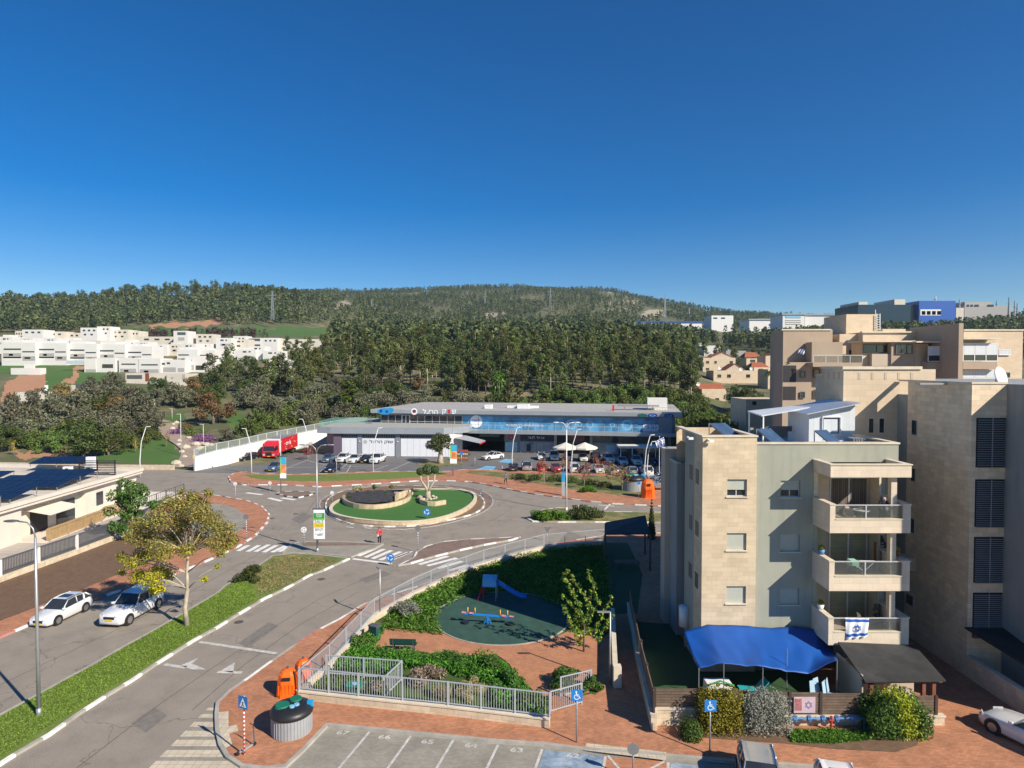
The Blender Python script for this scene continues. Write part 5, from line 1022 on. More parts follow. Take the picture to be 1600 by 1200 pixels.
def array(x0, y0, x1, y1, n, m_, tilt, lab, z=zs_):
 t = thing('solar_array', lab, 'solar panels', ((x0 + x1) / 2, (y0 + y1) / 2, z))
 for i in range(n):
  for j in range(m_):
   xa = x0 + (x1 - x0) * i / n; xb = x0 + (x1 - x0) * (i + 1) / n - .09; ya = y0 + (y1 - y0) * j / m_; yb_ = y0 + (y1 - y0) * (j + 1) / m_ - .09
   h = lambda y: z + .5 + (y - y0) * tilt; m = MB(); m.add([(xa, ya, h(ya)), (xb, ya, h(ya)), (xb, yb_, h(yb_)), (xa, yb_, h(yb_)), (xa, ya, h(ya) - .05), (xb, ya, h(ya) - .05), (xb, yb_, h(yb_) - .05), (xa, yb_, h(yb_) - .05)], [(0, 1, 2, 3), (7, 6, 5, 4), (0, 4, 5, 1), (1, 5, 6, 2), (2, 6, 7, 3), (3, 7, 4, 0)]); wb(m, 'panel', M_pv, t)
 m = MB()
 m = MB(); z_a, z_b = z + .43, z + .43 + (y1 - y0) * tilt; m.add([(x0, y0, z_a), (x1 - .09, y0, z_a), (x1 - .09, y1 - .09, z_b), (x0, y1 - .09, z_b)], [(0, 1, 2, 3)]); wb(m, 'rail_sheet', M_alu, t)
 for x in (x0 + .2, (x0 + x1) / 2, x1 - .2):
  m = MB()
  for y in (y0 + .1, y1 - .15): m.bar((x, y, z), (x, y, z + .45 + (y - y0) * tilt), .06)
  m.bar((x, y0, z + .42), (x, y1, z + .42 + (y1 - y0) * tilt), .06); wb(m, 'rack', M_steel, t)
array(-66, 61.5, -52.4, 65.6, 10, 2, .16, 'solar array nearest the camera at the left edge of the roof'); array(-66, 66.6, -52.4, 70.6, 10, 2, .16, 'second solar array from the camera on the school roof'); array(-61, 73.4, -52.3, 77.6, 7, 2, .16, 'widest solar array, in the middle of the school roof'); array(-61, 78.2, -53.2, 82.2, 6, 2, .16, 'solar array behind the widest one, before the white machines'); array(-76, 77, -63, 81, 10, 2, .16, 'solar array behind, at the left edge of the photo'); array(-66, 87, -58.5, 90, 6, 2, .2, 'small raised solar array at the far end of the roof', zs_ + .6)
t = thing('roof_screen', 'dark slatted screen round the rooftop machines of the school', 'screen', (-55, 84, zs_));
for k in range(9): m = MB(); m.box(-57 + 0, -52.2, 84.0, 84.06, zs_ + .1 + k * .22, zs_ + .2 + k * .22); wb(m, 'slat', M_black, t)
for x in (-57, -54.6, -52.3): m = MB(); m.box(x - .05, x + .05, 83.9, 83.99, zs_, zs_ + 2.1); wb(m, 'post', M_black, t)
t = thing('roof_screen', 'second dark slatted screen at the left edge of the school roof', 'screen', (-64, 69.5, zs_))
for k in range(8): m = MB(); m.box(-66, -62, 70.2, 70.26, zs_ + .1 + k * .22, zs_ + .2 + k * .22); wb(m, 'slat', M_black, t)
for x in (-66, -62): m = MB(); m.box(x - .05, x + .05, 70.1, 70.19, zs_, zs_ + 1.9); wb(m, 'post', M_black, t)
for k, (x, y_) in enumerate(((-58.8, 84.4), (-56.6, 85.4), (-57.6, 87.2))):
 t = thing('air_conditioner', ['white air conditioner behind the middle solar array', 'white air conditioner beside the dark slatted screen', 'tall white rooftop unit at the far end of the school roof'][k], 'air conditioner', (x, y_, zs_)); m = MB(); m.box(-.55, .55, -.25, .25, .1, 1.1 + .9 * (k == 2)); m.build('casing', M_wpaint, t, bevel=.03); m = MB(); m.tube([(0, -.26, .6), (0, -.29, .6)], .32, 14); m.build('fan_grille', M_dgrey, t); m = MB(); m.box(-.5, .5, -.2, -.12, 0, .1); m.box(-.5, .5, .12, .2, 0, .1); m.build('feet', M_steel, t)
# yard fence: low stone wall, dark bars, white posts
FP = [G(-140, 975), G(0, 912), G(60, 890), G(120, 868), G(180, 845), G(205, 834), G(240, 816)]
t = thing('yard_wall', 'low cream stone wall under the school yard fence', 'wall', (FP[1].x, FP[1].y, 0)); m = MB()
for a, b in zip(FP, FP[1:]): m.bar((a.x, a.y, .33), (b.x, b.y, .33), .3, .66)
wb(m, 'wall', M_stonew, t)
t = railing('bar_fence', 'dark bar fence with white posts round the school yard', [(p.x, p.y, .66) for p in FP], 1.35, .15, .055, M_dgrey, 40)
for a, b in zip(FP, FP[1:]):
 for s in (0,): q = a.lerp(b, s); bxp(q.x - .12, q.x + .12, q.y - .12, q.y + .12, .66, 2.05, 'white_post', M_wconc, t)
# ---------------------------------------------------------------- village of white houses
M_hwhite = mat('village_white', (.66, .65, .63), .9, var=.04, scale=.2, streak=.08)
M_hcream = mat('village_cream', (.60, .555, .475), .9, var=.08, scale=.3)
M_hgrey = mat('village_grey', (.36, .35, .34), .9, var=.1)
M_tile = mat('roof_tiles', (.38, .12, .055), .8, kind='roof', bw=.3, bh=.3, mortar=.04, mc=.6, bvar=.15, var=.15)
M_door = mat('rust_red_door', (.22, .06, .03), .7, var=.1)
def house(u0, u1, vt, vb, d, label, mt, wins=(), group=None, dep=9, roof2=None, cat='house', nm='house', base=4, door=None):
 """flat-roofed house: body on the slope, set-back upper room, windows each a part"""
 x0, x1, z1, z0 = X(u0, d), X(u1, d), Z(vt, d), Z(vb, d); t = thing(nm, label, cat, ((x0 + x1) / 2, d, z0), 0, group)
 m = MB(); m.box(x0, x1, d, d + dep, z0 - base, z1); m.box(x0 - .02, x1 + .02, d - .02, d + .25, z1 - .12, z1 + .02) if 0 else None; w = wb(m, 'wall', mt, t)
 m = MB(); m.box(x0 + .3, x1 - .3, d + .3, d + dep - .3, z1, z1 + .02); wb(m, 'roof', M_rooft, t)
 for a, b, c, e, k in wins: m = MB(); mm = {0: M_glass, 1: M_hgrey, 2: M_door, 3: M_hwhite, 4: M_dgrey}[k]; m.box(X(a, d), X(b, d), d - .05, d - .003 * (1 + k), Z(e, d), Z(c, d)); wb(m, {0: 'window', 1: 'porch_recess', 2: 'door', 3: 'porch_parapet', 4: 'pergola_screen'}[k], mm, t)
 if roof2: a, b, v = roof2; m = MB(); m.box(X(a, d), X(b, d), d + 1.5, d + dep - 1, z1 + .02, Z(v, d)); wb(m, 'upper_room', mt, t)
 return t
# front terrace row (stepping units, u in photo pixels)
GR = 'white terraced houses in the front row'
def unit(u, v, w_, s, d, lab):
 house(u, u + w_, v, v + 28 * s, d, lab, M_hwhite, [(u + .07 * w_, u + .58 * w_, v + 9 * s, v + 11.2 * s, 0), (u + .05 * w_, u + .58 * w_, v + 16 * s, v + 23.5 * s, 1), (u + .22 * w_, u + .34 * w_, v + 17 * s, v + 20 * s, 0), (u + .05 * w_, u + .58 * w_, v + 21.5 * s, v + 28 * s, 3), (u + .62 * w_, u + .97 * w_, v + 13 * s, v + 14.8 * s, 0), (u + .62 * w_, u + .99 * w_, v + 20.5 * s, v + 27 * s, 1), (u + .68 * w_, u + .85 * w_, v + 22 * s, v + 24.5 * s, 0)], None, 9, (u + .0 * w_, u + .55 * w_, v - 4 * s))
LABU = ['white two-storey terraced house, leftmost of the front row', 'second white terraced house from the left in the front row', 'third white terraced house from the left in the front row', 'fourth white terraced house from the left, above the blue fence', 'fifth white terraced house from the left in the front row', 'sixth white terraced house from the left in the front row', 'seventh white terraced house from the left, next to the pine tops']
for i, (u, v, w_, s) in enumerate([(3, 535, 53, 1.05), (58, 536, 47, 1.0), (106, 537, 46, 1.0), (154, 538, 42, 1.0), (198, 541, 40, .95), (277, 546, 32, .85), (310, 547, 26, .8)]): unit(u, v, w_, s, 262 + i * 2, LABU[i])
for i, (u, v, w_, s, lab) in enumerate([(186, 560, 30, .9, 'white cube house below the front row, left of the pair'), (217, 561, 34, .9, 'white cube house below the front row with a strip window')]):
 house(u - 0, u + w_, v - 1, v + 23, 244, lab, M_hwhite, [(u + 4, u + w_ - 4, v + 8, v + 10, 0), (u + 2, u + w_ - 3, v + 16, v + 22, 1), (u + 8, u + 15, v + 18, v + 21, 0)], None)
house(132, 150, 560, 582, 243, 'narrow tall white house at the left end of the lower row', M_hwhite, [(134, 150, 577, 582, 1)], None); house(152, 180, 559, 582, 243.5, 'white house with one wide dark window in the lower row', M_hwhite, [(160, 177, 569, 575, 0)], None)
house(250, 289, 562, 583, 245, 'white house with small square windows in the lower row', M_hwhite, [(238 + 14, 258, 567, 570, 0), (261, 266, 566, 569, 0), (255, 275, 574, 581, 1), (278, 288, 575, 581, 1)], None); house(290, 322, 556, 582, 250, 'white house stepping down at the right end of the lower row', M_hwhite, [(294, 300, 562, 564, 0), (292, 303, 570, 578, 1), (306, 318, 571, 578, 0)], None)
# cream garages / yard houses at the foot of the village
house(22, 75, 613, 638, 181, 'cream block house with a tall rust-red door above the left slope', M_hcream, [(47, 56, 614, 630, 2)], None, 9); house(-30, 45, 634, 655, 169, 'cream house with a rust-red gate at the left edge', M_hcream, [(14, 30, 644, 649, 2)], None, 8)
house(196, 260, 583, 602, 219, 'long cream wall house with a rust-red door under the white rows', M_hcream, [(227, 233, 583, 596, 2), (198, 222, 586, 592, 4)], None); house(260.2, 290, 584, 606, 218, 'cream house with a grey window at the right end of the wall', M_hcream, [(267, 271, 589, 592, 1), (285, 289, 585, 592, 1)], None)
house(103, 152, 602, 616, 203, 'cream building with dark pergola screens behind the olive trees', M_hcream, [(118, 150, 600, 607, 4)], None); house(17, 63, 575, 583, 236, 'pale concrete wall block on the green slope', M_hwhite, [], None, 3, (33, 49, 569))
# upper rows
random.seed(9); UPR = [(0, 20, 526, 9), (32, 52, 528, 8), (69, 90, 528, 8), (93, 128, 531, 8), (130, 158, 532, 8), (160, 190, 533, 7), (191, 215, 534, 7), (215, 232, 534, 6), (232, 262, 538, 8), (263, 283, 538, 8), (284, 306, 537, 7), (306, 330, 537, 8), (331, 347, 540, 7), (338, 362, 528, 9), (364, 388, 530, 9), (371, 400, 546, 10), (391, 414, 541, 9), (411, 440, 548, 12), (350, 372, 548, 10)]
where = ['at the far left of the upper row', 'second from the left in the upper row', 'third from the left in the upper row', 'below the orange-tinted blocks', 'below the three-storey white cluster', 'with a small dark window under the cluster', 'just right of the white cluster', 'the narrowest house of the upper row', 'below the small lookout house', 'with a tall dark window below the lookout house', 'right of the tall-window house', 'above the yellow-crowned tree', 'squeezed between two wider houses', 'left of the dark glazed house', 'directly behind the dark glazed house', 'above the pines with a dark car port', 'with an ochre band above the pines', 'at the right end among the pine tops', 'lowest beside the pine tops']
for k, (a, b, v, h) in enumerate(UPR):
 d = 300 + random.uniform(-8, 14); w_ = b - a
 house(a, b, v, v + h + 5, d, 'white flat-roofed house ' + where[k], M_hwhite if k % 5 != 4 else M_hcream, [(a + w_ * .3, a + w_ * .5, v + 2.5, v + 4.8, 0), (a + w_ * .62, a + w_ * .72, v + 2.5, v + 4.6, 0)] + ([(a + w_ * .3, a + w_ * .9, v + h, v + h + 3.5, 1), (a + w_ * .4, a + w_ * .6, v + h + .3, v + h + 2.8, 0)] if k % 2 else [(a + w_ * .1, a + w_ * .5, v + h, v + h + 3, 4)]), None, 8, (a + w_ * .1, a + w_ * .6, v - 3) if k % 3 == 0 else None)
for k, (a, b, v, h, mt, lab) in enumerate([(127, 153, 512, 20, 0, 'white three-storey cube house, leftmost of the hilltop cluster'), (153, 173, 510, 20, 0, 'tallest white house in the hilltop cluster'), (174, 201, 515, 20, 1, 'cream three-storey house with dark windows in the hilltop cluster'), (201, 218, 517, 12, 1, 'pale house at the right end of the hilltop cluster'), (36, 68, 515, 10, 0, 'long white hall with a tin roof behind the village'), (25, 37, 517, 8, 1, 'small orange-tinted block left of the long white hall'), (68, 100, 518, 8, 1, 'low sandstone block behind the village'), (100, 126, 520, 8, 1, 'low ochre block beside the hilltop cluster'),
 (272, 294, 517, 20, 0, 'small white lookout house with a windowed top'), (307, 334, 522, 16, 1, 'cream flat-roofed house right of the lookout house'), (365, 384, 525, 9, 0, 'white house with black upper windows'), (384, 408, 528, 18, 0, 'dark glazed white house above the ochre wall'), (411, 434, 528, 10, 0, 'white house with three small square windows'), (434, 500, 530, 8, 1, 'long low cream wall building at the right end of the village'), (218, 272, 526, 8, 1, 'sandy low terrace behind the village'), (440, 480, 537, 10, 0, 'white house half hidden by the pine tops'), (420, 452, 562, 12, 0, 'lowest white house beside the wood with a dark pergola')]):
 w_ = b - a; wn = [(a + w_ * q, a + w_ * (q + .14), v + 3, v + 5.6, 0) for q in (.15, .45, .75)] + ([(a + w_ * q, a + w_ * (q + .14), v + 9.5, v + 12, 0) for q in (.2, .6)] if h > 15 else [])
 if k == 8: wn = [(278, 291, 519, 523.5, 4), (279, 289, 527, 532, 1)]
 if k == 11: wn = [(385, 407, 529, 533, 4), (385, 407, 538, 542, 4), (384, 408, 543, 548, 2)]
 house(a, b, v, v + h, 338 + (k % 4) * 4 if k < 16 else 250, lab, M_hcream if mt else M_hwhite, wn, None, 9)
t = thing('water_tank', 'small white water tank on the cream block house', 'water tank', D(72, 606, 196)); m = MB(); m.cyl(0, 0, -.8, .7, .55); m.build('tank', M_wpaint, t); m = MB(); m.cyl(0, 0, .7, .8, .6); m.build('lid', M_wpaint, t)
m = MB(); m.bar(D(120, 566, 246), D(133, 566, 246), .1, 1.4); m.bar(D(104, 566, 246), D(119.9, 566, 246), .1, 1.4); wb(m, 'panel_fence', mat('blue_grey_sheet', (.45, .52, .6), .6), None); setp(bpy.data.objects['panel_fence'], 'blue-grey sheet fence in front of the white terraced houses', 'fence')
# ---------------------------------------------------------------- tiled-roof houses on the right
def tiled(u0, u1, vt, vb, d, lab, wins, roofs, mt=None, dep=10):
 x0, x1, z1, z0 = X(u0, d), X(u1, d), Z(vt, d), Z(vb, d); t = thing('tiled_house', lab, 'house', ((x0 + x1) / 2, d, z0)); m = MB()
 m.box(x0, x1, d, d + dep, z0 - 5, z1); wb(m, 'wall', mt or M_stone4, t)
 for a, b, c, e in wins: m = MB(); m.box(X(a, d), X(b, d), d - .05, d + .02, Z(e, d), Z(c, d)); w_ = wb(m, 'window', M_glass, t); m = MB(); m.box(X(a, d) - .08, X(b, d) + .08, d - .12, d - .052, Z(e, d) - .12, Z(e, d)); wb(m, 'sill', M_cop, w_)
 for a, b, va, vpk, kind in roofs:   # gable facing us ('g') or slope facing us ('s')
  xa, xb_, za, zp = X(a, d), X(b, d), Z(va, d), Z(vpk, d); y0, y1 = d + 1.5, d + dep; xm = (xa + xb_) / 2
  if kind == 'g':
   m = MB(); m.add([(xa + .3, y0 + .3, za - 1), (xb_ - .3, y0 + .3, za - 1), (xb_ - .3, y0 + .3, za), (xm, y0 + .3, zp - .1), (xa + .3, y0 + .3, za)], [(0, 1, 2, 3, 4)]); wb(m, 'gable_wall', mt or M_beige, t)
   m = MB(); m.add([(xa, y0, za), (xm, y0, zp), (xb_, y0, za), (xa, y1, za), (xm, y1, zp), (xb_, y1, za)], [(0, 1, 4, 3), (1, 2, 5, 4)])
  else:
   m = MB(); i_ = .22 * (xb_ - xa) if kind == 'h' else 0; m.add([(xa, y0, za), (xb_, y0, za), (xb_ - i_, (y0 + y1) / 2, zp), (xa + i_, (y0 + y1) / 2, zp), (xb_, y1, za), (xa, y1, za)], [(0, 1, 2, 3), (3, 2, 4, 5), (1, 4, 2), (0, 3, 5)])
  o = wb(m, 'roof', M_tile, t); o.modifiers.new('s', 'SOLIDIFY').thickness = .15
 return t
tiled(1098, 1149, 559, 584, 292, 'two-storey sandstone house with a gabled tile roof, nearest the wood', [(1103, 1108, 564, 568), (1116, 1120, 564, 568), (1140, 1145, 564, 568), (1103, 1108, 575, 578)], [(1112, 1148, 558, 550, 'g')]); tiled(1115, 1192, 579, 600, 262, 'wide sandstone house with satellite dishes and a small tiled gable', [(1121, 1127, 585, 590), (1136, 1142, 585, 590), (1166, 1172, 585, 590)], [(1134, 1168, 579, 568, 'g')])
tiled(1097, 1135, 608, 632, 205, 'single-storey house with a wide orange roof and dark pergola below', [(1104, 1110, 622, 628), (1118, 1124, 622, 628)], [(1095, 1136, 608, 600, 's')]); tiled(1166, 1193, 560, 575, 310, 'house with a low hipped orange roof behind the sandstone houses', [(1172, 1180, 562, 566)], [(1165, 1192, 558, 550, 'h')])
tiled(1178, 1204, 574, 590, 270, 'house with an orange hipped roof left of the palm', [(1186, 1192, 576, 580)], [(1176, 1205, 574, 566, 'h')]); tiled(1196, 1222, 556, 575, 285, 'house with a tiled gable touching the apartment complex', [(1206, 1210, 558, 563)], [(1196, 1226, 560, 551, 'g')]); tiled(1200, 1225, 577, 615, 240, 'cream house behind the palm tree', [(1206, 1212, 590, 594), (1206, 1212, 603, 608)], [(1205, 1228, 603, 598, 's')])
tiled(1166, 1224, 624, 640, 128, 'low cream flat-roofed house right behind the roof pergola', [(1176, 1182, 627, 633)], [], None, 9)
house(1100, 1126, 540, 552, 390, 'white commercial block with a yellow edge above the tiled houses', M_hwhite, [], None, 9, None, 'building', 'white_block'); house(1082, 1096, 536, 548, 400, 'narrow white building at the right edge of the wood', M_hwhite, [(1084, 1094, 541, 544, 0)], None, 9, None, 'building', 'white_block')
house(1134, 1165, 548, 556, 380, 'flat pale workshop building below the right wood', M_hgrey, [], None, 12, (1138, 1150, 545), 'building', 'workshop')
def dish(u, v, d, lab):
 p = D(u, v, d); t = thing('satellite_dish', lab, 'satellite dish', p); m = MB(); m.v = [(0, .25, 0)] + [(.7 * math.cos(6.283 * k / 12), 0, .7 * math.sin(6.283 * k / 12)) for k in range(12)]; m.f = [(0, 1 + k, 1 + (k + 1) % 12) for k in range(12)]; m.m = [0] * 12; m.build('dish', M_wpaint, t); m = MB(); m.tube([(0, .3, 0), (0, .4, -1.4)], .06, 6); m.build('mast', M_steel, t)
dish(1125, 575, 262, 'white dish at the left end of the wide sandstone house'); dish(1158, 577, 262, 'white dish in front of the small tiled gable'); dish(1174, 576, 262, 'white dish at the right end of the wide sandstone house'); dish(1091, 600, 208, 'white dish beside the low house with the wide orange roof')
# ---------------------------------------------------------------- industry on the skyline
def ind(nm, u0, u1, vt, vb, d, lab, mt, roofm=None, wins=(), dep=30, extra=()):
 x0, x1, z1, z0 = X(u0, d), X(u1, d), Z(vt, d), Z(vb, d); t = thing(nm, lab, 'building', ((x0 + x1) / 2, d, z0)); m = MB(); m.box(x0, x1, d, d + dep, z0 - 15, z1); wb(m, 'wall', mt, t)
 if roofm: m = MB(); m.box(x0 - 1, x1 + 1, d - 1, d + dep, z1, z1 + 1.3); wb(m, 'roof', roofm, t)
 for a, b, c, e, mm in wins: m = MB(); m.box(X(a, d), X(b, d), d - .3, d - .02, Z(e, d), Z(c, d)); wb(m, 'window_band', mm, t)
 for a, b, c, e, mm in extra: m = MB(); m.box(X(a, d), X(b, d), d + 4, d + dep - 4, Z(e, d), Z(c, d)); wb(m, 'roof_unit', mm, t)
M_iblue = mat('cobalt_cladding', (.01, .09, .40), .5, var=.05); M_idark = mat('dark_curtain_wall', (.018, .04, .06), .25, var=.15); M_iwhite = mat('industrial_white', (.72, .72, .70), .8, var=.05)
ind('warehouse', 992, 1030, 504, 512, 640, 'white warehouse with a blue roof, left one above the wood', M_iwhite, M_iblue); ind('warehouse', 1036, 1096, 504, 512, 640, 'longer white warehouse with a blue roof above the wood', M_iwhite, M_iblue)
ind('office_building', 1111, 1145, 493, 500, 760, 'small white office block among the skyline trees', M_iwhite, None, [(1114, 1120, 496, 498, M_idark), (1126, 1132, 496, 498, M_idark)]); ind('office_building', 1170, 1218, 500, 508, 700, 'long low white hall with a grey roof left of the glass-topped offices', M_iwhite, M_grey)
ind('office_building', 1222, 1256, 492, 512, 620, 'white office block with a glazed top floor, left half', M_iwhite, M_fasc, [(1226, 1250, 492.5, 497, M_ring)] + [(1226, 1250, v, v + 1, M_hgrey) for v in (500, 503, 506)]); ind('office_building', 1257, 1311, 493, 512, 626, 'white office block with a plain facade, right half', M_iwhite, M_fasc, [(1292, 1308, 499, 500, M_hgrey)])
ind('factory_building', 1339, 1434, 476, 494, 560, 'dark glass factory block on the ridge', M_idark, None, [], 40, [(1344, 1358, 471, 476, M_hcream), (1400, 1417, 467, 476, M_hcream)]); ind('factory_building', 1434.2, 1491, 470, 486, 556, 'cobalt blue factory block on the ridge', M_iblue, None, [(1436, 1468, 483.5, 493, M_iwhite)] + [(1438 + k * 8, 1444 + k * 8, 486, 492, M_iblue) for k in range(4)], 40)
ind('factory_building', 1505, 1577, 478, 494, 600, 'grey factory building with chimneys on the ridge', M_hgrey, None, [(1508, 1512, 476, 479, M_idark), (1514, 1518, 476, 479, M_idark), (1520, 1527, 476, 479, M_idark), (1540, 1550, 476, 479, M_idark)], 40, [(1510, 1552, 471, 478, M_hgrey)]); ind('factory_building', 1492, 1504, 481, 494, 590, 'small cream block between the blue and the grey factories', M_hcream)
for k, (u, v0, v1, d) in enumerate([(1461.5, 463, 471, 566), (1499, 468, 481, 600), (1557, 470, 479, 610), (1576, 464, 490, 600), (1585, 470, 492, 610), (1589, 474, 492, 615)]):
 a = D(u, v0, d); b = D(u, v1 + 10, d); t = thing('chimney', ['white antenna mast on the dark glass factory', 'thin chimney behind the small cream block', 'short chimney on the grey factory', 'tall chimney at the right end of the ridge', 'second tall chimney at the right end of the ridge', 'shortest chimney at the right end of the ridge'][k], 'chimney', b); m = MB(); m.tube([(0, 0, 0), (0, 0, a.z - b.z)], [.9, .5], 8); m.build('stack', M_iwhite if k < 1 else M_hgrey, t); m = MB(); m.cyl(0, 0, (a.z - b.z) * .7, (a.z - b.z) * .7 + .6, 1.2, n=8); m.build('collar', M_steel, t)
def pylon(u, v0, v1, d, lab):
 b = D(u, v1, d); h = Z(v0, d) - b.z; t = thing('power_pylon', lab, 'pylon', b); m = MB(); q = h * .045
 for sx in (-1, 1):
  for sy in (-1, 1): m.bar((sx * q, sy * q, 0), (sx * .3, sy * .3, h), .35)
 for k in range(7): z = h * k / 7; z2_ = h * (k + 1) / 7; f = 1 - k / 7; g = 1 - (k + 1) / 7; m.bar((-q * f, -q * f, z), (q * g, -q * g, z2_), .2); m.bar((q * f, -q * f, z), (-q * g, -q * g, z2_), .2)
 m.build('lattice_mast', M_steel, t)
 for f in (.72, .85): m = MB(); m.bar((-h * .14, 0, h * f), (h * .14, 0, h * f), .35); m.build('cross_arm', M_steel, t)
pylon(426, 455, 500, 560, 'lattice power pylon on the left hillside'); pylon(581, 468, 485, 900, 'small far pylon on the middle of the hill'); pylon(758, 455, 485, 1100, 'far power pylon left of the hilltop'); pylon(860, 450, 488, 1000, 'power pylon in the gap below the hilltop'); pylon(1039, 461, 497, 900, 'tall thin pylon beside the quarry scar'); pylon(1077, 481, 493, 1000, 'small pylon at the right foot of the hill')
# ---------------------------------------------------------------- street furniture
def lamp(label, u, v, vtop, kind='curved', arm=(-1, 0), mt=None, dbl=False, base=.0):
 p = G(u, v, base) if v > 740 else GT(u, v); t = thing('street_lamp', label, 'street lamp', p); mt = mt or M_steel; h = Z(vtop, p.y) - p.z; d = Vector((*arm, 0)).normalized(); m = MB()
 if kind == 'goose':      # pole with a hooped arm and flat head
  m.tube([(0, 0, 0), (0, 0, h * .5), (0, 0, h * .92)], [.1, .08, .06], 10); m.tube([(0, 0, .02), (0, 0, .5)], [.14, .13], 10); m.build('pole', mt, t, True)
  for s in ((1, -1) if dbl else (1,)):
   m = MB(); m.tube([Vector((0, 0, h * .92)) + d * s * x + Vector((0, 0, z)) for x, z in ((0, 0), (.12, h * .045), (.45, h * .075), (1.0, h * .08))], .04, 8); m.build('arm', mt, t, True); m = MB(); q = d * s * 1.35 + Vector((0, 0, h)); m.ball(q, .42, 12, 0, (1 if abs(d.x) > .5 else .5, .45 if abs(d.x) > .5 else 1, .16)); m.build('lamp_head', M_dgrey if not dbl else mt, t, True)
 elif kind == 'curved':   # mast leaning in a bow to its head
  top = d * h * .12 + Vector((0, 0, h)); m.tube([(0, 0, 0), (0, 0, h * .35), d * h * .03 + Vector((0, 0, h * .7)), top], [.11, .09, .07, .05], 8); m.build('pole', M_wpaint if mt is None else mt, t, True); m = MB(); m.bar(top, top + d * .7 + Vector((0, 0, .05)), .22, .1); m.build('lamp_head', mt, t)
 else:                    # straight pole, short horizontal head
  m.tube([(0, 0, 0), (0, 0, h)], [.07, .045], 8); m.build('pole', mt, t, True); m = MB(); m.bar((0, 0, h), d * .75 + Vector((0, 0, h)), .14, .07); m.build('lamp_head', mt, t)
 return t
lamp('tall grey street lamp on the long grass median at the left edge', 61, 1121, 815, 'goose', (-1, .1))
lamp('tall double-armed street lamp rising between the median tip and the roundabout', 496, 864, 695, 'goose', (1, 0), None, True)
lamp('double-armed street lamp by the shrubs of the right median', 885, 799, 660, 'goose', (1, 0), M_wpaint, True)
lamp('thin grey lamp post inside the playground fence beside the road', 594, 968, 890, 'plain', (-.5, .9)); lamp('grey lamp post with flat square head at the edge of the playground', 953, 1071, 956, 'plain', (-1, 0))
M_lampw = mat('white_lamp_post', (.66, .67, .68), .5, var=.04)
for a in [('white bowed lamp post by the low wall, left of the white retaining wall', 219, 746, 667, (1, .2)), ('white bowed lamp post standing at the left end of the car park verge', 393, 741, 670, (-1, .1)), ('white bowed lamp post in the car park in front of the market hall', 583, 739, 669, (1, .2)), ('white bowed lamp post at the left of the right-hand car park', 800, 738, 668, (1, .2)), ('white lamp post right behind the brown truck planter', 481, 716, 655, (-.3, 0)), ('white lamp post left of the two cafe umbrellas', 893, 745, 671, (.2, 0)), ('white bowed lamp post near the orange container, left of the flag', 1007, 757, 680, (1, .2)), ('white lamp post just right of its bowed neighbour near the flag', 1011, 750, 690, (.8, 0))]: lamp(a[0], a[1], a[2], a[3], 'curved', a[4], M_lampw)
for a in [('slim park lamp on the upper bend of the path', 242, 652, 625), ('slim park lamp left of the boulders at the top of the path', 269, 656, 638), ('slim park lamp beside the path between two flower beds', 283, 713, 647), ('slim park lamp beside the purple flower bed', 318, 694, 663), ('thin lamp post among the olive trees behind the left lawn', 143, 650, 628), ('thin lamp post in front of the olive trees behind the white wall', 471, 622, 604)]: lamp(a[0], a[1], a[2], a[3], 'plain', (-1, 0), M_lampw)
# banners on poles
def banner(label, u, v, vtop, u0, u1, v0, v1, blocks, txt=(), pole=True):
 p = G(u, v, .13); t = thing('banner_pole', label, 'banner', p); h = Z(vtop, p.y)
 if pole: m = MB(); m.tube([(0, 0, 0), (0, 0, h - .13)], [.09, .06], 8); m.build('pole', M_steel, t, True)
 m = MB(); y = p.y - .16; m.box(X(u0, y), X(u1, y), y, y + .04, Z(v1, y), Z(v0, y)); b = wb(m, 'banner', M_wfilm, t)
 m = MB(); m.box(X(u0 - 1.5, y), X(u1 + 1.5, y), y - .03, y + .12, Z(v0, y), Z(v0 - 1.5, y)); wb(m, 'top_bracket', M_dgrey, t); m = MB(); m.box(X(u0 - 1, y), X(u1 + 1, y), y - .02, y + .1, Z(v1 + 1, y), Z(v1, y)); wb(m, 'bottom_bracket', M_steel, t)
 for a, e, c, f, mt in blocks: m = MB(); m.box(X(u0 + (u1 - u0) * a, y), X(u0 + (u1 - u0) * e, y), y - .012, y - .002, Z(v0 + (v1 - v0) * f, y), Z(v0 + (v1 - v0) * c, y)); wb(m, 'print', mt, b)
 for s, cy, hh, mt, ww in txt: o = shape_text(s, hh, mt, b, (0, 0, 0), R90, 'lettering', 0, ww * (X(u1, y) - X(u0, y))); o.location = Vector((X((u0 + u1) / 2, y), y - .02, Z(v0 + (v1 - v0) * cy, y))) - p
 return t
M_bgreen = mat('banner_green', (.02, .30, .07), .6, var=.05); M_byel = mat('banner_yellow', (.85, .55, .03), .6, var=.05); M_lime = mat('banner_lime', (.25, .5, .06), .6, var=.1); M_cyan = mat('banner_cyan', (.03, .4, .65), .6, var=.2); M_skin = mat('banner_orange', (.75, .3, .1), .6, var=.4, scale=2)
banner('tall white, green and yellow advertising banner on the lamp post at the median tip', 496, 864.3, 864, 488, 505.5, 796, 842, [(.02, .98, .12, .31, M_bgreen), (.02, .98, .31, .36, M_lime), (.04, .92, .46, .62, M_byel)], [('מבצע', .2, .35, M_wfilm, .5), ('SALE', .41, .3, M_bgreen, .8), ('לחמו טרי', .54, .3, M_bgreen, .7), ('* 6007', .85, .25, M_ink, .7), ('םויה קר', .7, .32, M_ink, .7)], pole=False)
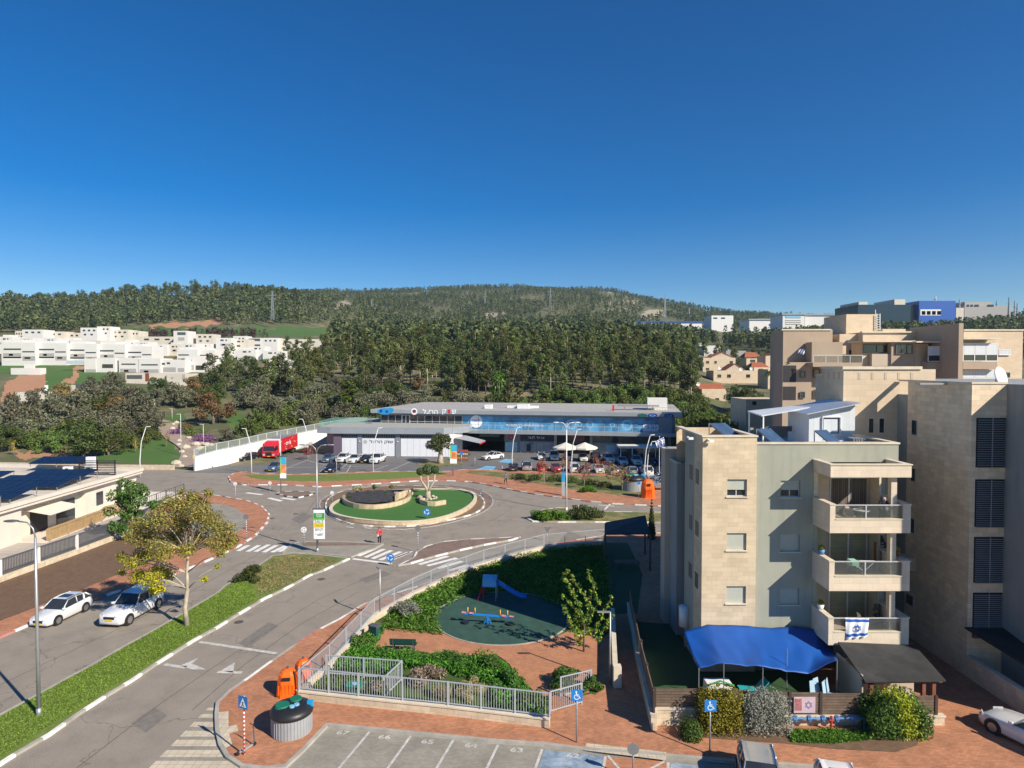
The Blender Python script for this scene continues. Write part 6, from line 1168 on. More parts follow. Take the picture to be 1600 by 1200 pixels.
banner('blue and orange advertising banner on the post of the small splitter island', 439, 769, 672, 436, 445.5, 714, 747, [(0, .12, 0, .8, M_lime), (.12, 1, 0, .35, M_cyan), (.12, 1, .35, .76, M_skin)], [('30', .5, .5, M_redl, .5)])
banner('blue, orange and white banner on the post at the car park entrance', 708, 743, 663, 703, 713.5, 695, 724, [(0, .15, 0, .7, M_lime), (.15, 1, 0, .35, M_cyan), (.15, 1, .35, .76, M_skin)], [('30', .5, .5, M_redl, .5)])
banner('narrow banner seen nearly edge-on beside the double lamp of the right median', 882, 774, 738, 878, 883, 738, 775, [(.0, 1, 0, .4, M_bpost2), (0, 1, .4, 1, M_grey)])
# traffic signs
M_rw = mat('red_white_bands', (.75, .74, .72), .5, kind='stripes', c2=(.6, .04, .04), freq=5); M_kw = mat('black_white_bands', (.75, .75, .75), .5, kind='stripes', c2=(.05, .08, .25), freq=4); M_signback = mat('sign_back', (.16, .17, .18), .6, var=.1)
def signpost(label, u, v, vtop, kind, z=.13, mt=None, face=True, nm='traffic_sign', size=.6, rz=0):
 p = G(u, v, z); h = Z(vtop, p.y) - z; t = thing(nm, label, 'sign', p, rz); m = MB(); m.tube([(0, 0, 0), (0, 0, h - .02)], .04, 8); m.build('pole', mt or M_steel, t, True); s = size / 2; zc = h - s; yy = -.06
 if kind in ('square', 'disabled', 'cross', 'back'):
  m = MB(); m.box(-s, s, yy, yy + .02, zc - s, zc + s) if kind != 'back' else m.tube([(0, yy, zc), (0, yy + .02, zc)], s, 8); pl = m.build('plate', M_blue if kind != 'back' else M_signback, t, bevel=.004)
  if kind == 'disabled':
   m = MB(); q = yy - .006
   m.add([(s * (-.12 + .14 * math.cos(a)), q, zc + s * (.66 + .14 * math.sin(a))) for a in [6.283 * k / 12 for k in range(12)]], [tuple(range(12))]); m.bar((-s * .12, q, zc + s * .5), (-s * .05, q, zc - s * .05), s * .17, .004, up=(0, 1, 0)); m.bar((-s * .08, q, zc + s * .2), (s * .28, q, zc + s * .2), s * .1, .004, up=(0, 1, 0)); m.bar((-s * .1, q, zc - s * .05), (s * .35, q, zc - s * .05), s * .14, .004, up=(0, 1, 0)); m.bar((s * .32, q, zc), (s * .5, q, zc - s * .5), s * .14, .004, up=(0, 1, 0)); m.bar((s * .46, q, zc - s * .5), (s * .68, q, zc - s * .42), s * .12, .004, up=(0, 1, 0))
   n = 16; A = [math.radians(100 + 235 * k / n) for k in range(n + 1)]
   for k in range(n): m.bar((-s * .05 + s * .42 * math.cos(A[k]), q, zc - s * .28 + s * .42 * math.sin(A[k])), (-s * .05 + s * .42 * math.cos(A[k + 1]), q, zc - s * .28 + s * .42 * math.sin(A[k + 1])), s * .11, .004, up=(0, 1, 0))
   m.build('wheelchair_symbol', M_wfilm, pl)
  if kind == 'cross':
   m = MB(); q = yy - .004; m.add([(-s * .75, q, zc - s * .7), (s * .75, q, zc - s * .7), (0, q, zc + s * .75)], [(0, 1, 2)]); m.build('white_triangle', M_wfilm, pl); m = MB(); q -= .004
   m.bar((0, q, zc + s * .1), (0, q, zc - s * .25), s * .14, .004, up=(0, 1, 0)); m.bar((0, q, zc - s * .2), (-s * .25, q, zc - s * .65), s * .1, .004, up=(0, 1, 0)); m.bar((0, q, zc - s * .2), (s * .22, q, zc - s * .6), s * .1, .004, up=(0, 1, 0)); m.bar((-s * .2, q, zc - s * .05), (s * .2, q, zc - s * .0), s * .08, .004, up=(0, 1, 0)); m.build('walking_figure', M_ink, pl)
 elif kind in ('round', 'roundabout', 'disc_back', 'white_disc'):
  m = MB(); m.tube([(0, yy, zc), (0, yy + .02, zc)], s, 24); pl = m.build('plate', {'disc_back': M_signback, 'white_disc': M_wpaint}.get(kind, M_blue), t)
  if kind in ('round', 'roundabout', 'white_disc'):
   q = yy - .006
   for k in range(3): m = MB(); a = 2.09 * k + .6; b = a + 1.3; m.bar((s * .55 * math.cos(a), q, zc + s * .55 * math.sin(a)), (s * .6 * math.cos((a + b) / 2), q, zc + s * .6 * math.sin((a + b) / 2)), s * .2, .004, up=(0, 1, 0)); m.bar((s * .6 * math.cos((a + b) / 2), q, zc + s * .6 * math.sin((a + b) / 2)), (s * .55 * math.cos(b), q, zc + s * .55 * math.sin(b)), s * .2, .004, up=(0, 1, 0)); m.build('arrow_symbol', M_wfilm if kind != 'white_disc' else M_signback, pl)
 elif kind == 'yield': m = MB(); m.add([(-s, yy, zc + s * .8), (s, yy, zc + s * .8), (0, yy, zc - s)], [(0, 1, 2)]); o = m.build('plate', M_signback, t); o.modifiers.new('s', 'SOLIDIFY').thickness = .02
 return t
signpost('blue pedestrian-crossing sign on a red and white banded post at the bottom left', 382, 1180, 1087, 'cross', mt=M_rw, rz=R(-25)); signpost('blue wheelchair parking sign between the playground gate and the bays', 901, 1160, 1077, 'disabled', size=.55); signpost('blue wheelchair parking sign in front of the golden hedge', 1109, 1179, 1093, 'disabled', size=.55)
signpost('blue round keep-right sign on the zebra crossing refuge', 610, 882, 865, 'round', size=.75, mt=M_kw); signpost('blue roundabout arrow sign at the front of the traffic island', 667, 814, 794, 'roundabout', size=.9); signpost('sign turned away on a banded post on the right splitter island', 653, 861, 820, 'back', mt=M_kw, size=.6)
signpost('white disc sign with dark symbol on a banded post near the tall lamp', 475, 848, 823, 'white_disc', mt=M_kw, size=.6); signpost('dark-backed sign on a banded post on the left brick pavement corner', 385, 842, 803, 'disc_back', mt=M_kw, size=.6); signpost('banded post sign at the far left kerb of the junction', 368, 781, 753, 'white_disc', mt=M_kw, size=.5); signpost('banded post sign on the small splitter island', 422, 768, 752, 'white_disc', mt=M_kw, size=.5)
signpost('banded post sign behind the left end of the roundabout wall', 519, 784, 767, 'white_disc', mt=M_kw, size=.5); signpost('give-way sign seen from behind at the right approach', 855, 843, 822, 'yield', mt=M_rw, size=.75); signpost('small banded post at the right end of the roundabout', 751, 780, 764, 'back', mt=M_kw, size=.4)
signpost('narrow grey sign on a thin post in the grass before the dark car park', 526, 748, 713, 'back', size=.4, mt=M_rail); signpost('grey sign seen from behind among the parking bays', 989, 1215, 1160, 'back', size=.55); signpost('blue sign on a post beside the far orange container', 998, 779, 752, 'square', size=.45)
signpost('small blue sign in front of the produce stall', 721, 731, 706, 'square', size=.5, z=.02); signpost('blue sign on a thin pole in the middle of the right car park entrance', 742, 735, 712, 'back', size=.3, z=.02)
t = thing('warning_board', 'round yellow board with a dark post at the foot of the park steps', 'sign', G(304, 733)); m = MB(); m.tube([(0, 0, 0), (0, 0, 1.9)], .05, 8); m.build('post', M_dgrey, t); m = MB(); m.tube([(0, -.08, 2.2), (0, -.05, 2.2)], .38, 16); m.build('board', M_byel, t); m = MB(); m.tube([(.75, -.03, 2.2), (.75, 0, 2.2)], .3, 16); m.build('board', mat('ochre_board', (.4, .22, .02), .6), t)
# clothing containers (orange)
M_orange = mat('orange_plastic', (.85, .13, .005), .45, var=.05)
def container(label, u, v, wd=1.15, h=1.75, rz=0):
 t = thing('recycling_container', label, 'container', G(u, v, .13), rz); n = 8; m = MB(); P = []
 prof = [(0, 1.0), (.12, 1.02), (.14, .97), (h * .55, .9), (h * .8, .78), (h * .93, .55), (h, .25)]
 for z, f in prof: P.append([(sx * wd / 2 * f * a, sy * wd / 2 * (.9 if z < h * .5 else .9 * f) * b, z) for sx, sy, a, b in ((-1, -1, 1, .55), (-1, -1, .55, 1), (1, -1, .55, 1), (1, -1, 1, .55), (1, 1, 1, .55), (1, 1, .55, 1), (-1, 1, .55, 1), (-1, 1, 1, .55))])
 for r_ in P: m.v += r_
 for i in range(len(P) - 1):
  for k in range(8): a = i * 8 + k; b = i * 8 + (k + 1) % 8; m.f.append((a, b, b + 8, a + 8)); m.m.append(0)
 m.f.append(tuple(range(len(m.v) - 8, len(m.v)))); m.m.append(0); m.build('shell', M_orange, t, bevel=.02)
 m = MB(); m.box(-.22, .22, -wd * .44, -wd * .40, h * .66, h * .78); m.build('deposit_flap', M_black, t)
 for k in range(5): m = MB(); m.box(-.42 + k * .19, -.36 + k * .19, -wd * .463, -wd * .44, .2, h * .5); m.build('rib', M_orange, t)
 m = MB(); m.tube([(0, 0, h - .02), (0, 0, h + .12)], .06, 8); m.build('lifting_ring', M_dgrey, t)
 return t
container('orange plastic recycling container nearest the banded sign, beside the railing corner', 450, 1084, 1.15, 1.45, R(8)); t = container('second orange container half behind the first at the railing corner', 474, 1062, 1.0, 1.25, R(40))
container('orange recycling container at the far pavement near the silver cars', 1012, 777, 1.9, 2.6)
def bin_(label, u, v, r, h, lids=True):
 t = thing('underground_bin', label, 'waste bin', G(u, v, .13)); m = MB(); n = 40; m.cyl(0, 0, 0, h * .72, r, r * .99, n); m.build('drum', mat('ribbed_grey_drum', (.30, .31, .32), .6, var=.08), t); m = MB()
 for k in range(n): a = 6.283 * k / n; m.bar((r * math.cos(a), r * math.sin(a), .03), (r * math.cos(a) * .995, r * math.sin(a) * .995, h * .7), .035)
 m.build('ribs', M_grey, t); m = MB(); m.tube([(0, 0, h * .70), (0, 0, h * .8), (0, 0, h * .92), (0, 0, h)], [r * 1.06, r * 1.08, r * .95, r * .6], 32); m.build('lid', M_black, t, True)
 for x, y, q, mt, nm in ((-.42, -.15, .38, mat('green_plastic', (.01, .16, .09), .5), 'green_lid'), (.05, .48, .33, MATS['green_plastic'], 'green_lid'), (.3, -.1, .14, M_ring, 'bottle_hole'), (.12, -.3, .14, M_ring, 'bottle_hole')):
  m = MB(); m.tube([(x * r, y * r, h * .96), (x * r, y * r, h * 1.05)], [q * r, q * r * .9], 18); m.build(nm, mt, t)
 m = MB(); m.box(r * .75, r * 1.05, .1, .3, h * .85, h * 1.05); m.build('handle', M_bpost2, t); return t
bin_('round half-sunken waste bin with grey ribbed drum and black lid, bottom left', 456, 1141, .98, 1.35); bin_('round pale waste bin with a dark lid near the far orange container', 989, 765, 1.7, 2.2)
# parked kick scooter by the sign
t = thing('kick_scooter', 'grey-blue kick scooter parked at the foot of the crossing sign', 'scooter', G(386, 1172, .13), R(60)); m = MB(); m.box(-.45, .3, -.07, .07, .1, .14); m.build('deck', M_grey, t, bevel=.01); m = MB(); m.tube([(.3, 0, .12), (.42, 0, .25), (.36, 0, 1.05)], .03, 8); m.build('stem', M_dgrey, t); m = MB(); m.tube([(.36, -.25, 1.05), (.36, .25, 1.05)], .02, 8); m.build('handlebar', M_black, t)
for x in (-.5, .42): m = MB(); m.tube([(x, -.03, .1), (x, .03, .1)], .1, 14); m.build('wheel', M_black, t)
# fences of the playground
wallP = [G(467, 1078, .6), G(515, 1036, .6), G(585, 962, .5), G(645, 929, .45), G(700, 903, .45), G(756, 881, .45), G(850, 855, .45), G(946, 846, .45)]
M_padw = M_stonew
def lowwall(label, P, h, nm='stone_wall', th=.3):
 t = thing(nm, label, 'wall', (P[0].x, P[0].y, 0)); m = MB()
 for a, b in zip(P, P[1:]): m.bar((a.x, a.y, h / 2 - .05), (b.x, b.y, h / 2 - .05), th, h - .1)
 wb(m, 'wall', M_padw, t); m = MB()
 for a, b in zip(P, P[1:]): m.bar((a.x, a.y, h - .04), (b.x, b.y, h - .04), th + .08, .08)
 wb(m, 'coping', M_cop, t); return t
lowwall('low stone wall between the roadside pavement and the playground', wallP, .6)
railing('bar_railing', 'grey bar railing along the road side of the playground', [(p.x, p.y, .58) for p in wallP], 1.15, .13, .022, None, 2.3)
frontP = [G(468, 1078, .6), G(560, 1088, .6), G(700, 1102, .6), G(859, 1121, .6)]
lowwall('low stone wall in front of the planted bed, facing the parking bays', frontP, .62); railing('bar_railing', 'grey bar railing on the stone wall facing the parking bays', [(p.x, p.y, .6) for p in frontP], 1.25, .14, .026, None, 2.1)
c1, c2 = G(510, 1053, .45), G(628, 1062, .45); c3 = G(600, 1090, .45)
railing('bar_railing', 'inner railing round the corner bed behind the orange containers', [(c1.x, c1.y, .4), (c2.x, c2.y, .4), (c3.x, c3.y, .4)], 1.15, .15, .026, None, 2.0)
g1, g2 = G(860, 1114, .13), G(909, 1100, .13); railing('gate_barrier', 'front staggered barrier at the playground entrance', [g1, g2], 1.15, .13, .025, None, 9, cat='barrier'); g1, g2 = G(876, 1090, .13), G(924, 1078, .13); railing('gate_barrier', 'rear staggered barrier at the playground entrance', [g1, g2], 1.15, .13, .025, None, 9, cat='barrier')
# playground floor, paths, planting
GB = [G(u, v, .3).xy for u, v in [(470, 1076), (515, 1034), (585, 960), (645, 927), (700, 901), (756, 879), (850, 853), (950, 844), (960, 900), (955, 985), (940, 1000), (935, 1085), (925, 1082), (880, 1093), (862, 1120), (700, 1101), (560, 1087)]]
M_bed = mat('planted_bed', (.06, .12, .02), .95, kind='grass', scale=1.0, dry=(.16, .11, .06), dl=.55, ds=.5)
m = MB(); m.sheet(inset(GB, .15), .16); struct(m.build('garden_ground', M_bed))
M_clay = mat('orange_paving', (.44, .20, .105), .9, kind='brick', bw=.2, bh=.1, mortar=.006, mc=.65, bvar=.12, var=.16, scale=1.0)
patch('path', [(603, 981), (640, 983), (690, 988), (700, 992), (735, 1004), (785, 1007), (840, 1003), (870, 994), (890, 985), (935, 988), (936, 1050), (920, 1082), (884, 1094), (862, 1118), (850, 1100), (838, 1083), (815, 1062), (792, 1034), (775, 1022), (740, 1024), (690, 1022), (640, 1016), (600, 1014), (577, 1013), (590, 997)], M_clay, z=.2)
cen = (G(785, 962, .22).xy); rad = 4.9; circ = [(cen.x + rad * math.cos(6.283 * k / 56), cen.y + rad * math.sin(6.283 * k / 56)) for k in range(56)]
m = MB(); m.sheet(circ, .215); struct(m.build('playground_floor', M_rubber)); kerb([(cen.x + (rad + .1) * math.cos(6.283 * k / 56), cen.y + (rad + .1) * math.sin(6.283 * k / 56)) for k in range(56)], h=.235, wd=.1)
m = MB(); m.v = []; Pp = W([(890, 1040), (940, 1040), (980, 1090), (1022, 1140), (860, 1120), (880, 1090)], .134); m.sheet(Pp, .137); struct(m.build('path', M_pave))
def grow(name, label, cat, x, y, z, clumps, n, leaf, mt, kind=None, group=None, parts=True, asp=.5, up=.25):
 t = thing(name, label, cat, (x, y, z), 0, group); ob('foliage', leafmesh('foliage', clumps, n, leaf, mt, asp=asp, up=up), t); m = MB(); cl = clumps[:6]
 for c in cl: m.tube([(c[0] * .3, c[1] * .3, -.1), (c[0] * .8, c[1] * .8, c[2])], [.03, .012], 5)
 m.build('stems', B_bark, t); return t
# weeds covering the bank: uncountable ground cover
def cover(name, label, poly, n, leaf, hgt, mt, z=.16, noisesc=.8, thr=-.5, asp=.35, bump=0.0):
 Pw = [G(u, v, z + hgt * .5).xy for u, v in poly]; xs = [p.x for p in Pw]; ys_ = [p.y for p in Pw]; pl = [(p.x, p.y) for p in Pw]; C = []
 while len(C) < n:
  x = random.uniform(min(xs), max(xs)); y = random.uniform(min(ys_), max(ys_))
  if not inpoly(x, y, pl): continue
  nz = noise.noise(Vector((x * noisesc, y * noisesc, 0)))
  if nz < thr: continue
  hh = hgt * (.6 + nz * .7 + bump * random.random()); C.append((x, y, z + max(.04, hh * random.random()), .07, 1))
 C = np.array(C); k = len(C); nn = rng.normal(size=(k, 3)) * .6 + np.array([0, 0, .55]); nn /= np.linalg.norm(nn, axis=1)[:, None]; a = np.cross(nn, rng.normal(size=(k, 3))); a /= np.linalg.norm(a, axis=1)[:, None]; b = np.cross(nn, a); s = leaf * (.5 + rng.random(k)); a *= s[:, None]; b *= (s * asp)[:, None]; p = C[:, :3]
 V = np.stack([p - a, p - b, p + a, p + b], 1).reshape(-1, 3); me = bpy.data.meshes.new(name); me.vertices.add(4 * k); me.vertices.foreach_set('co', V.astype(np.float32).ravel()); me.loops.add(4 * k); me.loops.foreach_set('vertex_index', np.arange(4 * k, dtype=np.int32)); me.polygons.add(k); me.polygons.foreach_set('loop_start', np.arange(0, 4 * k, 4, dtype=np.int32)); me.materials.append(mt); me.update(); me.validate()
 return ob(name, me, None, label=label, kind='stuff')
random.seed(12)
cover('dry_grass', 'dry brownish grass on the tip of the median', [(405, 932), (445, 914), (500, 886), (530, 875), (460, 868), (425, 872), (396, 894)], 9000, .06, .07, mat('dry_blades', (.2, .19, .07), .9, kind='foliage', var=.4, c2=(.34, .25, .13)), z=.13, thr=-.35, asp=.3)
cover('grass', 'short green grass blades of the long median', [(-60, 1215), (0, 1182), (125, 1104), (243, 1030), (337, 975), (400, 935), (392, 905), (378, 903), (300, 952), (187, 1016), (95, 1067), (0, 1120), (-60, 1150)], 42000, .055, .07, mat('grass_blades', (.14, .21, .03), .9, kind='foliage', var=.35, c2=(.22, .30, .06)), z=.13, thr=-2, asp=.3)
cover('weeds', 'lush green weeds covering the bank between the railing and the playground circle', [(600, 962), (650, 928), (700, 903), (760, 882), (850, 858), (945, 850), (950, 900), (955, 985), (890, 984), (885, 950), (830, 925), (775, 921), (720, 932), (690, 948), (682, 968), (695, 988), (604, 980)], 26000, .12, .55, F_weed, bump=.3)
cover('weeds', 'green weeds in the bed on the left side of the paved path', [(520, 1040), (560, 1003), (592, 975), (602, 982), (582, 1010), (600, 1016), (640, 1018), (690, 1024), (740, 1026), (775, 1026), (800, 1048), (830, 1080), (848, 1108), (845, 1116), (780, 1108), (765, 1070), (700, 1045), (630, 1040), (600, 1050), (560, 1050)], 13000, .11, .6, F_weed, bump=.5)
cover('weeds', 'low green weeds inside the fenced corner bed', [(480, 1070), (515, 1045), (625, 1058), (600, 1086)], 2600, .1, .4, F_weed)
bush = lambda w, h, n=12, d=None: rc(n, w, .15, h * .8, w * .35, w * .5, lambda t: math.sqrt(max(.1, 1 - t * .8)))
def bushat(nm, lab, u, v, w_, h, mt, n=1600, leaf=.07, z=.16, cat='shrub', asp=.5, up=.25, sy=1): p = G(u, v, z); cl = [(a, b * sy, c, r) for a, b, c, r in bush(w_, h)]; return grow(nm, lab, cat, p.x, p.y, z, cl, n, leaf, mt, asp=asp, up=up)
bushat('grey_shrub', 'grey twiggy shrub against the railing at the top left of the playground', 635, 962, .95, 1.35, F_silver, 1800, .07); bushat('brown_shrub', 'brownish dry shrub in the middle of the planted bed', 663, 1066, 1.15, 1.0, F_twig, 2200, .07); bushat('ornamental_grass', 'straw-coloured tuft of ornamental grass near the front railing, right of the brown shrub', 735, 1088, .85, 1.0, F_straw, 2200, .13, asp=.12, up=0); bushat('ornamental_grass', 'smaller straw-coloured grass tuft left of the big one', 690, 1090, .6, .8, F_straw, 1300, .12, asp=.12, up=0)
bushat('green_shrub', 'dark green shrub at the right end of the planted bed beside the barrier', 830, 1108, .9, 1.0, F_hedge, 2600, .07); bushat('green_shrub', 'leafy green shrub in the planted bed beside the paved path', 795, 1075, .9, 1.1, F_hedge, 2600, .07); bushat('green_shrub', 'green shrub on the bed edge where the path narrows', 762, 1050, .9, 1.0, F_hedge, 2400, .07); bushat('green_shrub', 'low green shrub behind the bench', 705, 1040, 1.0, .8, F_hedge, 2200, .07)
bushat('green_shrub', 'rounded green shrub behind the rear entrance barrier', 888, 1072, 1.1, 1.15, F_hedge, 3000, .07); bushat('green_shrub', 'green shrub at the right side of the entrance by the wall pier', 925, 1078, .6, .9, F_hedge, 1500, .07); bushat('green_shrub', 'leafy shrub against the slope left of the green bin', 560, 1012, .9, .9, F_hedge, 2200, .07); bushat('brown_shrub', 'dry brown tuft in the fenced corner bed', 590, 1078, .5, .6, F_twig, 900, .06)
t = thing('pump_lid', 'round green lid with a pale centre in the fenced corner bed', 'lid', G(554, 1078, .2)); m = MB(); m.cyl(0, 0, 0, .35, .5, n=24); m.build('body', MATS['green_plastic'], t); m = MB(); m.cyl(0, 0, .35, .4, .15, n=12); m.build('cap', M_ring, t)
t = thing('litter_bin', 'dark green litter bin tilted at the left edge of the playground path', 'litter bin', G(585, 1000, .2), R(-30)); m = MB(); m.box(-.35, .35, -.2, .2, 0, .95); m.build('body', mat('bench_green', (.01, .07, .055), .6), t, bevel=.03); m = MB(); m.box(-.38, .38, -.23, .23, .95, 1.02); m.build('rim', M_dgrey, t)
t = thing('bench', 'dark green bench on the orange paving left of the playground circle', 'bench', G(631, 1016, .2), R(-3)); m = MB(); m.box(-.85, .85, -.22, .2, .42, .47); m.build('seat', MATS['bench_green'], t, bevel=.01); m = MB(); m.add([(-.85, -.28, .5), (.85, -.28, .5), (.85, -.38, .88), (-.85, -.38, .88)], [(0, 1, 2, 3)]); o = m.build('backrest', MATS['bench_green'], t); o.modifiers.new('s', 'SOLIDIFY').thickness = .05
for x in (-.65, .65): m = MB(); m.bar((x, -.2, 0), (x, -.34, .85), .06); m.bar((x, .18, 0), (x, .18, .43), .06); m.build('leg', M_dgrey, t)
# slide
M_slide = mat('slide_blue', (.01, .22, .70), .35, var=.05); M_pred = mat('play_red', (.5, .02, .05), .45); M_pyel = mat('play_yellow', (.75, .42, .05), .5)
sx, sy = G(757, 936, .22).xy; t = thing('slide', 'blue playground slide with a roofed platform and red ladder', 'slide', (sx, sy, .22), R(-6)); m = MB(); n = 14
for j in range(n + 1): a = math.pi * j / n; m.v += [(-.1, .0 + .45 * math.cos(a), 1.35 + .55 * math.sin(a)), (1.0, .45 * math.cos(a), 1.35 + .55 * math.sin(a))]
for j in range(n): m.f.append((2 * j, 2 * j + 1, 2 * j + 3, 2 * j + 2)); m.m.append(0)
o = m.build('canopy', mat('slide_light_blue', (.15, .45, .75), .4), t, True); o.modifiers.new('s', 'SOLIDIFY').thickness = .04
m = MB(); m.box(-.1, 1.0, -.45, .45, 1.1, 1.16); m.build('platform', M_slide, t); m = MB(); m.box(-.1, 1.0, -.49, -.455, 1.16, 1.5); m.build('side_panel', MATS['slide_light_blue'], t)
for x, y_ in ((-.05, -.4), (.95, -.4), (-.05, .4), (.95, .4)): m = MB(); m.cyl(x, y_, 0, 1.4, .035, n=8); m.build('post', M_steel if x > 0 else M_pred, t)
pr = [(1.0, 1.2), (1.3, 1.12), (1.9, .75), (2.5, .42), (2.9, .25), (3.3, .22)]; m = MB()
for x, z in pr: m.v += [(x, -.28, z + .22), (x, -.25, z), (x, .25, z), (x, .28, z + .22)]
for i in range(len(pr) - 1):
 for k in range(3): a = i * 4 + k; m.f.append((a, a + 1, a + 5, a + 4)); m.m.append(0)
o = m.build('chute', M_slide, t, True); o.modifiers.new('s', 'SOLIDIFY').thickness = .04
m = MB(); m.v = []
for i, x in enumerate([1.0, 1.35, 1.7]):
 for j in range(7): a = math.pi * (.1 + .8 * j / 6); m.v.append((x, .32 * math.cos(a), 1.28 - .28 * i * .7 + .3 * math.sin(a)))
for i in range(2):
 for j in range(6): a = i * 7 + j; m.f.append((a, a + 1, a + 8, a + 7)); m.m.append(0)
o = m.build('hood', M_slide, t, True); o.modifiers.new('s', 'SOLIDIFY').thickness = .03
for y_ in (-.3, .3): m = MB(); m.tube([(-.1, y_, 1.2), (-.3, y_, .6), (-.5, y_, 0)], .035, 8); m.build('ladder_rail', M_pred, t)
for k in range(4): m = MB(); m.bar((-.48 + k * .11, -.3, .12 + k * .3), (-.48 + k * .11, .3, .12 + k * .3), .05); m.build('ladder_rung', M_pred, t)
# seesaw
sx, sy = G(762, 975, .22).xy; t = thing('seesaw', 'blue and pink seesaw with yellow handles on the green rubber floor', 'seesaw', (sx, sy, .22), R(-5)); e = 1.78; tl = -.10
m = MB(); m.bar((-e, 0, .62 - tl * .9), (e, 0, .62 + tl * .9), .12, .1); m.build('beam', M_slide, t); m = MB(); m.bar((0, 0, 0), (0, 0, .6), .12); m.bar((-.25, 0, .05), (0, 0, .5), .06); m.bar((.25, 0, .05), (0, 0, .5), .06); m.build('pivot', M_slide, t)
M_pink = mat('play_pink', (.72, .25, .3), .5)
for x in (-1.7, -1.15, 1.15, 1.7): m = MB(); z = .68 + tl * .9 * x / e; m.box(x - .16, x + .16, -.14, .14, z, z + .04); m.build('seat', M_pink, t, bevel=.01)
for x in (-1.42, -.9, .9, 1.42): m = MB(); z = .7 + tl * .9 * x / e; m.tube([(x, -.05, z), (x, -.07, z + .3), (x, 0, z + .38), (x, .07, z + .3), (x, .05, z)], .03, 6); m.build('handle', M_pyel, t, True)
for x in (-1.6, 1.6): m = MB(); m.cyl(x, 0, 0, .14, .26, n=16); m.build('bump_tyre', M_black, t)
# ---------------------------------------------------------------- roundabout island
M_rwall = mat('roundabout_stone', (.58, .45, .30), .85, kind='stone', bw=.4, bh=.5, mortar=.012, mc=.6, bvar=.12, var=.15, scale=1.5)
ringp = chaikin(W([(513, 796), (520, 804), (550, 811), (590, 815), (625, 816.5), (660, 815), (690, 810), (715, 802), (735, 792), (745, 781), (745, 773), (735, 768), (710, 764), (670, 763.5), (630, 765), (590, 767), (560, 771), (535, 778), (518, 787)], .5), 2)
def wallrun(m, P, th, z0, z1, closed=False, mi=0):
 P = [Vector(p) for p in P]; Q = []; n = len(P)
 for i in range(n):
  a, c = (P[i - 1], P[(i + 1) % n]) if closed else (P[max(i - 1, 0)], P[min(i + 1, n - 1)]); d_ = (c - a).normalized(); Q.append(P[i] + Vector((-d_.y, d_.x)) * th)
 for i in range(n if closed else n - 1):
  j = (i + 1) % n; a, b, c, d_ = P[i], P[j], Q[j], Q[i]; m.add([(*a, z0), (*b, z0), (*c, z0), (*d_, z0), (*a, z1), (*b, z1), (*c, z1), (*d_, z1)], [(0, 1, 5, 4), (2, 3, 7, 6), (4, 5, 6, 7)] + ([] if closed or 0 < i < n - 2 else [(0, 4, 7, 3), (1, 2, 6, 5)]), mi)
t = thing('roundabout_garden', 'oval stone ring wall of the roundabout with bright artificial lawn', 'planter', (*G(638, 787).xy, 0)); m = MB(); wallrun(m, ringp, .38, .1, .55, True); wb(m, 'ring_wall', M_rwall, t)
m = MB(); wallrun(m, [p + Vector((0, 0)) for p in inset(ringp, -.02)], .42, .55, .6, True); wb(m, 'coping', M_cop, t); m = MB(); m.sheet(inset(ringp, .25), .42); wb(m, 'lawn', M_turf, t)
t = thing('stone_planter', 'spiral stone planter filled with dark slate on the left half of the roundabout', 'planter', (*G(600, 783).xy, .42)); m = MB()
pp = chaikin(W([(540, 770), (534, 775), (536, 781), (548, 786.5), (565, 789), (590, 789.5), (615, 786), (632, 781), (642, 775), (643, 768)], .95), 1); pp = [p for p in pp]; wallrun(m, pp[1:-1], .35, .4, 1.0); wb(m, 'front_wall', M_rwall, t)
m = MB(); wallrun(m, W([(643, 766), (632, 769), (620, 773), (617, 777)], 1.0), .35, .4, 1.25); wb(m, 'cross_wall', M_rwall, t)
m = MB(); m.sheet(W([(541, 771), (538, 778), (552, 784), (580, 786), (612, 783), (618, 777), (640, 768), (660, 764), (600, 765), (560, 768)], .8), .78); wb(m, 'slate_bed', mat('dark_slate', (.045, .042, .042), .8, var=.5, scale=1.5, bump=.5), t)
t = thing('stone_planter', 'short curved stone wall under the three-ball topiary tree', 'planter', (*G(675, 785).xy, .42)); m = MB(); pl = chaikin([Vector(p) for p in W([(654, 776), (657, 783), (668, 786), (680, 786.5), (697, 783.5)], .8)], 0); wallrun(m, pl, .35, .4, .98); wb(m, 'wall', M_rwall, t)
for k, (u, v, mt) in enumerate(((603, 771.5, F_hedge), (554, 765, F_straw), (564, 763, F_straw), (585, 762, F_hedge), (612, 761, F_straw), (546, 777, F_hedge), (603, 766, F_straw))): bushat('small_plant', ['low green plant in the middle of the slate bed', 'pale tuft at the back left of the roundabout', 'second pale tuft at the back left of the roundabout', 'dark clipped tuft at the back of the roundabout', 'pale tuft right of the clipped one at the back', 'low plant at the left end of the slate bed', 'pale dry plant in front of the back tufts'][k], u, v + 3, .4, .9 if k in (1, 2, 3, 4) else .4, mt, 260, .1, .5, 'plant')
t = thing('topiary_tree', 'old olive tree clipped into three dark balls on the roundabout', 'tree', (*G(669, 778, .5).xy, .45)); hb = t.location; m = MB()
bl = [(-1.05, 0, 3.7, .55), (-.05, .1, 3.95, .78), (.95, 0, 3.95, .58)]; m.tube([(0, 0, -.1), (-.05, 0, .5), (.05, 0, 1.0)], [.5, .36, .28], 10)
for x, y_, z, r_ in bl: m.tube([(0, 0, .8), (x * .35, y_, 1.6), (x * .9, y_, 2.4), (x, y_, z - r_ * .6)], [.24, .17, .12, .09], 8)
m.build('trunk', B_pale, t, True)
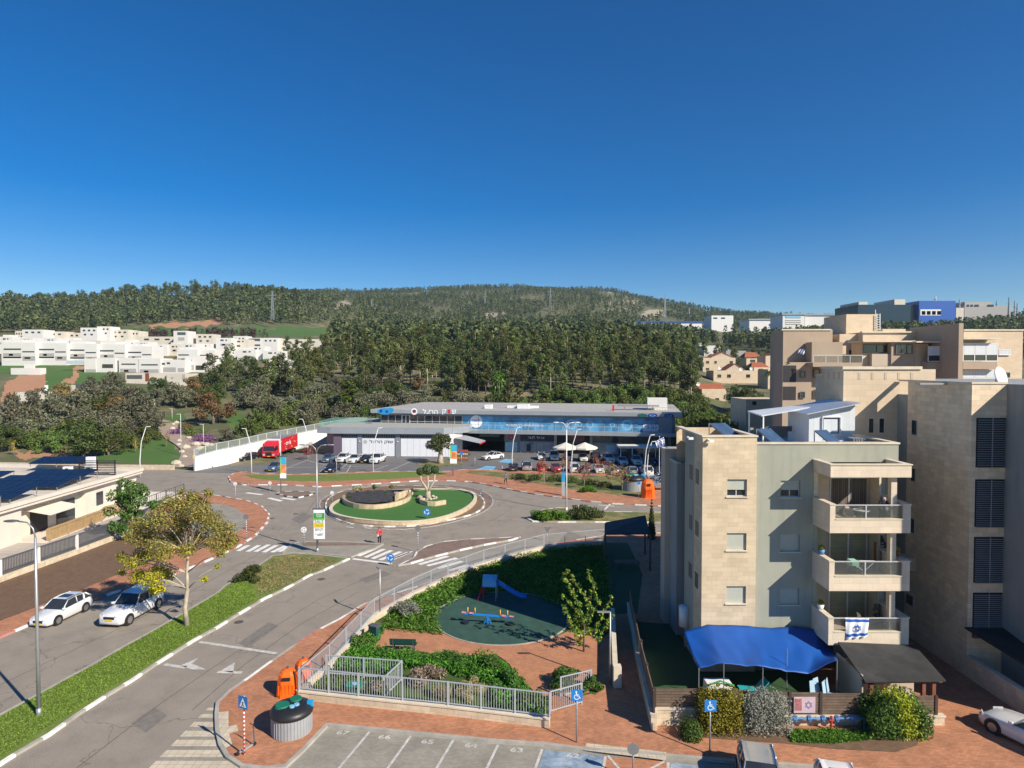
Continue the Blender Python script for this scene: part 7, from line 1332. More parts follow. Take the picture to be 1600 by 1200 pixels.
for x, y_, z, r_ in bl: ob('foliage_ball', leafmesh('foliage_ball', [(x, y_, z, r_, .95)], 900, .09, F_pine2, shell=.7), t)
t = thing('flower_ring', 'white stone mound round the foot of the topiary tree', 'rocks', (hb.x, hb.y, .42)); m = MB(); random.seed(4)
for k in range(16): a = 6.283 * k / 16; r_ = 1.0 + random.random() * .4; m.ball((r_ * math.cos(a), r_ * math.sin(a) * .8, .1), random.uniform(.15, .3), 6, 0, (1, 1, .7))
m.build('stones', mat('pale_rocks', (.5, .44, .35), .9, var=.2, scale=3), t)
# ---------------------------------------------------------------- shrubs, verge trees, big plane tree
bushat('round_shrub', 'rounded dark green shrub on the grass median', 393, 906, 1.15, 1.35, F_oliveg, 2600, .09);
for k, (u, v, w_, lab) in enumerate([(842, 811, 1.3, 'low bright green shrub at the left tip of the right median'), (858, 811, 1.3, 'second low green shrub from the left on the right median'), (874, 811, 1.2, 'third low green shrub on the right median, before the lamp'), (905, 809, 1.5, 'taller grey-green shrub right of the lamp on the right median'), (922, 809, 1.4, 'grey-green shrub at the right of the shrub row on the median')]): bushat('low_shrub', lab, u, v, w_, 1.0 if k < 3 else 1.6, F_weed if k < 3 else F_oliveg, 1800, .12)
for k, (u, v, w_) in enumerate(((810, 748, 1.5), (835, 749, 1.6), (865, 751, 1.6), (890, 753, 1.6), (920, 757, 1.5), (945, 760, 1.2))): bushat('verge_shrub', 'low dark shrub in the row on the verge before the right car park', u, v, w_, .7, F_oliveg, 900, .12)['group'] = 'low shrubs on the car park verge'
bushat('verge_shrub', 'bright green leafy shrub on the verge below the red-leaved trees', 918, 768, 1.2, .9, F_weed, 1200, .12)
def dtree(label, u, v, h, w_, mt, n, leaf, z=.13, trunk=.06, tm=None, nm='young_tree', z0=.35, nl=10, cat='tree', base=None, k=14):
 p = base or G(u, v, z); t = thing(nm, label, cat, p); cl = rc(k, w_, h * z0, h * .92, w_ * .22, w_ * .38, lambda t: 1.05 - .5 * abs(t - .4) * 2); ob('crown', leafmesh('crown', cl, n, leaf, mt), t); m = MB(); m.tube([(0, 0, -.1), (.03, 0, h * .4), (0, .02, h * .75)], [trunk, trunk * .7, trunk * .3], 7); limbs(m, cl, h * z0 * .8, trunk * .8, nl); m.build('trunk', tm or B_pale, t, True); return t
for k, (u, v, h) in enumerate([(850, 757, 4.3), (913, 763, 4.3), (955, 762, 4.4), (972, 768, 4.2), (935, 742, 3.6), (880, 741, 3.6)]): dtree(['sparse red-leaved young tree at the left of the right verge', 'sparse red-leaved tree in the middle of the right verge', 'sparse brown-leaved tree between two verge trees', 'sparse brown tree closest to the round pale bin', 'red-leaved tree close to the front row of parked cars', 'red-leaved tree behind the banner lamp by the parked cars'][k], u, v, h, 1.35, F_redl if k in (0, 1, 4, 5) else F_brown, 420, .11, nl=12)
dtree('sparse reddish shrub tree on the planter beside the red truck', 484, 718, 3.0, 1.6, F_redl, 500, .12); dtree('bare reddish shrub in front of the truck cab', 420, 715, 2.0, 1.5, F_twig, 500, .12)
p = G(688, 724); t = thing('market_tree', 'round-crowned green tree with a thick pale trunk at the market hall corner', 'tree', (p.x, p.y, 0)); cl = rc(20, 2.1, 3.0, 5.2, .8, 1.2, lambda t: 1.1 - .45 * t); ob('crown', leafmesh('crown', cl, 3600, .16, F_pine2), t); m = MB(); m.tube([(0, 0, -.1), (0, 0, .8), (.05, 0, 2.0), (0, 0, 3.2)], [.7, .5, .42, .5], 10); limbs(m, cl, 2.2, .3, 10); m.build('trunk', B_pale, t, True)
m = MB(); m.sheet([(p.x + 4.5 * math.cos(6.283 * k / 24), p.y - .5 + 3.2 * math.sin(6.283 * k / 24)) for k in range(24)], .04); struct(m.build('grass_patch', M_grassd))
dtree('dark feathery evergreen tree at the right end of the school building', 207, 842, 6.6, 2.5, F_hedge, 5200, .13, z=.13, trunk=.14, nm='evergreen_tree', z0=.18, k=26)
# plane tree with yellow and brown autumn leaves
p = G(292, 977, .13); t = thing('plane_tree', 'big autumn plane tree with brown top and yellow lower leaves on the grass median', 'tree', p); random.seed(31); cl = []
def px(u, v, dy=0): q = D(u, v, p.y + dy); return q - p
blobs = [(235, 905, -.6, .75), (215, 900, .2, .6), (250, 890, .3, .7), (245, 920, 0, .55), (205, 880, -.4, .5), (225, 870, .8, .8), (190, 870, .2, .4), (255, 860, -.8, .8), (270, 840, .8, .9), (230, 840, 0, .9), (250, 810, -.5, .9), (285, 815, .3, 1.0), (310, 800, -.6, .9), (330, 815, .6, .9), (350, 830, -.2, .8), (355, 850, .3, .6), (310, 840, .9, .8), (335, 850, -.6, .6), (280, 790, -.2, .8), (265, 785, .7, .6), (300, 778, 0, .6), (320, 785, .5, .5), (325, 770, -.2, .35), (285, 770, .2, .35), (215, 820, .3, .6), (205, 840, -.3, .5), (365, 845, .4, .4), (345, 865, -.3, .35), (190, 895, .3, .3), (290, 860, -.8, .6), (262, 900, .6, .5), (320, 905, -.1, .25), (340, 885, 0, .25)]
for u, v, dy, r_ in blobs: q = px(u, v, dy * 1.6); cl.append((q.x, q.y, q.z, r_ * 1.15, .85))
zmid = px(290, 862).z
ob('crown', leafmesh('crown', cl, 25000, .075, [F_brown, F_yel, mat('olive_autumn_leaves', (.19, .20, .04), .7, kind='foliage', var=.3, c2=(.3, .3, .055))], split=lambda P: np.where(P[:, 2] + rng.normal(size=len(P)) * .7 < zmid - .35, np.where(rng.random(len(P)) < .6, 1, 2), np.where(rng.random(len(P)) < .45, 0, 2)), shell=0), t)
m = MB(); tr_ = [px(292, 977), px(289, 950), px(293, 920), px(292, 895), px(294, 865), px(298, 838)]; m.tube(tr_, [.2, .15, .13, .11, .08, .05], 9)
for c in cl:
 e = Vector(c[:3]); s_ = tr_[2 if e.z < zmid - .8 else 3 if e.z < zmid + .3 else 4]; mid = s_.lerp(e, .5) + Vector((0, 0, .25)); m.tube([s_, mid, e], [.06, .035, .012], 5)
m.build('trunk', B_pale, t, True)
# playground tree: sparse arching branches with yellow-green leaves
p = G(912, 1018, .2); t = thing('young_tree', 'sparse tree with arching branches of yellow-green leaves beside the playground', 'tree', p); cl = []; m = MB(); m.tube([(0, 0, -.05), (.02, 0, 1.2), (.1, 0, 2.2)], [.07, .055, .045], 7)
for us_, vs_ in (((880, 897), (905, 945)), ((888, 893), (925, 950)), ((918, 890), (935, 940)), ((880, 930), (910, 965)), ((955, 935), (930, 985)), ((880, 945), (900, 990)), ((958, 960), (935, 1000)), ((900, 960), (905, 1005)), ((925, 925), (915, 990))):
 a = px(*us_, random.uniform(-.8, .8)); b = px(*vs_, random.uniform(-.4, .4)); s_ = Vector((.05, 0, 1.4)); m.tube([s_, b, a], [.035, .02, .008], 5)
 for k in range(9): q = b.lerp(a, k / 8); cl.append((q.x + random.uniform(-.1, .1), q.y + random.uniform(-.2, .2), q.z, .2, .8))
 for k in range(3): q = s_.lerp(b, .4 + k * .3); cl.append((q.x, q.y, q.z, .22, .8))
ob('crown', leafmesh('crown', cl, 1900, .075, [mat('yellow_green_leaves', (.2, .27, .03), .6, kind='foliage', var=.3, c2=(.36, .38, .06)), F_weed], split=lambda P: (rng.random(len(P)) < .45).astype(int), shell=.1, asp=.7), t); m.build('trunk', B_bark, t, True)
# ---------------------------------------------------------------- garden of the front building
lw = [G(1022, 1141, .13), G(1012, 1060, .13), G(994, 945, .13)]; lwv = [Vector((lw[0].x, lw[0].y, 0)), Vector((7.75, 38.5, 0)), Vector((8.7, 47, 0))]
lowwall('stone garden wall running back beside the shaded passage', lwv, 1.0); t = thing('reed_fence', 'dark weathered fence on top of the passage wall', 'fence', (lwv[0].x, lwv[0].y, 1)); m = MB()
for a, b in zip(lwv, lwv[1:]): m.bar((a.x + .02, a.y + .1, 1.5), (b.x + .02, b.y, 1.5), .05, .95)
wb(m, 'panel', M_wood, t)
for k in range(6): q = lwv[0].lerp(lwv[2], k / 5); m = MB(); m.box(q.x - .05, q.x + .05, q.y + .02, q.y + .12, 1.0, 2.1); wb(m, 'post', mat('dark_timber', (.05, .035, .028), .8, var=.2), t)
rw = [Vector((G(969, 1082).x, G(969, 1082).y, 0)), Vector((7.0, 42, 0)), Vector((7.6, 47.5, 0))]; lowwall('pale wall with a pier on the playground side of the passage', [Vector((5.95, 36.3, 0)), Vector((6.6, 41, 0)), Vector((7.3, 46, 0))], .95, th=.22)
m = MB(); m.box(5.8, 6.25, 36.0, 36.45, 0, 1.35); pz = wb(m, 'wall_pier', M_cop, None); setp(pz, 'pale stone pier at the near end of the passage wall', 'pier')
yF = 32.35; fx0, fx1 = X(1026, yF), X(1476, yF); zF = Z(1078, yF)
t = thing('garden_stone_wall', 'low stone base wall in front of the garden', 'wall', (fx0, yF, 0)); m = MB(); m.box(fx0 - .25, fx0 + 3.2, yF - .12, yF + .12, 0, .95); m.box(fx0 + 3.2, fx1 + .25, yF - .12, yF + .12, 0, .55); wb(m, 'wall', M_stonew, t); m = MB(); m.box(fx0 - .3, fx0 + 3.2, yF - .16, yF + .16, .95, 1.03); m.box(fx0 + 3.201, fx1 + .3, yF - .16, yF + .16, .55, .63); wb(m, 'coping', M_cop, t)
t = thing('timber_fence', 'weathered brown board fence behind the hedges in front of the garden', 'fence', (fx0, yF, 0))
edges = [1026, 1096, 1170, 1240, 1289, 1355, 1420, 1472]
for a, b in zip(edges, edges[1:]):
 zt2 = Z(1076 + (a - 1026) * .028, yF); z0_ = 1.035 if b < 1100 else .635; m = MB(); xa, xe = X(a, yF) + .06, X(b, yF) - .06; n = int((zt2 - z0_) / .15)
 for k in range(n): z = z0_ + (zt2 - z0_) * k / n; m.box(xa, xe, yF - .02 + .006 * (k % 2), yF + .02, z + .008, z + (zt2 - z0_) / n)
 wb(m, 'board_panel', M_wood, t)
for u in edges: m = MB(); x = X(u, yF); m.box(x - .07, x + .07, yF - .06, yF + .06, .635, Z(1074 + (u - 1026) * .028, yF)); wb(m, 'post', MATS['dark_timber'], t)
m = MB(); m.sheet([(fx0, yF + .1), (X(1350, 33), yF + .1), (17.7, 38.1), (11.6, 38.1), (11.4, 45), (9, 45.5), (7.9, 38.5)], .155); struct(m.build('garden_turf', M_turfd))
# poster with flag emblem on the fence
def star(m, cx, cz, y, r, wd, parent_off=0):
 for s in (0, math.pi):
  P = [(cx + r * math.cos(math.pi / 2 + s + 2.0944 * k), y, cz + r * math.sin(math.pi / 2 + s + 2.0944 * k)) for k in range(3)]
  for k in range(3): m.bar(P[k], P[(k + 1) % 3], wd, .003, up=(0, 1, 0))
xa, xe, za, ze = X(1247, yF - .1), X(1281, yF - .1), Z(1114, yF - .1), Z(1089, yF - .1); t = thing('fence_poster', 'pinkish poster with a star emblem tied to the board fence', 'poster', ((xa + xe) / 2, yF - .08, za)); m = MB(); m.box(xa, xe, yF - .1, yF - .09, za, ze); wb(m, 'sheet', mat('faded_pink', (.55, .42, .47), .7, var=.1, scale=3), t); m = MB(); m.box(xa + .03, xa + .4, yF - .106, yF - .101, za + .12, ze - .08); wb(m, 'picture', mat('faded_red_picture', (.4, .16, .16), .7, var=.4, scale=6), t); m = MB(); star(m, xa + .75, (za + ze) / 2, yF - .108, .2, .035); wb(m, 'star_emblem', mat('faded_violet', (.3, .27, .4), .7), t)
def star_flag(label, P4, star_r, parent=None, wave=.05, nm='flag'):
 a, b, c, d_ = [Vector(p) for p in P4]; t = thing(nm, label, 'flag', a); n, k_ = 20, 14; faces = ((0, [0]),); m = MB()
 nrm = (b - a).cross(d_ - a).normalized()
 for j in range(k_ + 1):
  for i in range(n + 1): q = a.lerp(b, i / n).lerp(d_.lerp(c, i / n), j / k_); q += nrm * wave * math.sin(i * .9 + j * .2) * (.3 + j / k_); m.v.append(tuple(q - a))
 for j in range(k_):
  for i in range(n): q = j * (n + 1) + i; m.f.append((q, q + n + 1, q + n + 2, q + 1)); m.m.append(1 if j in (1, 2, 11, 12) else 0)
 o = m.build('cloth', [M_wfilm, mat('flag_blue', (.02, .10, .45), .6)], t, True); ex = (b - a).normalized(); ez = (a - d_).normalized(); cc = (a + b + c + d_) / 4 - a; m = MB()
 for s in (0, math.pi):
  P = [cc + ex * star_r * math.cos(math.pi / 2 + s + 2.0944 * k) + ez * star_r * math.sin(math.pi / 2 + s + 2.0944 * k) - nrm * (-1 if nrm.y < 0 else 1) * (wave + .02) for k in range(3)]
  for k in range(3): m.bar(P[k], P[(k + 1) % 3], star_r * .2, .004, up=tuple(nrm))
 m.build('star', MATS['flag_blue'], t); return t
yb_ = YB - .06; star_flag('white flag with blue stripes and star hung over the lowest balcony rail', [D(1321, 965, yb_), D(1358, 966, yb_), D(1356, 995, yb_ - .03), D(1323, 998, yb_ - .03)], .2)
p = G(1030, 752); t = thing('flagpole', 'slim pole carrying the small flag beside the front building', 'flagpole', p); m = MB(); m.tube([(0, 0, 0), (0, 0, Z(682, p.y))], [.06, .035], 8); m.build('pole', M_lampw, t); m = MB(); m.ball((0, 0, Z(682, p.y)), .08, 8); m.build('finial', M_wpaint, t)
star_flag('small waving flag with blue stripes at the top of its pole near the shops', [D(1037, 683, p.y - .1), D(1024, 690, p.y - .4), D(1026, 699, p.y - .5), D(1039, 695, p.y - .2)], .35, wave=.15)
star_flag('small flag flying on the balcony of the sandy apartment complex', [D(1248, 545, 95), D(1258, 547, 94.6), D(1256, 554, 94.6), D(1246, 551, 95)], .2, wave=.15)
# hedges
def hedge(name, label, u0, u1, vt, vb, y, dep, mt, n, leaf, sq=1, round_=.3, split=None):
 x0, x1 = X(u0, y), X(u1, y); h = Z(vt, y); cx = (x0 + x1) / 2; t = thing(name, label, 'hedge', (cx, y, .13)); cl = []; r = .42; nx = max(2, int((x1 - x0 - 2 * r) / .38)); nz = max(2, int(h / .4))
 for i in range(nx + 1):
  for k in range(nz + 1):
   for j in range(2):
    x = -(x1 - x0) / 2 + r + (x1 - x0 - 2 * r) * i / nx; zz = .25 + (h - .3 - r) * k / nz; ed = abs(i / nx - .5) * 2; zz -= round_ * ed * ed * (k / nz); cl.append((x + random.uniform(-.08, .08), (j - .5) * dep * .6, zz + random.uniform(-.08, .08), r * random.uniform(.85, 1.1), 1))
 ob('foliage', leafmesh('foliage', cl, n, leaf, mt, split=split, shell=.75, asp=.6), t); m = MB()
 for k in range(5): m.tube([(-.5 + k * .25, 0, 0), (-.8 + k * .4, 0, h * .5)], .03, 5)
 m.build('stems', B_bark, t); return t
random.seed(8)
hedge('golden_hedge', 'clipped golden-green hedge behind the right wheelchair sign', 1094, 1163, 1074, 1157, 31.7, .9, F_hyel, 9000, .055, round_=.05); hedge('silver_hedge', 'clipped silver-grey hedge right of the golden hedge', 1163, 1240, 1079, 1157, 31.7, .9, F_silver, 10000, .045, round_=.15)
hedge('round_hedge', 'big rounded hedge with green left half and yellow-green right half', 1358, 1458, 1075, 1166, 31.6, 1.5, [F_hedge, mat('lime_leaves', (.24, .30, .02), .6, kind='foliage', var=.3, c2=(.38, .42, .04))], 14000, .06, round_=.75, split=lambda P: (np.abs(P[:, 0] - .25 + P[:, 2] * .25 - .25) + rng.normal(size=len(P)) * .12 < .42).astype(int))
hedge('small_shrub', 'small green shrub at the left foot of the golden hedge', 1068, 1102, 1124, 1160, 31.2, .6, F_hedge, 3200, .05, round_=.3)
cover('ground_cover', 'low green ground cover at the foot of the board fence', [(1232, 1138), (1360, 1140), (1362, 1152), (1300, 1158), (1236, 1156)], 5200, .07, .3, F_weed, z=.13)
patch('flower_bed_soil', [(1060, 1150), (1230, 1162), (1300, 1170), (1400, 1175), (1432, 1165), (1440, 1150), (1236, 1138), (1070, 1138)], M_soil, z=.145)
t = thing('water_pipes', 'blue water main with valves and a red hydrant at the foot of the fence', 'pipes', (X(1240, 31.9), 31.9, .13)); zp = .55; m = MB(); m.tube([(0, 0, zp), (3.9, 0, zp)], .06, 10); wp_ = m.build('pipe', mat('pipe_blue', (.08, .2, .42), .5, var=.2), t)
for k, x in enumerate((.3, 1.0, 1.7, 2.4, 3.2)): m = MB(); m.tube([(x, 0, zp - .13), (x, 0, zp + .13)], .11, 10); m.tube([(x - .1, 0, zp), (x + .1, 0, zp)], .12, 10); m.build('valve', MATS['pipe_blue'], t)
m = MB(); m.tube([(2.05, -.15, 0), (2.05, -.15, .75)], .06, 8); m.tube([(1.95, -.15, .55), (2.15, -.15, .55)], .06, 8); m.build('hydrant', mat('hydrant_red', (.5, .04, .03), .5), t)
for x in (.1, 3.8): m = MB(); m.tube([(x, 0, 0), (x, 0, zp)], .05, 8); m.build('riser', MATS['pipe_blue'], t)
# things in the garden and on balconies
t = thing('playhouse', 'pale grey plastic playhouse under the blue tarpaulin', 'playhouse', (X(1126, 35.3), 35.3, .15)); m = MB(); m.box(-.7, .7, -.4, .4, 0, .75); m.build('wall', M_wpaint, t, bevel=.03); m = MB(); m.tube([(-.75, -.45, .72), (0, -.45, .98), (.75, -.45, .72)], .05, 8); m.build('roof_arch', M_bgreen, t)
t = thing('sun_lounger', 'teal plastic sun lounger folded under the blue tarpaulin', 'lounger', (X(1180, 35.3), 35.3, .15)); m = MB(); M_teal = mat('teal_plastic', (.02, .35, .38), .5); m.add([(-.7, -.35, .35), (.3, -.35, .3), (.8, -.35, .85), (.8, .35, .85), (.3, .35, .3), (-.7, .35, .35)], [(0, 1, 4, 5), (1, 2, 3, 4)]); o = m.build('seat', M_teal, t); o.modifiers.new('s', 'SOLIDIFY').thickness = .06
for x in (-.6, .5): m = MB(); m.bar((x, -.3, 0), (x, -.3, .33), .05); m.bar((x, .3, 0), (x, .3, .33), .05); m.build('leg', M_teal, t)
def chair(nm, lab, x, y, z, mt, rz=0, group=None, s=1):
 t = thing(nm, lab, 'chair', (x, y, z), rz, group); m = MB(); m.box(-.24, .24, -.24, .24, .42, .46); m.build('seat', mt, t, bevel=.01); m = MB(); m.add([(-.23, .24, .5), (.23, .24, .5), (.2, .34, .92), (-.2, .34, .92)], [(0, 1, 2, 3)]); o = m.build('backrest', mt, t); o.modifiers.new('s', 'SOLIDIFY').thickness = .03
 for a, b in ((-.21, -.21), (.21, -.21), (-.21, .21), (.21, .21)): m = MB(); m.bar((a * 1.1, b * 1.1, 0), (a, b, .43), .035); m.build('leg', mt, t)
 t.scale = (s, s, s); return t
for k in range(4): o = chair('garden_chair', ['pale blue plastic chair leftmost behind the board fence', 'pale blue plastic chair, second of four behind the board fence', 'pale blue plastic chair, third of four behind the board fence', 'pale blue plastic chair nearest the pergola'][k], X(1285 + k * 10, 33.4), 33.4 + (k % 2) * .3, .15, mat('pale_blue_plastic', (.35, .5, .62), .5), R(20 + k * 12)); o.scale = (1.1, 1.1, 1.7)
zf1, zf2, zf3 = (z[0] for z in zfl)
t = thing('balcony_table', 'round white table on the top balcony', 'table', (X(1352, 37), 37.2, zf1)); m = MB(); m.cyl(0, 0, .7, .74, .45, n=20); m.build('tabletop', M_wpaint, t); m = MB(); m.cyl(0, 0, 0, .7, .04, n=8); m.build('leg', M_steel, t)
chair('balcony_chair', 'metal chair draped with a cloth on the top balcony', X(1330, 37), 37.0, zf1, M_steel, R(150)); chair('balcony_chair', 'dark chair beside the round table on the top balcony', X(1342, 37.4), 37.5, zf1, M_dgrey, R(200))
t = thing('cloth', 'pink cloth hung over the chair on the top balcony', 'cloth', (X(1331, 36.8), 36.9, zf1 + .45)); m = MB(); m.v = [(-.3, -.25, 0), (.3, -.25, .02), (.32, .1, .1), (-.28, .12, .12), (-.12, .2, .55), (.12, .18, .5)]; m.f = [(0, 1, 2, 3), (3, 2, 5, 4), (0, 3, 4), (1, 5, 2)]; m.m = [0] * 4; o = m.build('draped_cloth', mat('pink_cloth', (.7, .45, .42), .8), t, True); o.modifiers.new('s', 'SOLIDIFY').thickness = .03
t = thing('picture_stand', 'grey framed board leaning on the stone wall of the top balcony', 'board', (X(1376, 39), 39.1, zf1)); m = MB(); m.box(-.32, .32, 0, .04, .6, 1.35); m.build('frame', M_grey, t); m = MB(); m.box(-.28, .28, -.01, -.001, .64, 1.31); m.build('panel', M_beige, t)
t = thing('drying_rack', 'white and mint drying rack on the middle balcony', 'drying rack', (X(1352, 37.2), 37.2, zf2)); M_mint = mat('mint_cloth', (.3, .58, .48), .8); m = MB()
for s in (-1, 1): m.bar((-.6, s * .25, 0), (.5, s * .25, 1.0), .03); m.bar((.5, s * .25, 0), (-.6, s * .25, 1.0), .03)
m.build('frame', M_wpaint, t); m = MB(); m.box(-.75, -.35, -.3, .3, .75, 1.1); m.build('mint_towel', M_mint, t); m = MB(); m.add([(-.3, -.3, 1.15), (.6, -.3, 1.15), (.6, .3, 1.0), (-.3, .3, 1.0)], [(0, 1, 2, 3)]); o = m.build('sheet', M_wpaint, t); o.modifiers.new('s', 'SOLIDIFY').thickness = .02
t = thing('plant_rack', 'tall wooden rack with plants on the middle balcony', 'rack', (X(1381, 38.6), 38.7, zf2))
for k in range(4): m = MB(); m.box(-.3, .3, -.12, .12, .3 + k * .42, .34 + k * .42); m.build('shelf', M_teak, t)
for x in (-.3, .3): m = MB(); m.box(x - .02, x + .02, -.12, .12, 0, 1.75); m.build('side', M_teak, t)
bushat2 = lambda nm, lab, x, y, z, w_, h, mt, n=300: grow(nm, lab, 'plant', x, y, z, bush(w_, h, 7), n, .06, mt)
bushat2('potted_plant', 'dark leafy plant on top of the balcony rack', X(1381, 38.6), 38.7, zf2 + 1.7, .25, .5, F_hedge); bushat2('potted_plant', 'dry reddish plant in the corner of the lowest balcony', X(1378, 38), 38.2, zf3, .3, 1.5, F_twig)
for k, (u, zr, lab, mt) in enumerate(((1290, zfl[1][1], 'blue flower pot on the left parapet of the middle balcony', MATS['pipe_blue']), (1294, zfl[2][1], 'small white flower pot on the left parapet of the lowest balcony', M_wpaint), (1404, zfl[1][1], 'terracotta bowl on the right parapet of the middle balcony', M_tile))):
 y_ = 37.3 if u < 1400 else 37.0; x = xb0 + .12 if u < 1400 else xb1 - .2; t = thing('flower_pot', lab, 'pot', (x, y_, zr + .06)); m = MB(); m.tube([(0, 0, 0), (0, 0, .28)], [.13, .2], 14); m.build('pot', mt, t, True); ob('plant', leafmesh('plant', [(0, 0, .42, .18)], 160, .05, F_hyel), t)
t = thing('balcony_table', 'glass table with chairs behind the railing of the lowest balcony', 'table', (X(1375, 37), 37, zf3)); m = MB(); m.box(-.6, .6, -.35, .35, .72, .75); m.build('tabletop', M_glass, t);
for x in (-.5, .5): m = MB(); m.bar((x, 0, 0), (x, 0, .72), .05); m.build('leg', M_wpaint, t)
chair('balcony_chair', 'white chair at the left of the lowest balcony table', X(1358, 37.5), 37.6, zf3, M_wpaint, R(90)); chair('balcony_chair', 'wicker chair behind the middle balcony railing', X(1335, 37), 37.0, zf2, M_dgrey, R(160))
# dark pergola in the shade behind the playground
t = thing('shade_pergola', 'dark-roofed pergola standing in the building shade beyond the playground', 'pergola', (X(980, 60), 60, 0)); m = MB(); P = [D(945, 834, 58.5), D(1016, 833, 57), D(1008, 805, 62), D(946, 816, 63)]; m.add([tuple(p) for p in P] + [(p.x, p.y, p.z - .12) for p in P], [(0, 1, 2, 3), (7, 6, 5, 4), (0, 4, 5, 1), (1, 5, 6, 2), (2, 6, 7, 3), (3, 7, 4, 0)]); wb(m, 'pergola_roof', M_tar, t)
for p in P: m = MB(); m.box(p.x - .08, p.x + .08, p.y - .08, p.y + .08, 0, p.z - .125); wb(m, 'post', M_dgrey, t)
t = thing('patio_furniture', 'dim heap of garden furniture under the dark pergola', 'table', (X(985, 57), 57.5, .1)); m = MB(); m.box(-1.2, 1.0, -.5, .5, .65, .72); m.build('tabletop', M_wood, t); m = MB(); [m.box(x - .05, x + .05, -.4, -.3, 0, .65) for x in (-1.0, .8)]; m.build('leg', M_wood, t)
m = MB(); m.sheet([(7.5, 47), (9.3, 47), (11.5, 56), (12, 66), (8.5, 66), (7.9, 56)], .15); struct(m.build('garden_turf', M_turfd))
t = thing('cypress_tree', 'dark slender cypress between the dark pergola and the road', 'tree', G(1018, 845)); ob('crown', leafmesh('crown', [(0, 0, .5 + k * .32, .5 - .034 * k) for k in range(13)], 3000, .08, F_pine2), t); m = MB(); m.tube([(0, 0, 0), (0, 0, 4.6)], [.1, .02], 6); m.build('trunk', B_bark, t)
t = thing('water_heater', 'white boiler mounted on the shaded side wall of the front building', 'water heater', (11.35, 41.2, 1.6)); m = MB(); m.cyl(-.15, 0, 0, 1.3, .33, n=18); m.build('tank', M_wpaint, t, True); m = MB(); m.tube([(-.15, -.2, .1), (-.15, -.2, -1.3)], .03, 6); m.build('pipe', M_steel, t)
# park path, steps, boulders, flower beds
def drape(name, px_l, wd, mt, lift=.12):
 P = [GT(u, v) for u, v in px_l]; Q = []
 for a, b in zip(P, P[1:]): Q += [a.lerp(b, k / 6) for k in range(6)]
 Q.append(P[-1]); m = MB()
 for i, q in enumerate(Q): d_ = (Q[min(i + 1, len(Q) - 1)] - Q[max(i - 1, 0)]).xy.normalized(); n_ = Vector((-d_.y, d_.x)) * wd / 2; m.v += [(q.x + n_.x, q.y + n_.y, max(H(q.x, q.y), q.z) + lift), (q.x - n_.x, q.y - n_.y, max(H(q.x, q.y), q.z) + lift)]
 for i in range(len(Q) - 1): m.f.append((2 * i, 2 * i + 1, 2 * i + 3, 2 * i + 2)); m.m.append(0)
 return struct(m.build(name, mt))
M_step = mat('park_steps', (.34, .27, .21), .9, kind='roof', bw=30, bh=.7, mortar=.06, mc=.6, bvar=.1, var=.15)
drape('path', [(286, 731), (300, 718), (305, 705), (292, 694), (275, 684), (262, 672), (262, 662)], 4.6, M_step); drape('path', [(262, 661), (245, 657), (215, 657)], 2.5, M_step)
random.seed(14); rocks = [(288, 716), (284, 708), (290, 702), (279, 697), (283, 730), (275, 727), (312, 703), (306, 697), (316, 694), (300, 690), (295, 686), (322, 697), (270, 672), (276, 662), (271, 664), (330, 697), (280, 690)]
t = None
for k, (u, v) in enumerate(rocks):
 p = GT(u, v); m = MB(); r_ = random.uniform(.5, 1.05); m.ball((0, 0, r_ * .3), r_, 8, 0, (1, .8, .65)); m.v = [(a * random.uniform(.85, 1.15), b * random.uniform(.85, 1.15), c * random.uniform(.85, 1.1)) for a, b, c in m.v]; o = m.build('boulder', MATS['pale_rocks'], None, group='boulders along the park path', label='pale limestone boulder lining the stepped park path', category='boulder') if 0 else m.build('boulder', MATS['pale_rocks']); o.location = p; setp(o, 'pale limestone boulder lining the stepped park path', 'boulder', 'boulders along the park path')
def fbush(nm, lab, u, v, w_, h, mt, n=900, leaf=.18): p = GT(u, v); return grow(nm, lab, 'shrub', p.x, p.y, p.z, bush(w_, h), n, leaf, mt)
fbush('flower_bed', 'purple flowering bed right of the park path', 317, 690, 3.2, 1.1, F_purple); fbush('flower_bed', 'small purple flowering bed beside the upper path', 279, 679, 2.2, .9, F_purple, 600); fbush('green_shrub', 'rough green shrub between the two purple beds', 300, 679, 3, 1.5, F_bush); fbush('green_shrub', 'low dark shrub by the boulders at the wall end', 330, 712, 2.6, 1.4, F_bush); fbush('red_shrub', 'reddish shrub beside the upper park path', 288, 672, 2.4, 1.5, F_rust)
t = thing('low_wall', 'long low pale stone wall along the road at the foot of the park', 'wall', G(181, 734)); m = MB(); P = [G(-60, 728), G(60, 731), G(181, 733.5), G(272, 734)];
for a, b in zip(P, P[1:]): m.bar((a.x, a.y, .4), (b.x, b.y, .4), .4, .9)
wb(m, 'wall', M_stonew, t)
random.seed(77)
for k, (u, v, s) in enumerate([(440, 664, 1.3), (470, 656, 1.4), (500, 648, 1.3), (410, 672, 1.2), (530, 645, 1.3), (385, 680, 1.0), (455, 650, 1.2), (560, 640, 1.3), (425, 655, 1.2), (485, 642, 1.2), (405, 662, 1.0), (515, 638, 1.2), (545, 632, 1.1), (60, 700, 1.0), (85, 706, 1.1), (200, 700, 1.0), (230, 690, .9), (185, 690, 1.1), (100, 692, 1.2), (40, 690, 1.2)]):
 p = GT(u, v); tree('bush', k % 4, (p.x, p.y, p.z - .2), (s, s, s * 1.2), k, 'mastic_shrub', 'rough green shrub on the slope behind the white retaining wall' if k < 13 else 'rough green shrub on the park slope behind the solar roof', 'shrub', 'shrubs behind the retaining wall' if k < 13 else 'shrubs on the park slope')
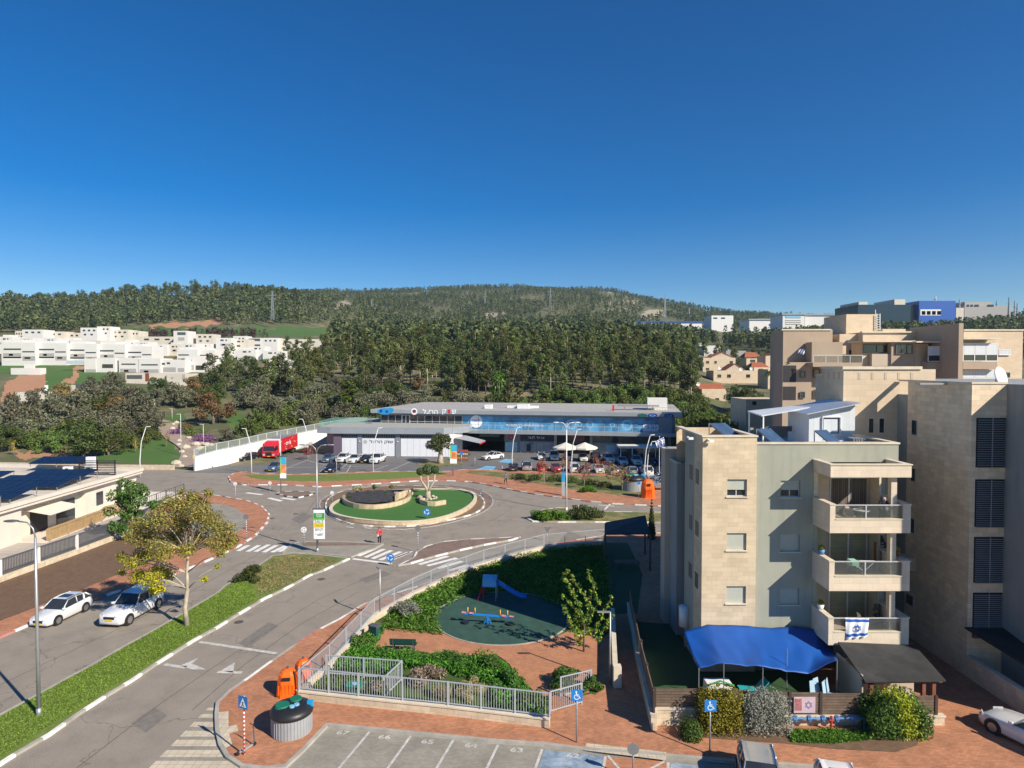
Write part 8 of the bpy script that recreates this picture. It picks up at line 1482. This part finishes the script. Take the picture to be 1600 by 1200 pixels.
# palm and trees near the tiled houses
p = D(1208, 612, 225); t = thing('palm_tree', 'palm tree beside the tiled houses, left of the sandy apartment complex', 'tree', p); hp = Z(585, 225) - p.z; m = MB(); m.tube([(0, 0, -2), (0, 0, hp)], [.4, .28], 8); m.build('trunk', B_bark, t); random.seed(6)
for k in range(18):
 a = 6.283 * k / 18; L = random.uniform(3, 4); up_ = random.uniform(.2, 1.6); m = MB(); P = [Vector((0, 0, hp)), Vector((math.cos(a) * L * .5, math.sin(a) * L * .5, hp + up_)), Vector((math.cos(a) * L, math.sin(a) * L, hp + up_ - 1.6))]
 for i in range(2): d_ = Vector((-math.sin(a), math.cos(a), 0)) * (.45 if i == 0 else .5); m.add([P[i] - d_ * (.3 + i * .7), P[i] + d_ * (.3 + i * .7), P[i + 1] + d_ * (1 - i * .8), P[i + 1] - d_ * (1 - i * .8)], [(0, 1, 2, 3)])
 m.build('frond', F_bright, t)
def dtr(nm, lab, u, v, d, s, kind, i): q = D(u, v, d); tree(kind, i, (q.x, q.y, min(q.z, H(q.x, q.y) + 1)), s, u, nm, lab, 'tree', None)
for nm, lab, u, v, d, s, kind, i in [('garden_tree', 'dark green tree in front of the wide sandstone house', 1150, 622, 190, 1.1, 'olive', 1), ('garden_tree', 'dark tree right of the low orange-roofed house', 1170, 625, 185, 1.2, 'olive', 4), ('garden_tree', 'bright lime-green tree behind the roof pergola', 1155, 645, 150, .95, 'youngpine', 1), ('garden_tree', 'dark tree between the lime-green tree and the apartment complex', 1185, 628, 170, 1.2, 'olive', 4), ('garden_tree', 'yellow-leaved tree at the edge of the wood by the sandstone houses', 1075, 604, 200, .8, 'olive', 2), ('garden_tree', 'green tree at the corner of the wood above the shopping centre roof', 1085, 590, 215, .9, 'youngpine', 1), ('garden_tree', 'dark tree between the two sandstone houses', 1168, 580, 275, .9, 'olive', 1), ('garden_tree', 'dark tree left of the nearest sandstone house', 1092, 578, 290, 1.0, 'olive', 1)]: dtr(nm, lab, u, v, d, s, kind, i)
for k in range(22):
 u = 1062 + random.uniform(0, 160); d = random.uniform(330, 400); x = X(u, d); tree('pine' if k % 2 else 'olive', [1, 4][k % 2], (x, d, H(x, d) - .3), random.uniform(.8, 1.1), k, 'slope_tree', 'dark tree on the slope between the tiled houses and the skyline factories', 'tree', 'trees above the tiled houses')
# ---------------------------------------------------------------- vehicles
M_tyre = mat('tyre_rubber', (.015, .015, .016), .8, var=.1); M_rim = mat('wheel_rim', (.35, .35, .37), .35, metal=.7, var=.05); M_head = mat('headlight_glass', (.6, .62, .65), .1, var=.05, spec=.8); M_tail = mat('tail_light_red', (.35, .01, .01), .25, var=.05); M_plate = mat('plate_yellow', (.7, .5, .03), .5, var=.03)
def paint(n, c, metal=.15, rough=.22):
 m = mat('car_paint_' + n, c, rough, metal=metal, var=.03, spec=.6)
 m.node_tree.nodes['Principled BSDF'].inputs['Coat Weight'].default_value = .6; m.node_tree.nodes['Principled BSDF'].inputs['Coat Roughness'].default_value = .05; return m
P_white = paint('white', (.66, .67, .68), 0); P_silver = paint('silver', (.42, .43, .45), .5); P_grey = paint('grey', (.16, .17, .19), .5); P_black = paint('black', (.012, .012, .014), .1); P_blue = paint('blue_grey', (.12, .18, .28), .4); P_red = paint('red', (.45, .03, .03), .1); P_navy = paint('navy', (.015, .02, .045), .3)
CARS = {}
def car_proto(kind, pm):
 """front towards +x; stations of the lower body and of the cabin"""
 L, Wd, Ht, belt, hood, st, c0, c1, c2, c3, rtail = {
  'sedan': (4.55, 1.78, 1.45, .92, .88, .17, .62, -.02, -1.05, -1.72, .98), 'hatch': (4.15, 1.74, 1.47, .93, .86, .17, .78, .12, -1.45, -1.92, .96), 'suv': (4.75, 1.94, 1.78, 1.14, 1.12, .24, .72, .15, -1.75, -2.2, 1.1)}[kind]
 t = thing('parked_car', 'car', 'car'); h = L / 2; w = Wd / 2; wx = (h - .82, -h + .82)
 S = [(-h, .78, st + .22, belt - .22), (-h + .06, .9, st + .04, rtail - .05), (-h + .35, .97, st, rtail), (-h + .9, 1.0, st, belt + .02), (-.5, 1.0, st, belt), (c0, 1.0, st, belt - .02), (h - .75, .985, st, hood - .06), (h - .3, .93, st, hood - .14), (h - .06, .82, st + .03, hood - .26), (h, .70, st + .15, hood - .38)]
 m = MB()
 for x, f, zb, zt in S:
  ww = w * f; zm = (zb + zt) / 2; m.v += [(x, -ww * .93, zb), (x, -ww, zb + .12), (x, -ww * 1.0, zm + .1), (x, -ww * .965, zt - .07), (x, -ww * .86, zt), (x, 0, zt + .035), (x, ww * .86, zt), (x, ww * .965, zt - .07), (x, ww, zm + .1), (x, ww, zb + .12), (x, ww * .93, zb)]
 n = 11
 for i in range(len(S) - 1):
  for k in range(n): a = i * n + k; b = i * n + (k + 1) % n; m.f.append((a, a + n, b + n, b)); m.m.append(0)
 m.f += [tuple(range(n)), tuple(range(len(m.v) - 1, len(m.v) - n - 1, -1))]; m.m += [0, 0]
 o = m.build('body', pm, t, True);
 rw = w * .74; bw_ = w * .93; zr = Ht; m = MB()   # roof
 zc = [(c0, belt - .02, bw_), (c1, zr - .05, rw), ((c1 + c2) / 2, zr, rw * 1.03), (c2, zr - .07, rw), (c3, rtail if kind == 'sedan' else belt + .08, bw_ * .94)]
 m.add([(x, s * y, z + (.012 if abs(s) < 1 else 0)) for x, z, y in zc[1:4] for s in (-1, -.6, .6, 1)] + [(x, s * y * 1.0, z - .05) for x, z, y in zc[1:4] for s in (-1, 1)], [(0, 1, 5, 4), (1, 2, 6, 5), (2, 3, 7, 6), (4, 5, 9, 8), (5, 6, 10, 9), (6, 7, 11, 10), (12, 14, 4, 0), (14, 16, 8, 4), (13, 3, 7, 15), (15, 7, 11, 17)])
 for s in (-1, 1):
  m.bar((zc[0][0], s * zc[0][2], zc[0][1]), (zc[1][0], s * rw, zc[1][1] - .02), .06, .06); m.bar((zc[4][0], s * zc[4][2], zc[4][1]), (zc[3][0], s * rw, zc[3][1] - .02), .10, .09); xm = (c1 + c2) / 2 + .1; m.bar((xm, s * bw_, belt), (xm, s * rw * 1.03, zr - .04), .06, .03)
  if kind != 'sedan': m.bar((c2 + .25, s * bw_, belt + .03), (c2 + .15, s * rw * 1.0, zr - .08), .12, .03)
 if kind == 'suv':
  for s in (-1, 1): m.bar((c1 - .1, s * rw * .92, zr + .04), (c2, s * rw * .92, zr + .01), .04, .05)
 m.build('roof', pm, t, True)
 a, b, c, d_, e = zc; m = MB(); m.add([(a[0], -a[2] * .97, a[1]), (a[0] + .06, 0, a[1] + .02), (a[0], a[2] * .97, a[1]), (b[0], rw * .97, b[1] - .015), (b[0] + .03, 0, b[1] + .01), (b[0], -rw * .97, b[1] - .015)], [(0, 1, 4, 5), (1, 2, 3, 4)]); m.build('windscreen', M_glass, t)
 m = MB(); m.add([(e[0], e[2] * .93, e[1] + .02), (e[0], -e[2] * .93, e[1] + .02), (d_[0], -rw * .93, d_[1] - .03), (d_[0], rw * .93, d_[1] - .03)], [(0, 1, 2, 3)]); m.build('rear_window', M_glass, t)
 for s in (-1, 1): m = MB(); q = .985; m.add([(a[0] - .02, s * a[2] * q, a[1]), (e[0] + .1, s * e[2] * q, max(belt, e[1] - .02)), (d_[0], s * rw * .99, d_[1] - .05), (c[0], s * rw * 1.01, c[1] - .05), (b[0], s * rw * .99, b[1] - .05)], [(0, 1, 2, 3, 4) if s > 0 else (4, 3, 2, 1, 0)]); m.build('side_window', M_glass, t)
 for x in wx:
  for s in (-1, 1):
   r_ = .33 if kind != 'suv' else .38; m = MB(); m.tube([(x, s * (w - .22), r_), (x, s * (w + .015), r_)], r_ + .07, 20);
   ao = m.build('wheel_arch', M_black, t); m = MB(); m.tube([(x, s * (w - .2), r_), (x, s * (w + .03), r_)], [r_, r_], 20); wo = m.build('wheel', M_tyre, t); m = MB(); m.tube([(x, s * (w + .02), r_), (x, s * (w + .04), r_)], r_ * .66, 14); m.build('rim', M_rim, wo)
 zh = hood - .27
 for s in (-1, 1):
  m = MB(); m.add([(h - .08, s * w * .78, zh), (h - .02, s * w * .46, zh - .02), (h - .04, s * w * .48, zh + .11), (h - .3, s * w * .88, zh + .15), (h - .26, s * w * .92, zh + .04)], [(0, 1, 2, 3, 4)]); o = m.build('headlight', M_head, t); o.modifiers.new('s', 'SOLIDIFY').thickness = .05
  m = MB(); m.box(-h - .01, -h + .2, s * w * .55 - .16, s * w * .55 + .2 * (s > 0) + .16 * (s < 0) , belt - .2, belt - .05); m.build('tail_light', M_tail, t)
  m = MB(); m.box(c0 - .1, c0 + .1, s * (w + .02) - .08, s * (w + .02) + .08, belt, belt + .14); m.build('wing_mirror', pm, t, bevel=.03)
 m = MB(); m.box(h - .03, h + .012, -w * .42, w * .42, zh - .2, zh - .02); m.build('grille', M_black, t)
 for x, zz in ((h + .02, zh - .3), (-h - .02, belt - .45)): m = MB(); m.box(x - .01, x + .01, -.26, .26, zz, zz + .11); m.build('number_plate', M_plate, t)
 return t
def car(kind, pm, c, ang_, label, s=1.0):
 key = (kind, pm.name)
 if key not in CARS: CARS[key] = car_proto(kind, pm); o = CARS[key]
 else: o = copy_tree(CARS[key])
 o.location = c; o.rotation_euler = (0, 0, ang_); o.scale = (s,) * 3; o['label'] = label; return o
def carw(kind, pm, f, r, label, side=1, z=.012, w=.88, s=1.0):
 a, b = G(*f, z), G(*r, z); d_ = (a - b).normalized(); n_ = Vector((-d_.y, d_.x, 0)); n_ = n_ if n_.y > 0 else -n_; c = (a + b) / 2 + n_ * w; return car(kind, pm, (c.x, c.y, z), math.atan2(d_.y, d_.x), label, s)
carw('hatch', P_white, (92, 976), (133, 956), 'white hatchback with a sunroof parked beside the flower bed, nearest the left edge', z=0, w=.85); o = carw('suv', P_white, (203, 976), (247, 951), 'bulky white four-wheel drive parked under the plane tree', z=0, w=.95)
m = MB(); m.box(-.75, -.15, -.4, .4, 1.475, 1.49); q = m.build('sunroof', M_glass, [x for x in sc.objects if x.get('label', '').startswith('white hatchback with a sunroof')][0])
carw('suv', P_black, (382, 722), (401, 719), 'black car parked against the white retaining wall', s=.92); carw('sedan', P_white, (405, 714), (414, 712), 'white car mostly hidden behind the red truck cab'); carw('hatch', P_blue, (431, 737), (444, 732.5), 'blue-grey car behind the left banner post'); carw('sedan', P_navy, (518, 740), (534, 734), 'dark sedan standing alone in the middle of the left car park')
carw('hatch', P_blue, (514, 723.5), (526, 719), 'blue-grey car at the left end of the row before the market hall'); carw('suv', P_white, (537, 723.5), (549, 719), 'white car second in the row before the market hall', s=.92); carw('sedan', P_white, (555, 724.5), (567, 720), 'white sedan third in the row before the market hall', s=1.05); carw('hatch', P_black, (573, 724.5), (585, 720), 'dark car between two white ones before the market hall'); carw('suv', P_white, (589, 725.5), (604, 720), 'white car at the right end of the row before the market hall', s=.97)
carw('sedan', P_white, (767, 719), (780, 717.5), 'white sedan parked apart at the entrance of the right-hand car park', s=1.05)
rowA = [(802, 738, 'hatch', P_navy, 'navy car leftmost in the front row of the right car park'), (823, 737, 'suv', P_silver, 'silver-grey car second in the front row of the right car park'), (846, 738, 'hatch', P_red, 'red car behind the first red-leaved tree'), (868, 739, 'sedan', P_red, 'dark red car behind the second red-leaved tree'), (896, 740, 'suv', P_white, 'white car just left of the thin middle tree'), (913, 741, 'hatch', P_silver, 'silver car half hidden by the middle verge tree'), (936, 741, 'sedan', P_white, 'white sedan behind the brown-leaved verge tree'), (957, 742, 'hatch', P_silver, 'silver car between the two brown-leaved trees'), (987, 743.5, 'hatch', P_silver, 'silver hatchback above the round pale bin'), (1010, 745, 'suv', P_white, 'white people carrier at the foot of the flag'), (1031, 745, 'sedan', P_black, 'black car cut by the corner of the front building')]
for u, v, k, pm, lab in rowA: p = G(u, v - 3, .012); car(k, pm, (p.x, p.y, .012), R(90 + random.uniform(-3, 3)) if k != 'sedan' else R(-92), lab, .95)
rowB = [(846, 720, 'hatch', P_white, 'white hatchback leftmost in the back row before the cafe'), (866, 720.5, 'suv', P_white, 'white car second in the back row, left of the umbrellas'), (888, 721, 'hatch', P_white, 'white car behind the umbrella lamp posts'), (911, 722, 'sedan', P_white, 'white car under the right cafe umbrella'), (931, 724, 'suv', P_navy, 'dark blue car right of the cafe umbrellas'), (951, 725, 'suv', P_white, 'white van-like car before the pale blue window poster'), (972, 727.5, 'sedan', P_white, 'white sedan standing a little forward in the back row'), (994, 728, 'suv', P_white, 'white car under the edge of the glass pavilion'), (1015, 728, 'hatch', P_black, 'black car before the glass pavilion'), (1032, 728, 'hatch', P_blue, 'blue car at the building corner in the back row')]
for u, v, k, pm, lab in rowB: p = G(u, v - 2.5, .012); car(k, pm, (p.x, p.y, .012), R(-90 + random.uniform(-3, 3)), lab, .95)
p = G(1034, 764, .13); car('suv', P_silver, (p.x, p.y, .13), R(175), 'silver people carrier beside the far orange container'); p = G(1032, 752, .02); car('hatch', P_silver, (p.x, p.y, .02), R(165), 'silver hatchback behind the people carrier at the building corner')
car('hatch', P_silver, (10.75, 27.2, .01), math.atan2(-dirv.y, -dirv.x) + math.pi, 'silver car in the disabled bay, cut by the bottom edge'); car('hatch', P_white, (13.65, 25.9, .01), math.atan2(-dirv.y, -dirv.x) + math.pi, 'white car beside the silver one, only its roof in the photo', .98); car('sedan', P_white, (25.4, 30.5, .13), R(112), 'white car coming in at the bottom right corner')
p = D(9, 634, 178); car('sedan', P_black, (p.x, p.y, H(p.x, p.y)), R(190), 'dark car beside the cream block house at the left edge')
# truck
a, b = G(434, 717, .012), G(478, 701, .012); d_ = (b - a).normalized(); n_ = Vector((-d_.y, d_.x, 0)); n_ = n_ if n_.y > 0 else -n_; LT = (b - a).length; c0_ = a + n_ * 1.3
t = thing('red_truck', 'red lorry with a printed red box body parked along the white retaining wall', 'truck', (c0_.x, c0_.y, .012), math.atan2(d_.y, d_.x)); M_tred = paint('truck_red', (.62, .02, .03), 0, .4); LB = min(LT, 11)
m = MB(); m.add([(-1.3, -1.25, .6), (1.0, -1.25, .6), (1.0, 1.25, .6), (-1.3, 1.25, .6), (-1.35, -1.25, 1.7), (1.0, -1.25, 1.7), (1.0, 1.25, 1.7), (-1.35, 1.25, 1.7), (-1.05, -1.2, 2.75), (1.0, -1.2, 2.9), (1.0, 1.2, 2.9), (-1.05, 1.2, 2.75), (-.5, -1.1, 3.4), (1.0, -1.15, 3.6), (1.0, 1.15, 3.6), (-.5, 1.1, 3.4)], [(3, 2, 1, 0)] + [(a_ + k, a_ + (k + 1) % 4, a_ + 4 + (k + 1) % 4, a_ + 4 + k) for a_ in (0, 4, 8) for k in range(4)] + [(12, 13, 14, 15)]); m.build('cab', M_tred, t, bevel=.04)
m = MB(); m.add([(-1.37, -1.1, 1.75), (-1.37, 1.1, 1.75), (-1.09, 1.08, 2.65), (-1.09, -1.08, 2.65)], [(3, 2, 1, 0)]); m.build('windscreen', M_glass, t)
for s in (-1, 1): m = MB(); m.box(-1.0, .2, s * 1.26 - .01, s * 1.26 + .01, 1.8, 2.6); m.build('side_window', M_glass, t); m = MB(); m.box(-1.33, -1.28, s * .95 - .2, s * .95 + .2, .85, 1.1); m.build('headlight', M_head, t); m = MB(); m.box(-1.5, -1.35, s * 1.45 - .1, s * 1.45 + .1, 1.8, 2.5); m.build('wing_mirror', M_black, t)
m = MB(); m.box(-1.345, -1.31, -.6, .6, .8, 1.5); m.build('grille', M_black, t); m = MB(); m.box(-1.34, -1.3, -.28, .28, .62, .74); m.build('number_plate', M_plate, t)
m = MB(); m.box(1.3, LB, -1.27, 1.27, 1.15, 3.85); bx_ = m.build('box_body', M_tred, t, bevel=.03); m = MB(); m.box(1.25, LB + .05, -1.3, 1.3, 3.852, 3.93); m.build('box_roof', M_steel, t); m = MB(); m.box(1.2, 1.3, -1.29, 1.29, 1.1, 3.85); m.build('box_front', M_wpaint, t); m = MB(); m.box(1.0, LB, -.5, .5, .7, 1.14); m.build('chassis', M_dgrey, t)
random.seed(3)
shape_text('1925 - COLA', .7, M_wfilm, bx_, (LB * .5, -1.285, 2.5), (R(90), 0, 0), 'lettering', 0, 3.2, .03) if 0 else shape_text('טרי 4 יום', .75, M_wfilm, bx_, (LB * .52, -1.285, 2.55), R90, 'lettering', 0, 2.6, .03)
for k in range(16): m = MB(); x = random.uniform(1.8, LB - .4); z = random.uniform(1.4, 3.6); m.add([(x + .14 * math.cos(6.283 * j / 8), -1.283, z + .12 * math.sin(6.283 * j / 8)) for j in range(8)], [tuple(range(8))]); m.build('printed_spot', [M_wfilm, M_byel, M_oran][k % 3], bx_)
for x in (-.6, 2.2, LB - 2.6, LB - 1.4):
 for s in (-1, 1): m = MB(); m.tube([(x, s * .95, .5), (x, s * 1.25, .5)], .5, 20); wo = m.build('wheel', M_tyre, t); m = MB(); m.tube([(x, s * 1.24, .5), (x, s * 1.265, .5)], .28, 14); m.build('rim', M_rim, wo)
# ---------------------------------------------------------------- people
M_sk = mat('skin', (.42, .24, .17), .6, var=.05)
def skin(name, verts, edges, rad, mt, parent, root=0):
 me = bpy.data.meshes.new(name); me.from_pydata(verts, edges, []); o = bpy.data.objects.new(name, me); col.objects.link(o)
 if parent: o.parent = parent
 me.materials.append(mt); md = o.modifiers.new('skin', 'SKIN'); md.use_smooth_shade = True
 sv = me.skin_vertices[0].data
 for i, r_ in enumerate(rad): sv[i].radius = (r_, r_) if not isinstance(r_, tuple) else r_; sv[i].use_root = (i == root)
 s = o.modifiers.new('sub', 'SUBSURF'); s.levels = 1; s.render_levels = 2; return o
def person(label, loc, rz, top, legs, hair, h=1.68, bend=0, arms='down', stride=.12, item=None, bare=False):
 t = thing('person', label, 'person', loc, rz); k = h / 1.7; bz_ = lambda p: (p[0] * k, p[1] * k, p[2] * k)
 b = bend; sh = (0, -.10 * b - .0, 1.40 - .06 * b); hd = (0, -.2 * b, 1.56 - .1 * b)
 fe = {'down': ((.24, -.02, 1.12), (.25, -.09, .88)), 'front': ((.25, -.05, 1.14), (.13, -.28, 1.12)), 'rail': ((.27, -.12, 1.16), (.2, -.36, 1.05))}[arms]
 V = [(0, 0, .95), (0, -.03 * b, 1.12), (0, -.06 * b, 1.28), sh, (0, sh[1] - .03 * b, 1.49 - .08 * b), hd, (0, hd[1] - .01, hd[2] + .11)]; E_ = [(0, 1), (1, 2), (2, 3), (3, 4), (4, 5), (5, 6)]; Rr = [(.15, .10), (.13, .09), (.155, .10), (.14, .09), .052, (.075, .092), (.07, .085)]
 for s in (-1, 1):
  i = len(V); st_ = stride * s; V += [(s * .095, 0, .88), (s * .10, -.02 - st_ * .5, .5), (s * .10, .03 - st_, .09), (s * .10, -.12 - st_, .04)]; E_ += [(0, i), (i, i + 1), (i + 1, i + 2), (i + 2, i + 3)]; Rr += [(.09, .095), .062, .042, .038]
  i = len(V); V += [(s * .19, sh[1], 1.39 - .06 * b), (s * fe[0][0], fe[0][1], fe[0][2]), (s * fe[1][0], fe[1][1], fe[1][2]), (s * fe[1][0] * .97, fe[1][1] - .03, fe[1][2] - .09)]; E_ += [(3, i), (i, i + 1), (i + 1, i + 2), (i + 2, i + 3)]; Rr += [.058, .042, .03, (.022, .036)]
  for f in range(5): j = len(V); o_ = (f - 1.5) * .017; L_ = (.055, .075, .08, .072, .05)[f] * (1 if f < 4 else 1); V.append((s * fe[1][0] * .97 + o_ * .4 - (.03 * s if f == 4 else 0), fe[1][1] - .03 + o_, fe[1][2] - .1 - L_)); E_.append((i + 3, j)); Rr.append(.009)
 body_ = skin('body', [bz_(p) for p in V], E_, Rr, M_sk, t)
 # jacket, trousers, shoes, hair, face as children of the figure
 A = [(0, 0, .90), (0, -.03 * b, 1.12), (0, -.06 * b, 1.28), (0, sh[1], sh[2] + .01), (0, sh[1] - .01, sh[2] + .06)]; Ea = [(0, 1), (1, 2), (2, 3), (3, 4)]; Ra = [(.19, .135), (.165, .12), (.185, .125), (.16, .105), .075]
 for s in (-1, 1): i = len(A); A += [(s * .20, sh[1], 1.385 - .06 * b), (s * fe[0][0], fe[0][1], fe[0][2]), (s * (fe[0][0] * .2 + fe[1][0] * .8), fe[0][1] * .2 + fe[1][1] * .8, fe[0][2] * .2 + fe[1][2] * .8)]; Ea += [(3, i), (i, i + 1), (i + 1, i + 2)]; Ra += [.08, .064, .05]
 skin('jacket', [bz_(p) for p in A], Ea, Ra, top, t)
 A = [(0, 0, .93)]; Ea = []; Ra = [(.165, .12)]
 for s in (-1, 1): i = len(A); st_ = stride * s; A += [(s * .10, 0, .85), (s * .10, -.02 - st_ * .5, .5), (s * .10, .03 - st_, .13)]; Ea += [(0, i), (i, i + 1), (i + 1, i + 2)]; Ra += [(.105, .11), .078, .06]
 skin('trousers', [bz_(p) for p in A], Ea, Ra, legs, t)
 for s in (-1, 1): m = MB(); st_ = stride * s; m.ball(bz_((s * .10, -.05 - st_, .045)), .14 * k, 10, 0, (.4, 1, .35)); m.build('shoe', M_black, t, True)
 m = MB(); m.ball(bz_((0, hd[1] + .02, hd[2] + .06)), .105 * k, 12, 0, (.95, 1.05, 1.12)); m.v = [(a, q if q > (hd[1] - .045) * k or c > (hd[2] + .10) * k else (hd[1] - .03) * k, c) for a, q, c in m.v]; m.build('hair', hair, t, True)
 m = MB()
 for s in (-1, 1): m.ball(bz_((s * .032, hd[1] - .088, hd[2] + .065)), .011 * k, 6)
 m.build('eyes', M_black, body_); m = MB(); m.ball(bz_((0, hd[1] - .098, hd[2] + .035)), .016 * k, 6, 0, (.8, 1, 1.3)); m.build('nose', M_sk, body_); m = MB(); m.ball(bz_((0, hd[1] - .086, hd[2] - .005)), .02 * k, 6, 0, (1.2, .5, .35)); m.build('mouth', M_redl, body_)
 return t
M_redj = mat('red_jacket', (.62, .015, .04), .7, var=.1, scale=6); M_darkc = mat('dark_cloth', (.02, .02, .025), .85, var=.15); M_hairb = mat('black_hair', (.02, .016, .014), .6); M_hairw = mat('grey_hair', (.45, .40, .37), .8); M_grc = mat('grey_blue_cloth', (.12, .15, .18), .85)
t = person('person in a red jacket and dark trousers standing at the zebra crossing', G(593, 850.5, .0), R(10), M_redj, M_darkc, M_hairb, 1.75, 0, 'front', .06); bag = thing('handbag', 'small white bag hanging at the front of the red jacket', 'bag', (t.location.x - .1, t.location.y - .28, 1.0)); m = MB(); m.box(-.1, .1, -.04, .04, -.1, .08); m.build('pouch', M_wpaint, bag, bevel=.02); m = MB(); m.tube([(-.08, 0, .08), (0, .06, .42), (.08, 0, .08)], .01, 5); m.build('strap', M_wpaint, bag)
person('person in grey-blue clothes walking on the brick pavement beyond the roundabout', G(790, 756.5, .13), R(40), M_grc, M_darkc, M_hairb, 1.8, .2, 'down', .2); person('person in a blue top standing by the produce stall', G(724.5, 719, .02), R(30), M_bpost2, M_darkc, M_hairb, 1.75); person('person in an orange top beside the one in blue at the stall', G(729, 719, .02), R(-30), M_oran, M_bpost2, M_hairb, 1.7)
t = person('grey-haired person in a dark top leaning over the rail of the top balcony', (X(1382, 36.75), 36.75, zf1), R(0), mat('navy_cloth', (.02, .025, .05), .85), MATS['dark_cloth'], M_hairw, 1.68, 1, 'rail', .03)
cp = thing('white_cloth', 'small white cloth held over the top balcony rail', 'cloth', (t.location.x - .02, 36.36, zf1 + 1.02)); m = MB(); m.v = [(-.08, 0, .14), (.08, 0, .14), (.1, -.06, .0), (.07, -.05, -.14), (-.06, -.05, -.12), (-.1, -.06, 0)]; m.f = [(0, 1, 2, 5), (5, 2, 3, 4)]; m.m = [0, 0]; o = m.build('cloth', M_wfilm, cp, True); o.modifiers.new('s', 'SOLIDIFY').thickness = .03
# haze: one even volume of air round the whole scene
m = MB(); m.box(-4950, 5150, -204, 2106, -3, 330); hz = m.build('haze', [mat('haze_air')]); hz['kind'] = 'stuff'; hz['label'] = 'thin blue-grey haze in the air over the valley'
hm = MATS['haze_air']; hn = hm.node_tree; hn.nodes.clear(); ho = hn.nodes.new('ShaderNodeOutputMaterial'); hv = hn.nodes.new('ShaderNodeVolumePrincipled'); hv.inputs['Density'].default_value = .0001; hv.inputs['Color'].default_value = (.62, .8, 1, 1); hv.inputs['Anisotropy'].default_value = .2; hn.links.new(hv.outputs[0], ho.inputs['Volume'])
sc.cycles.volume_bounces = 0; hm.cycles.homogeneous_volume = True
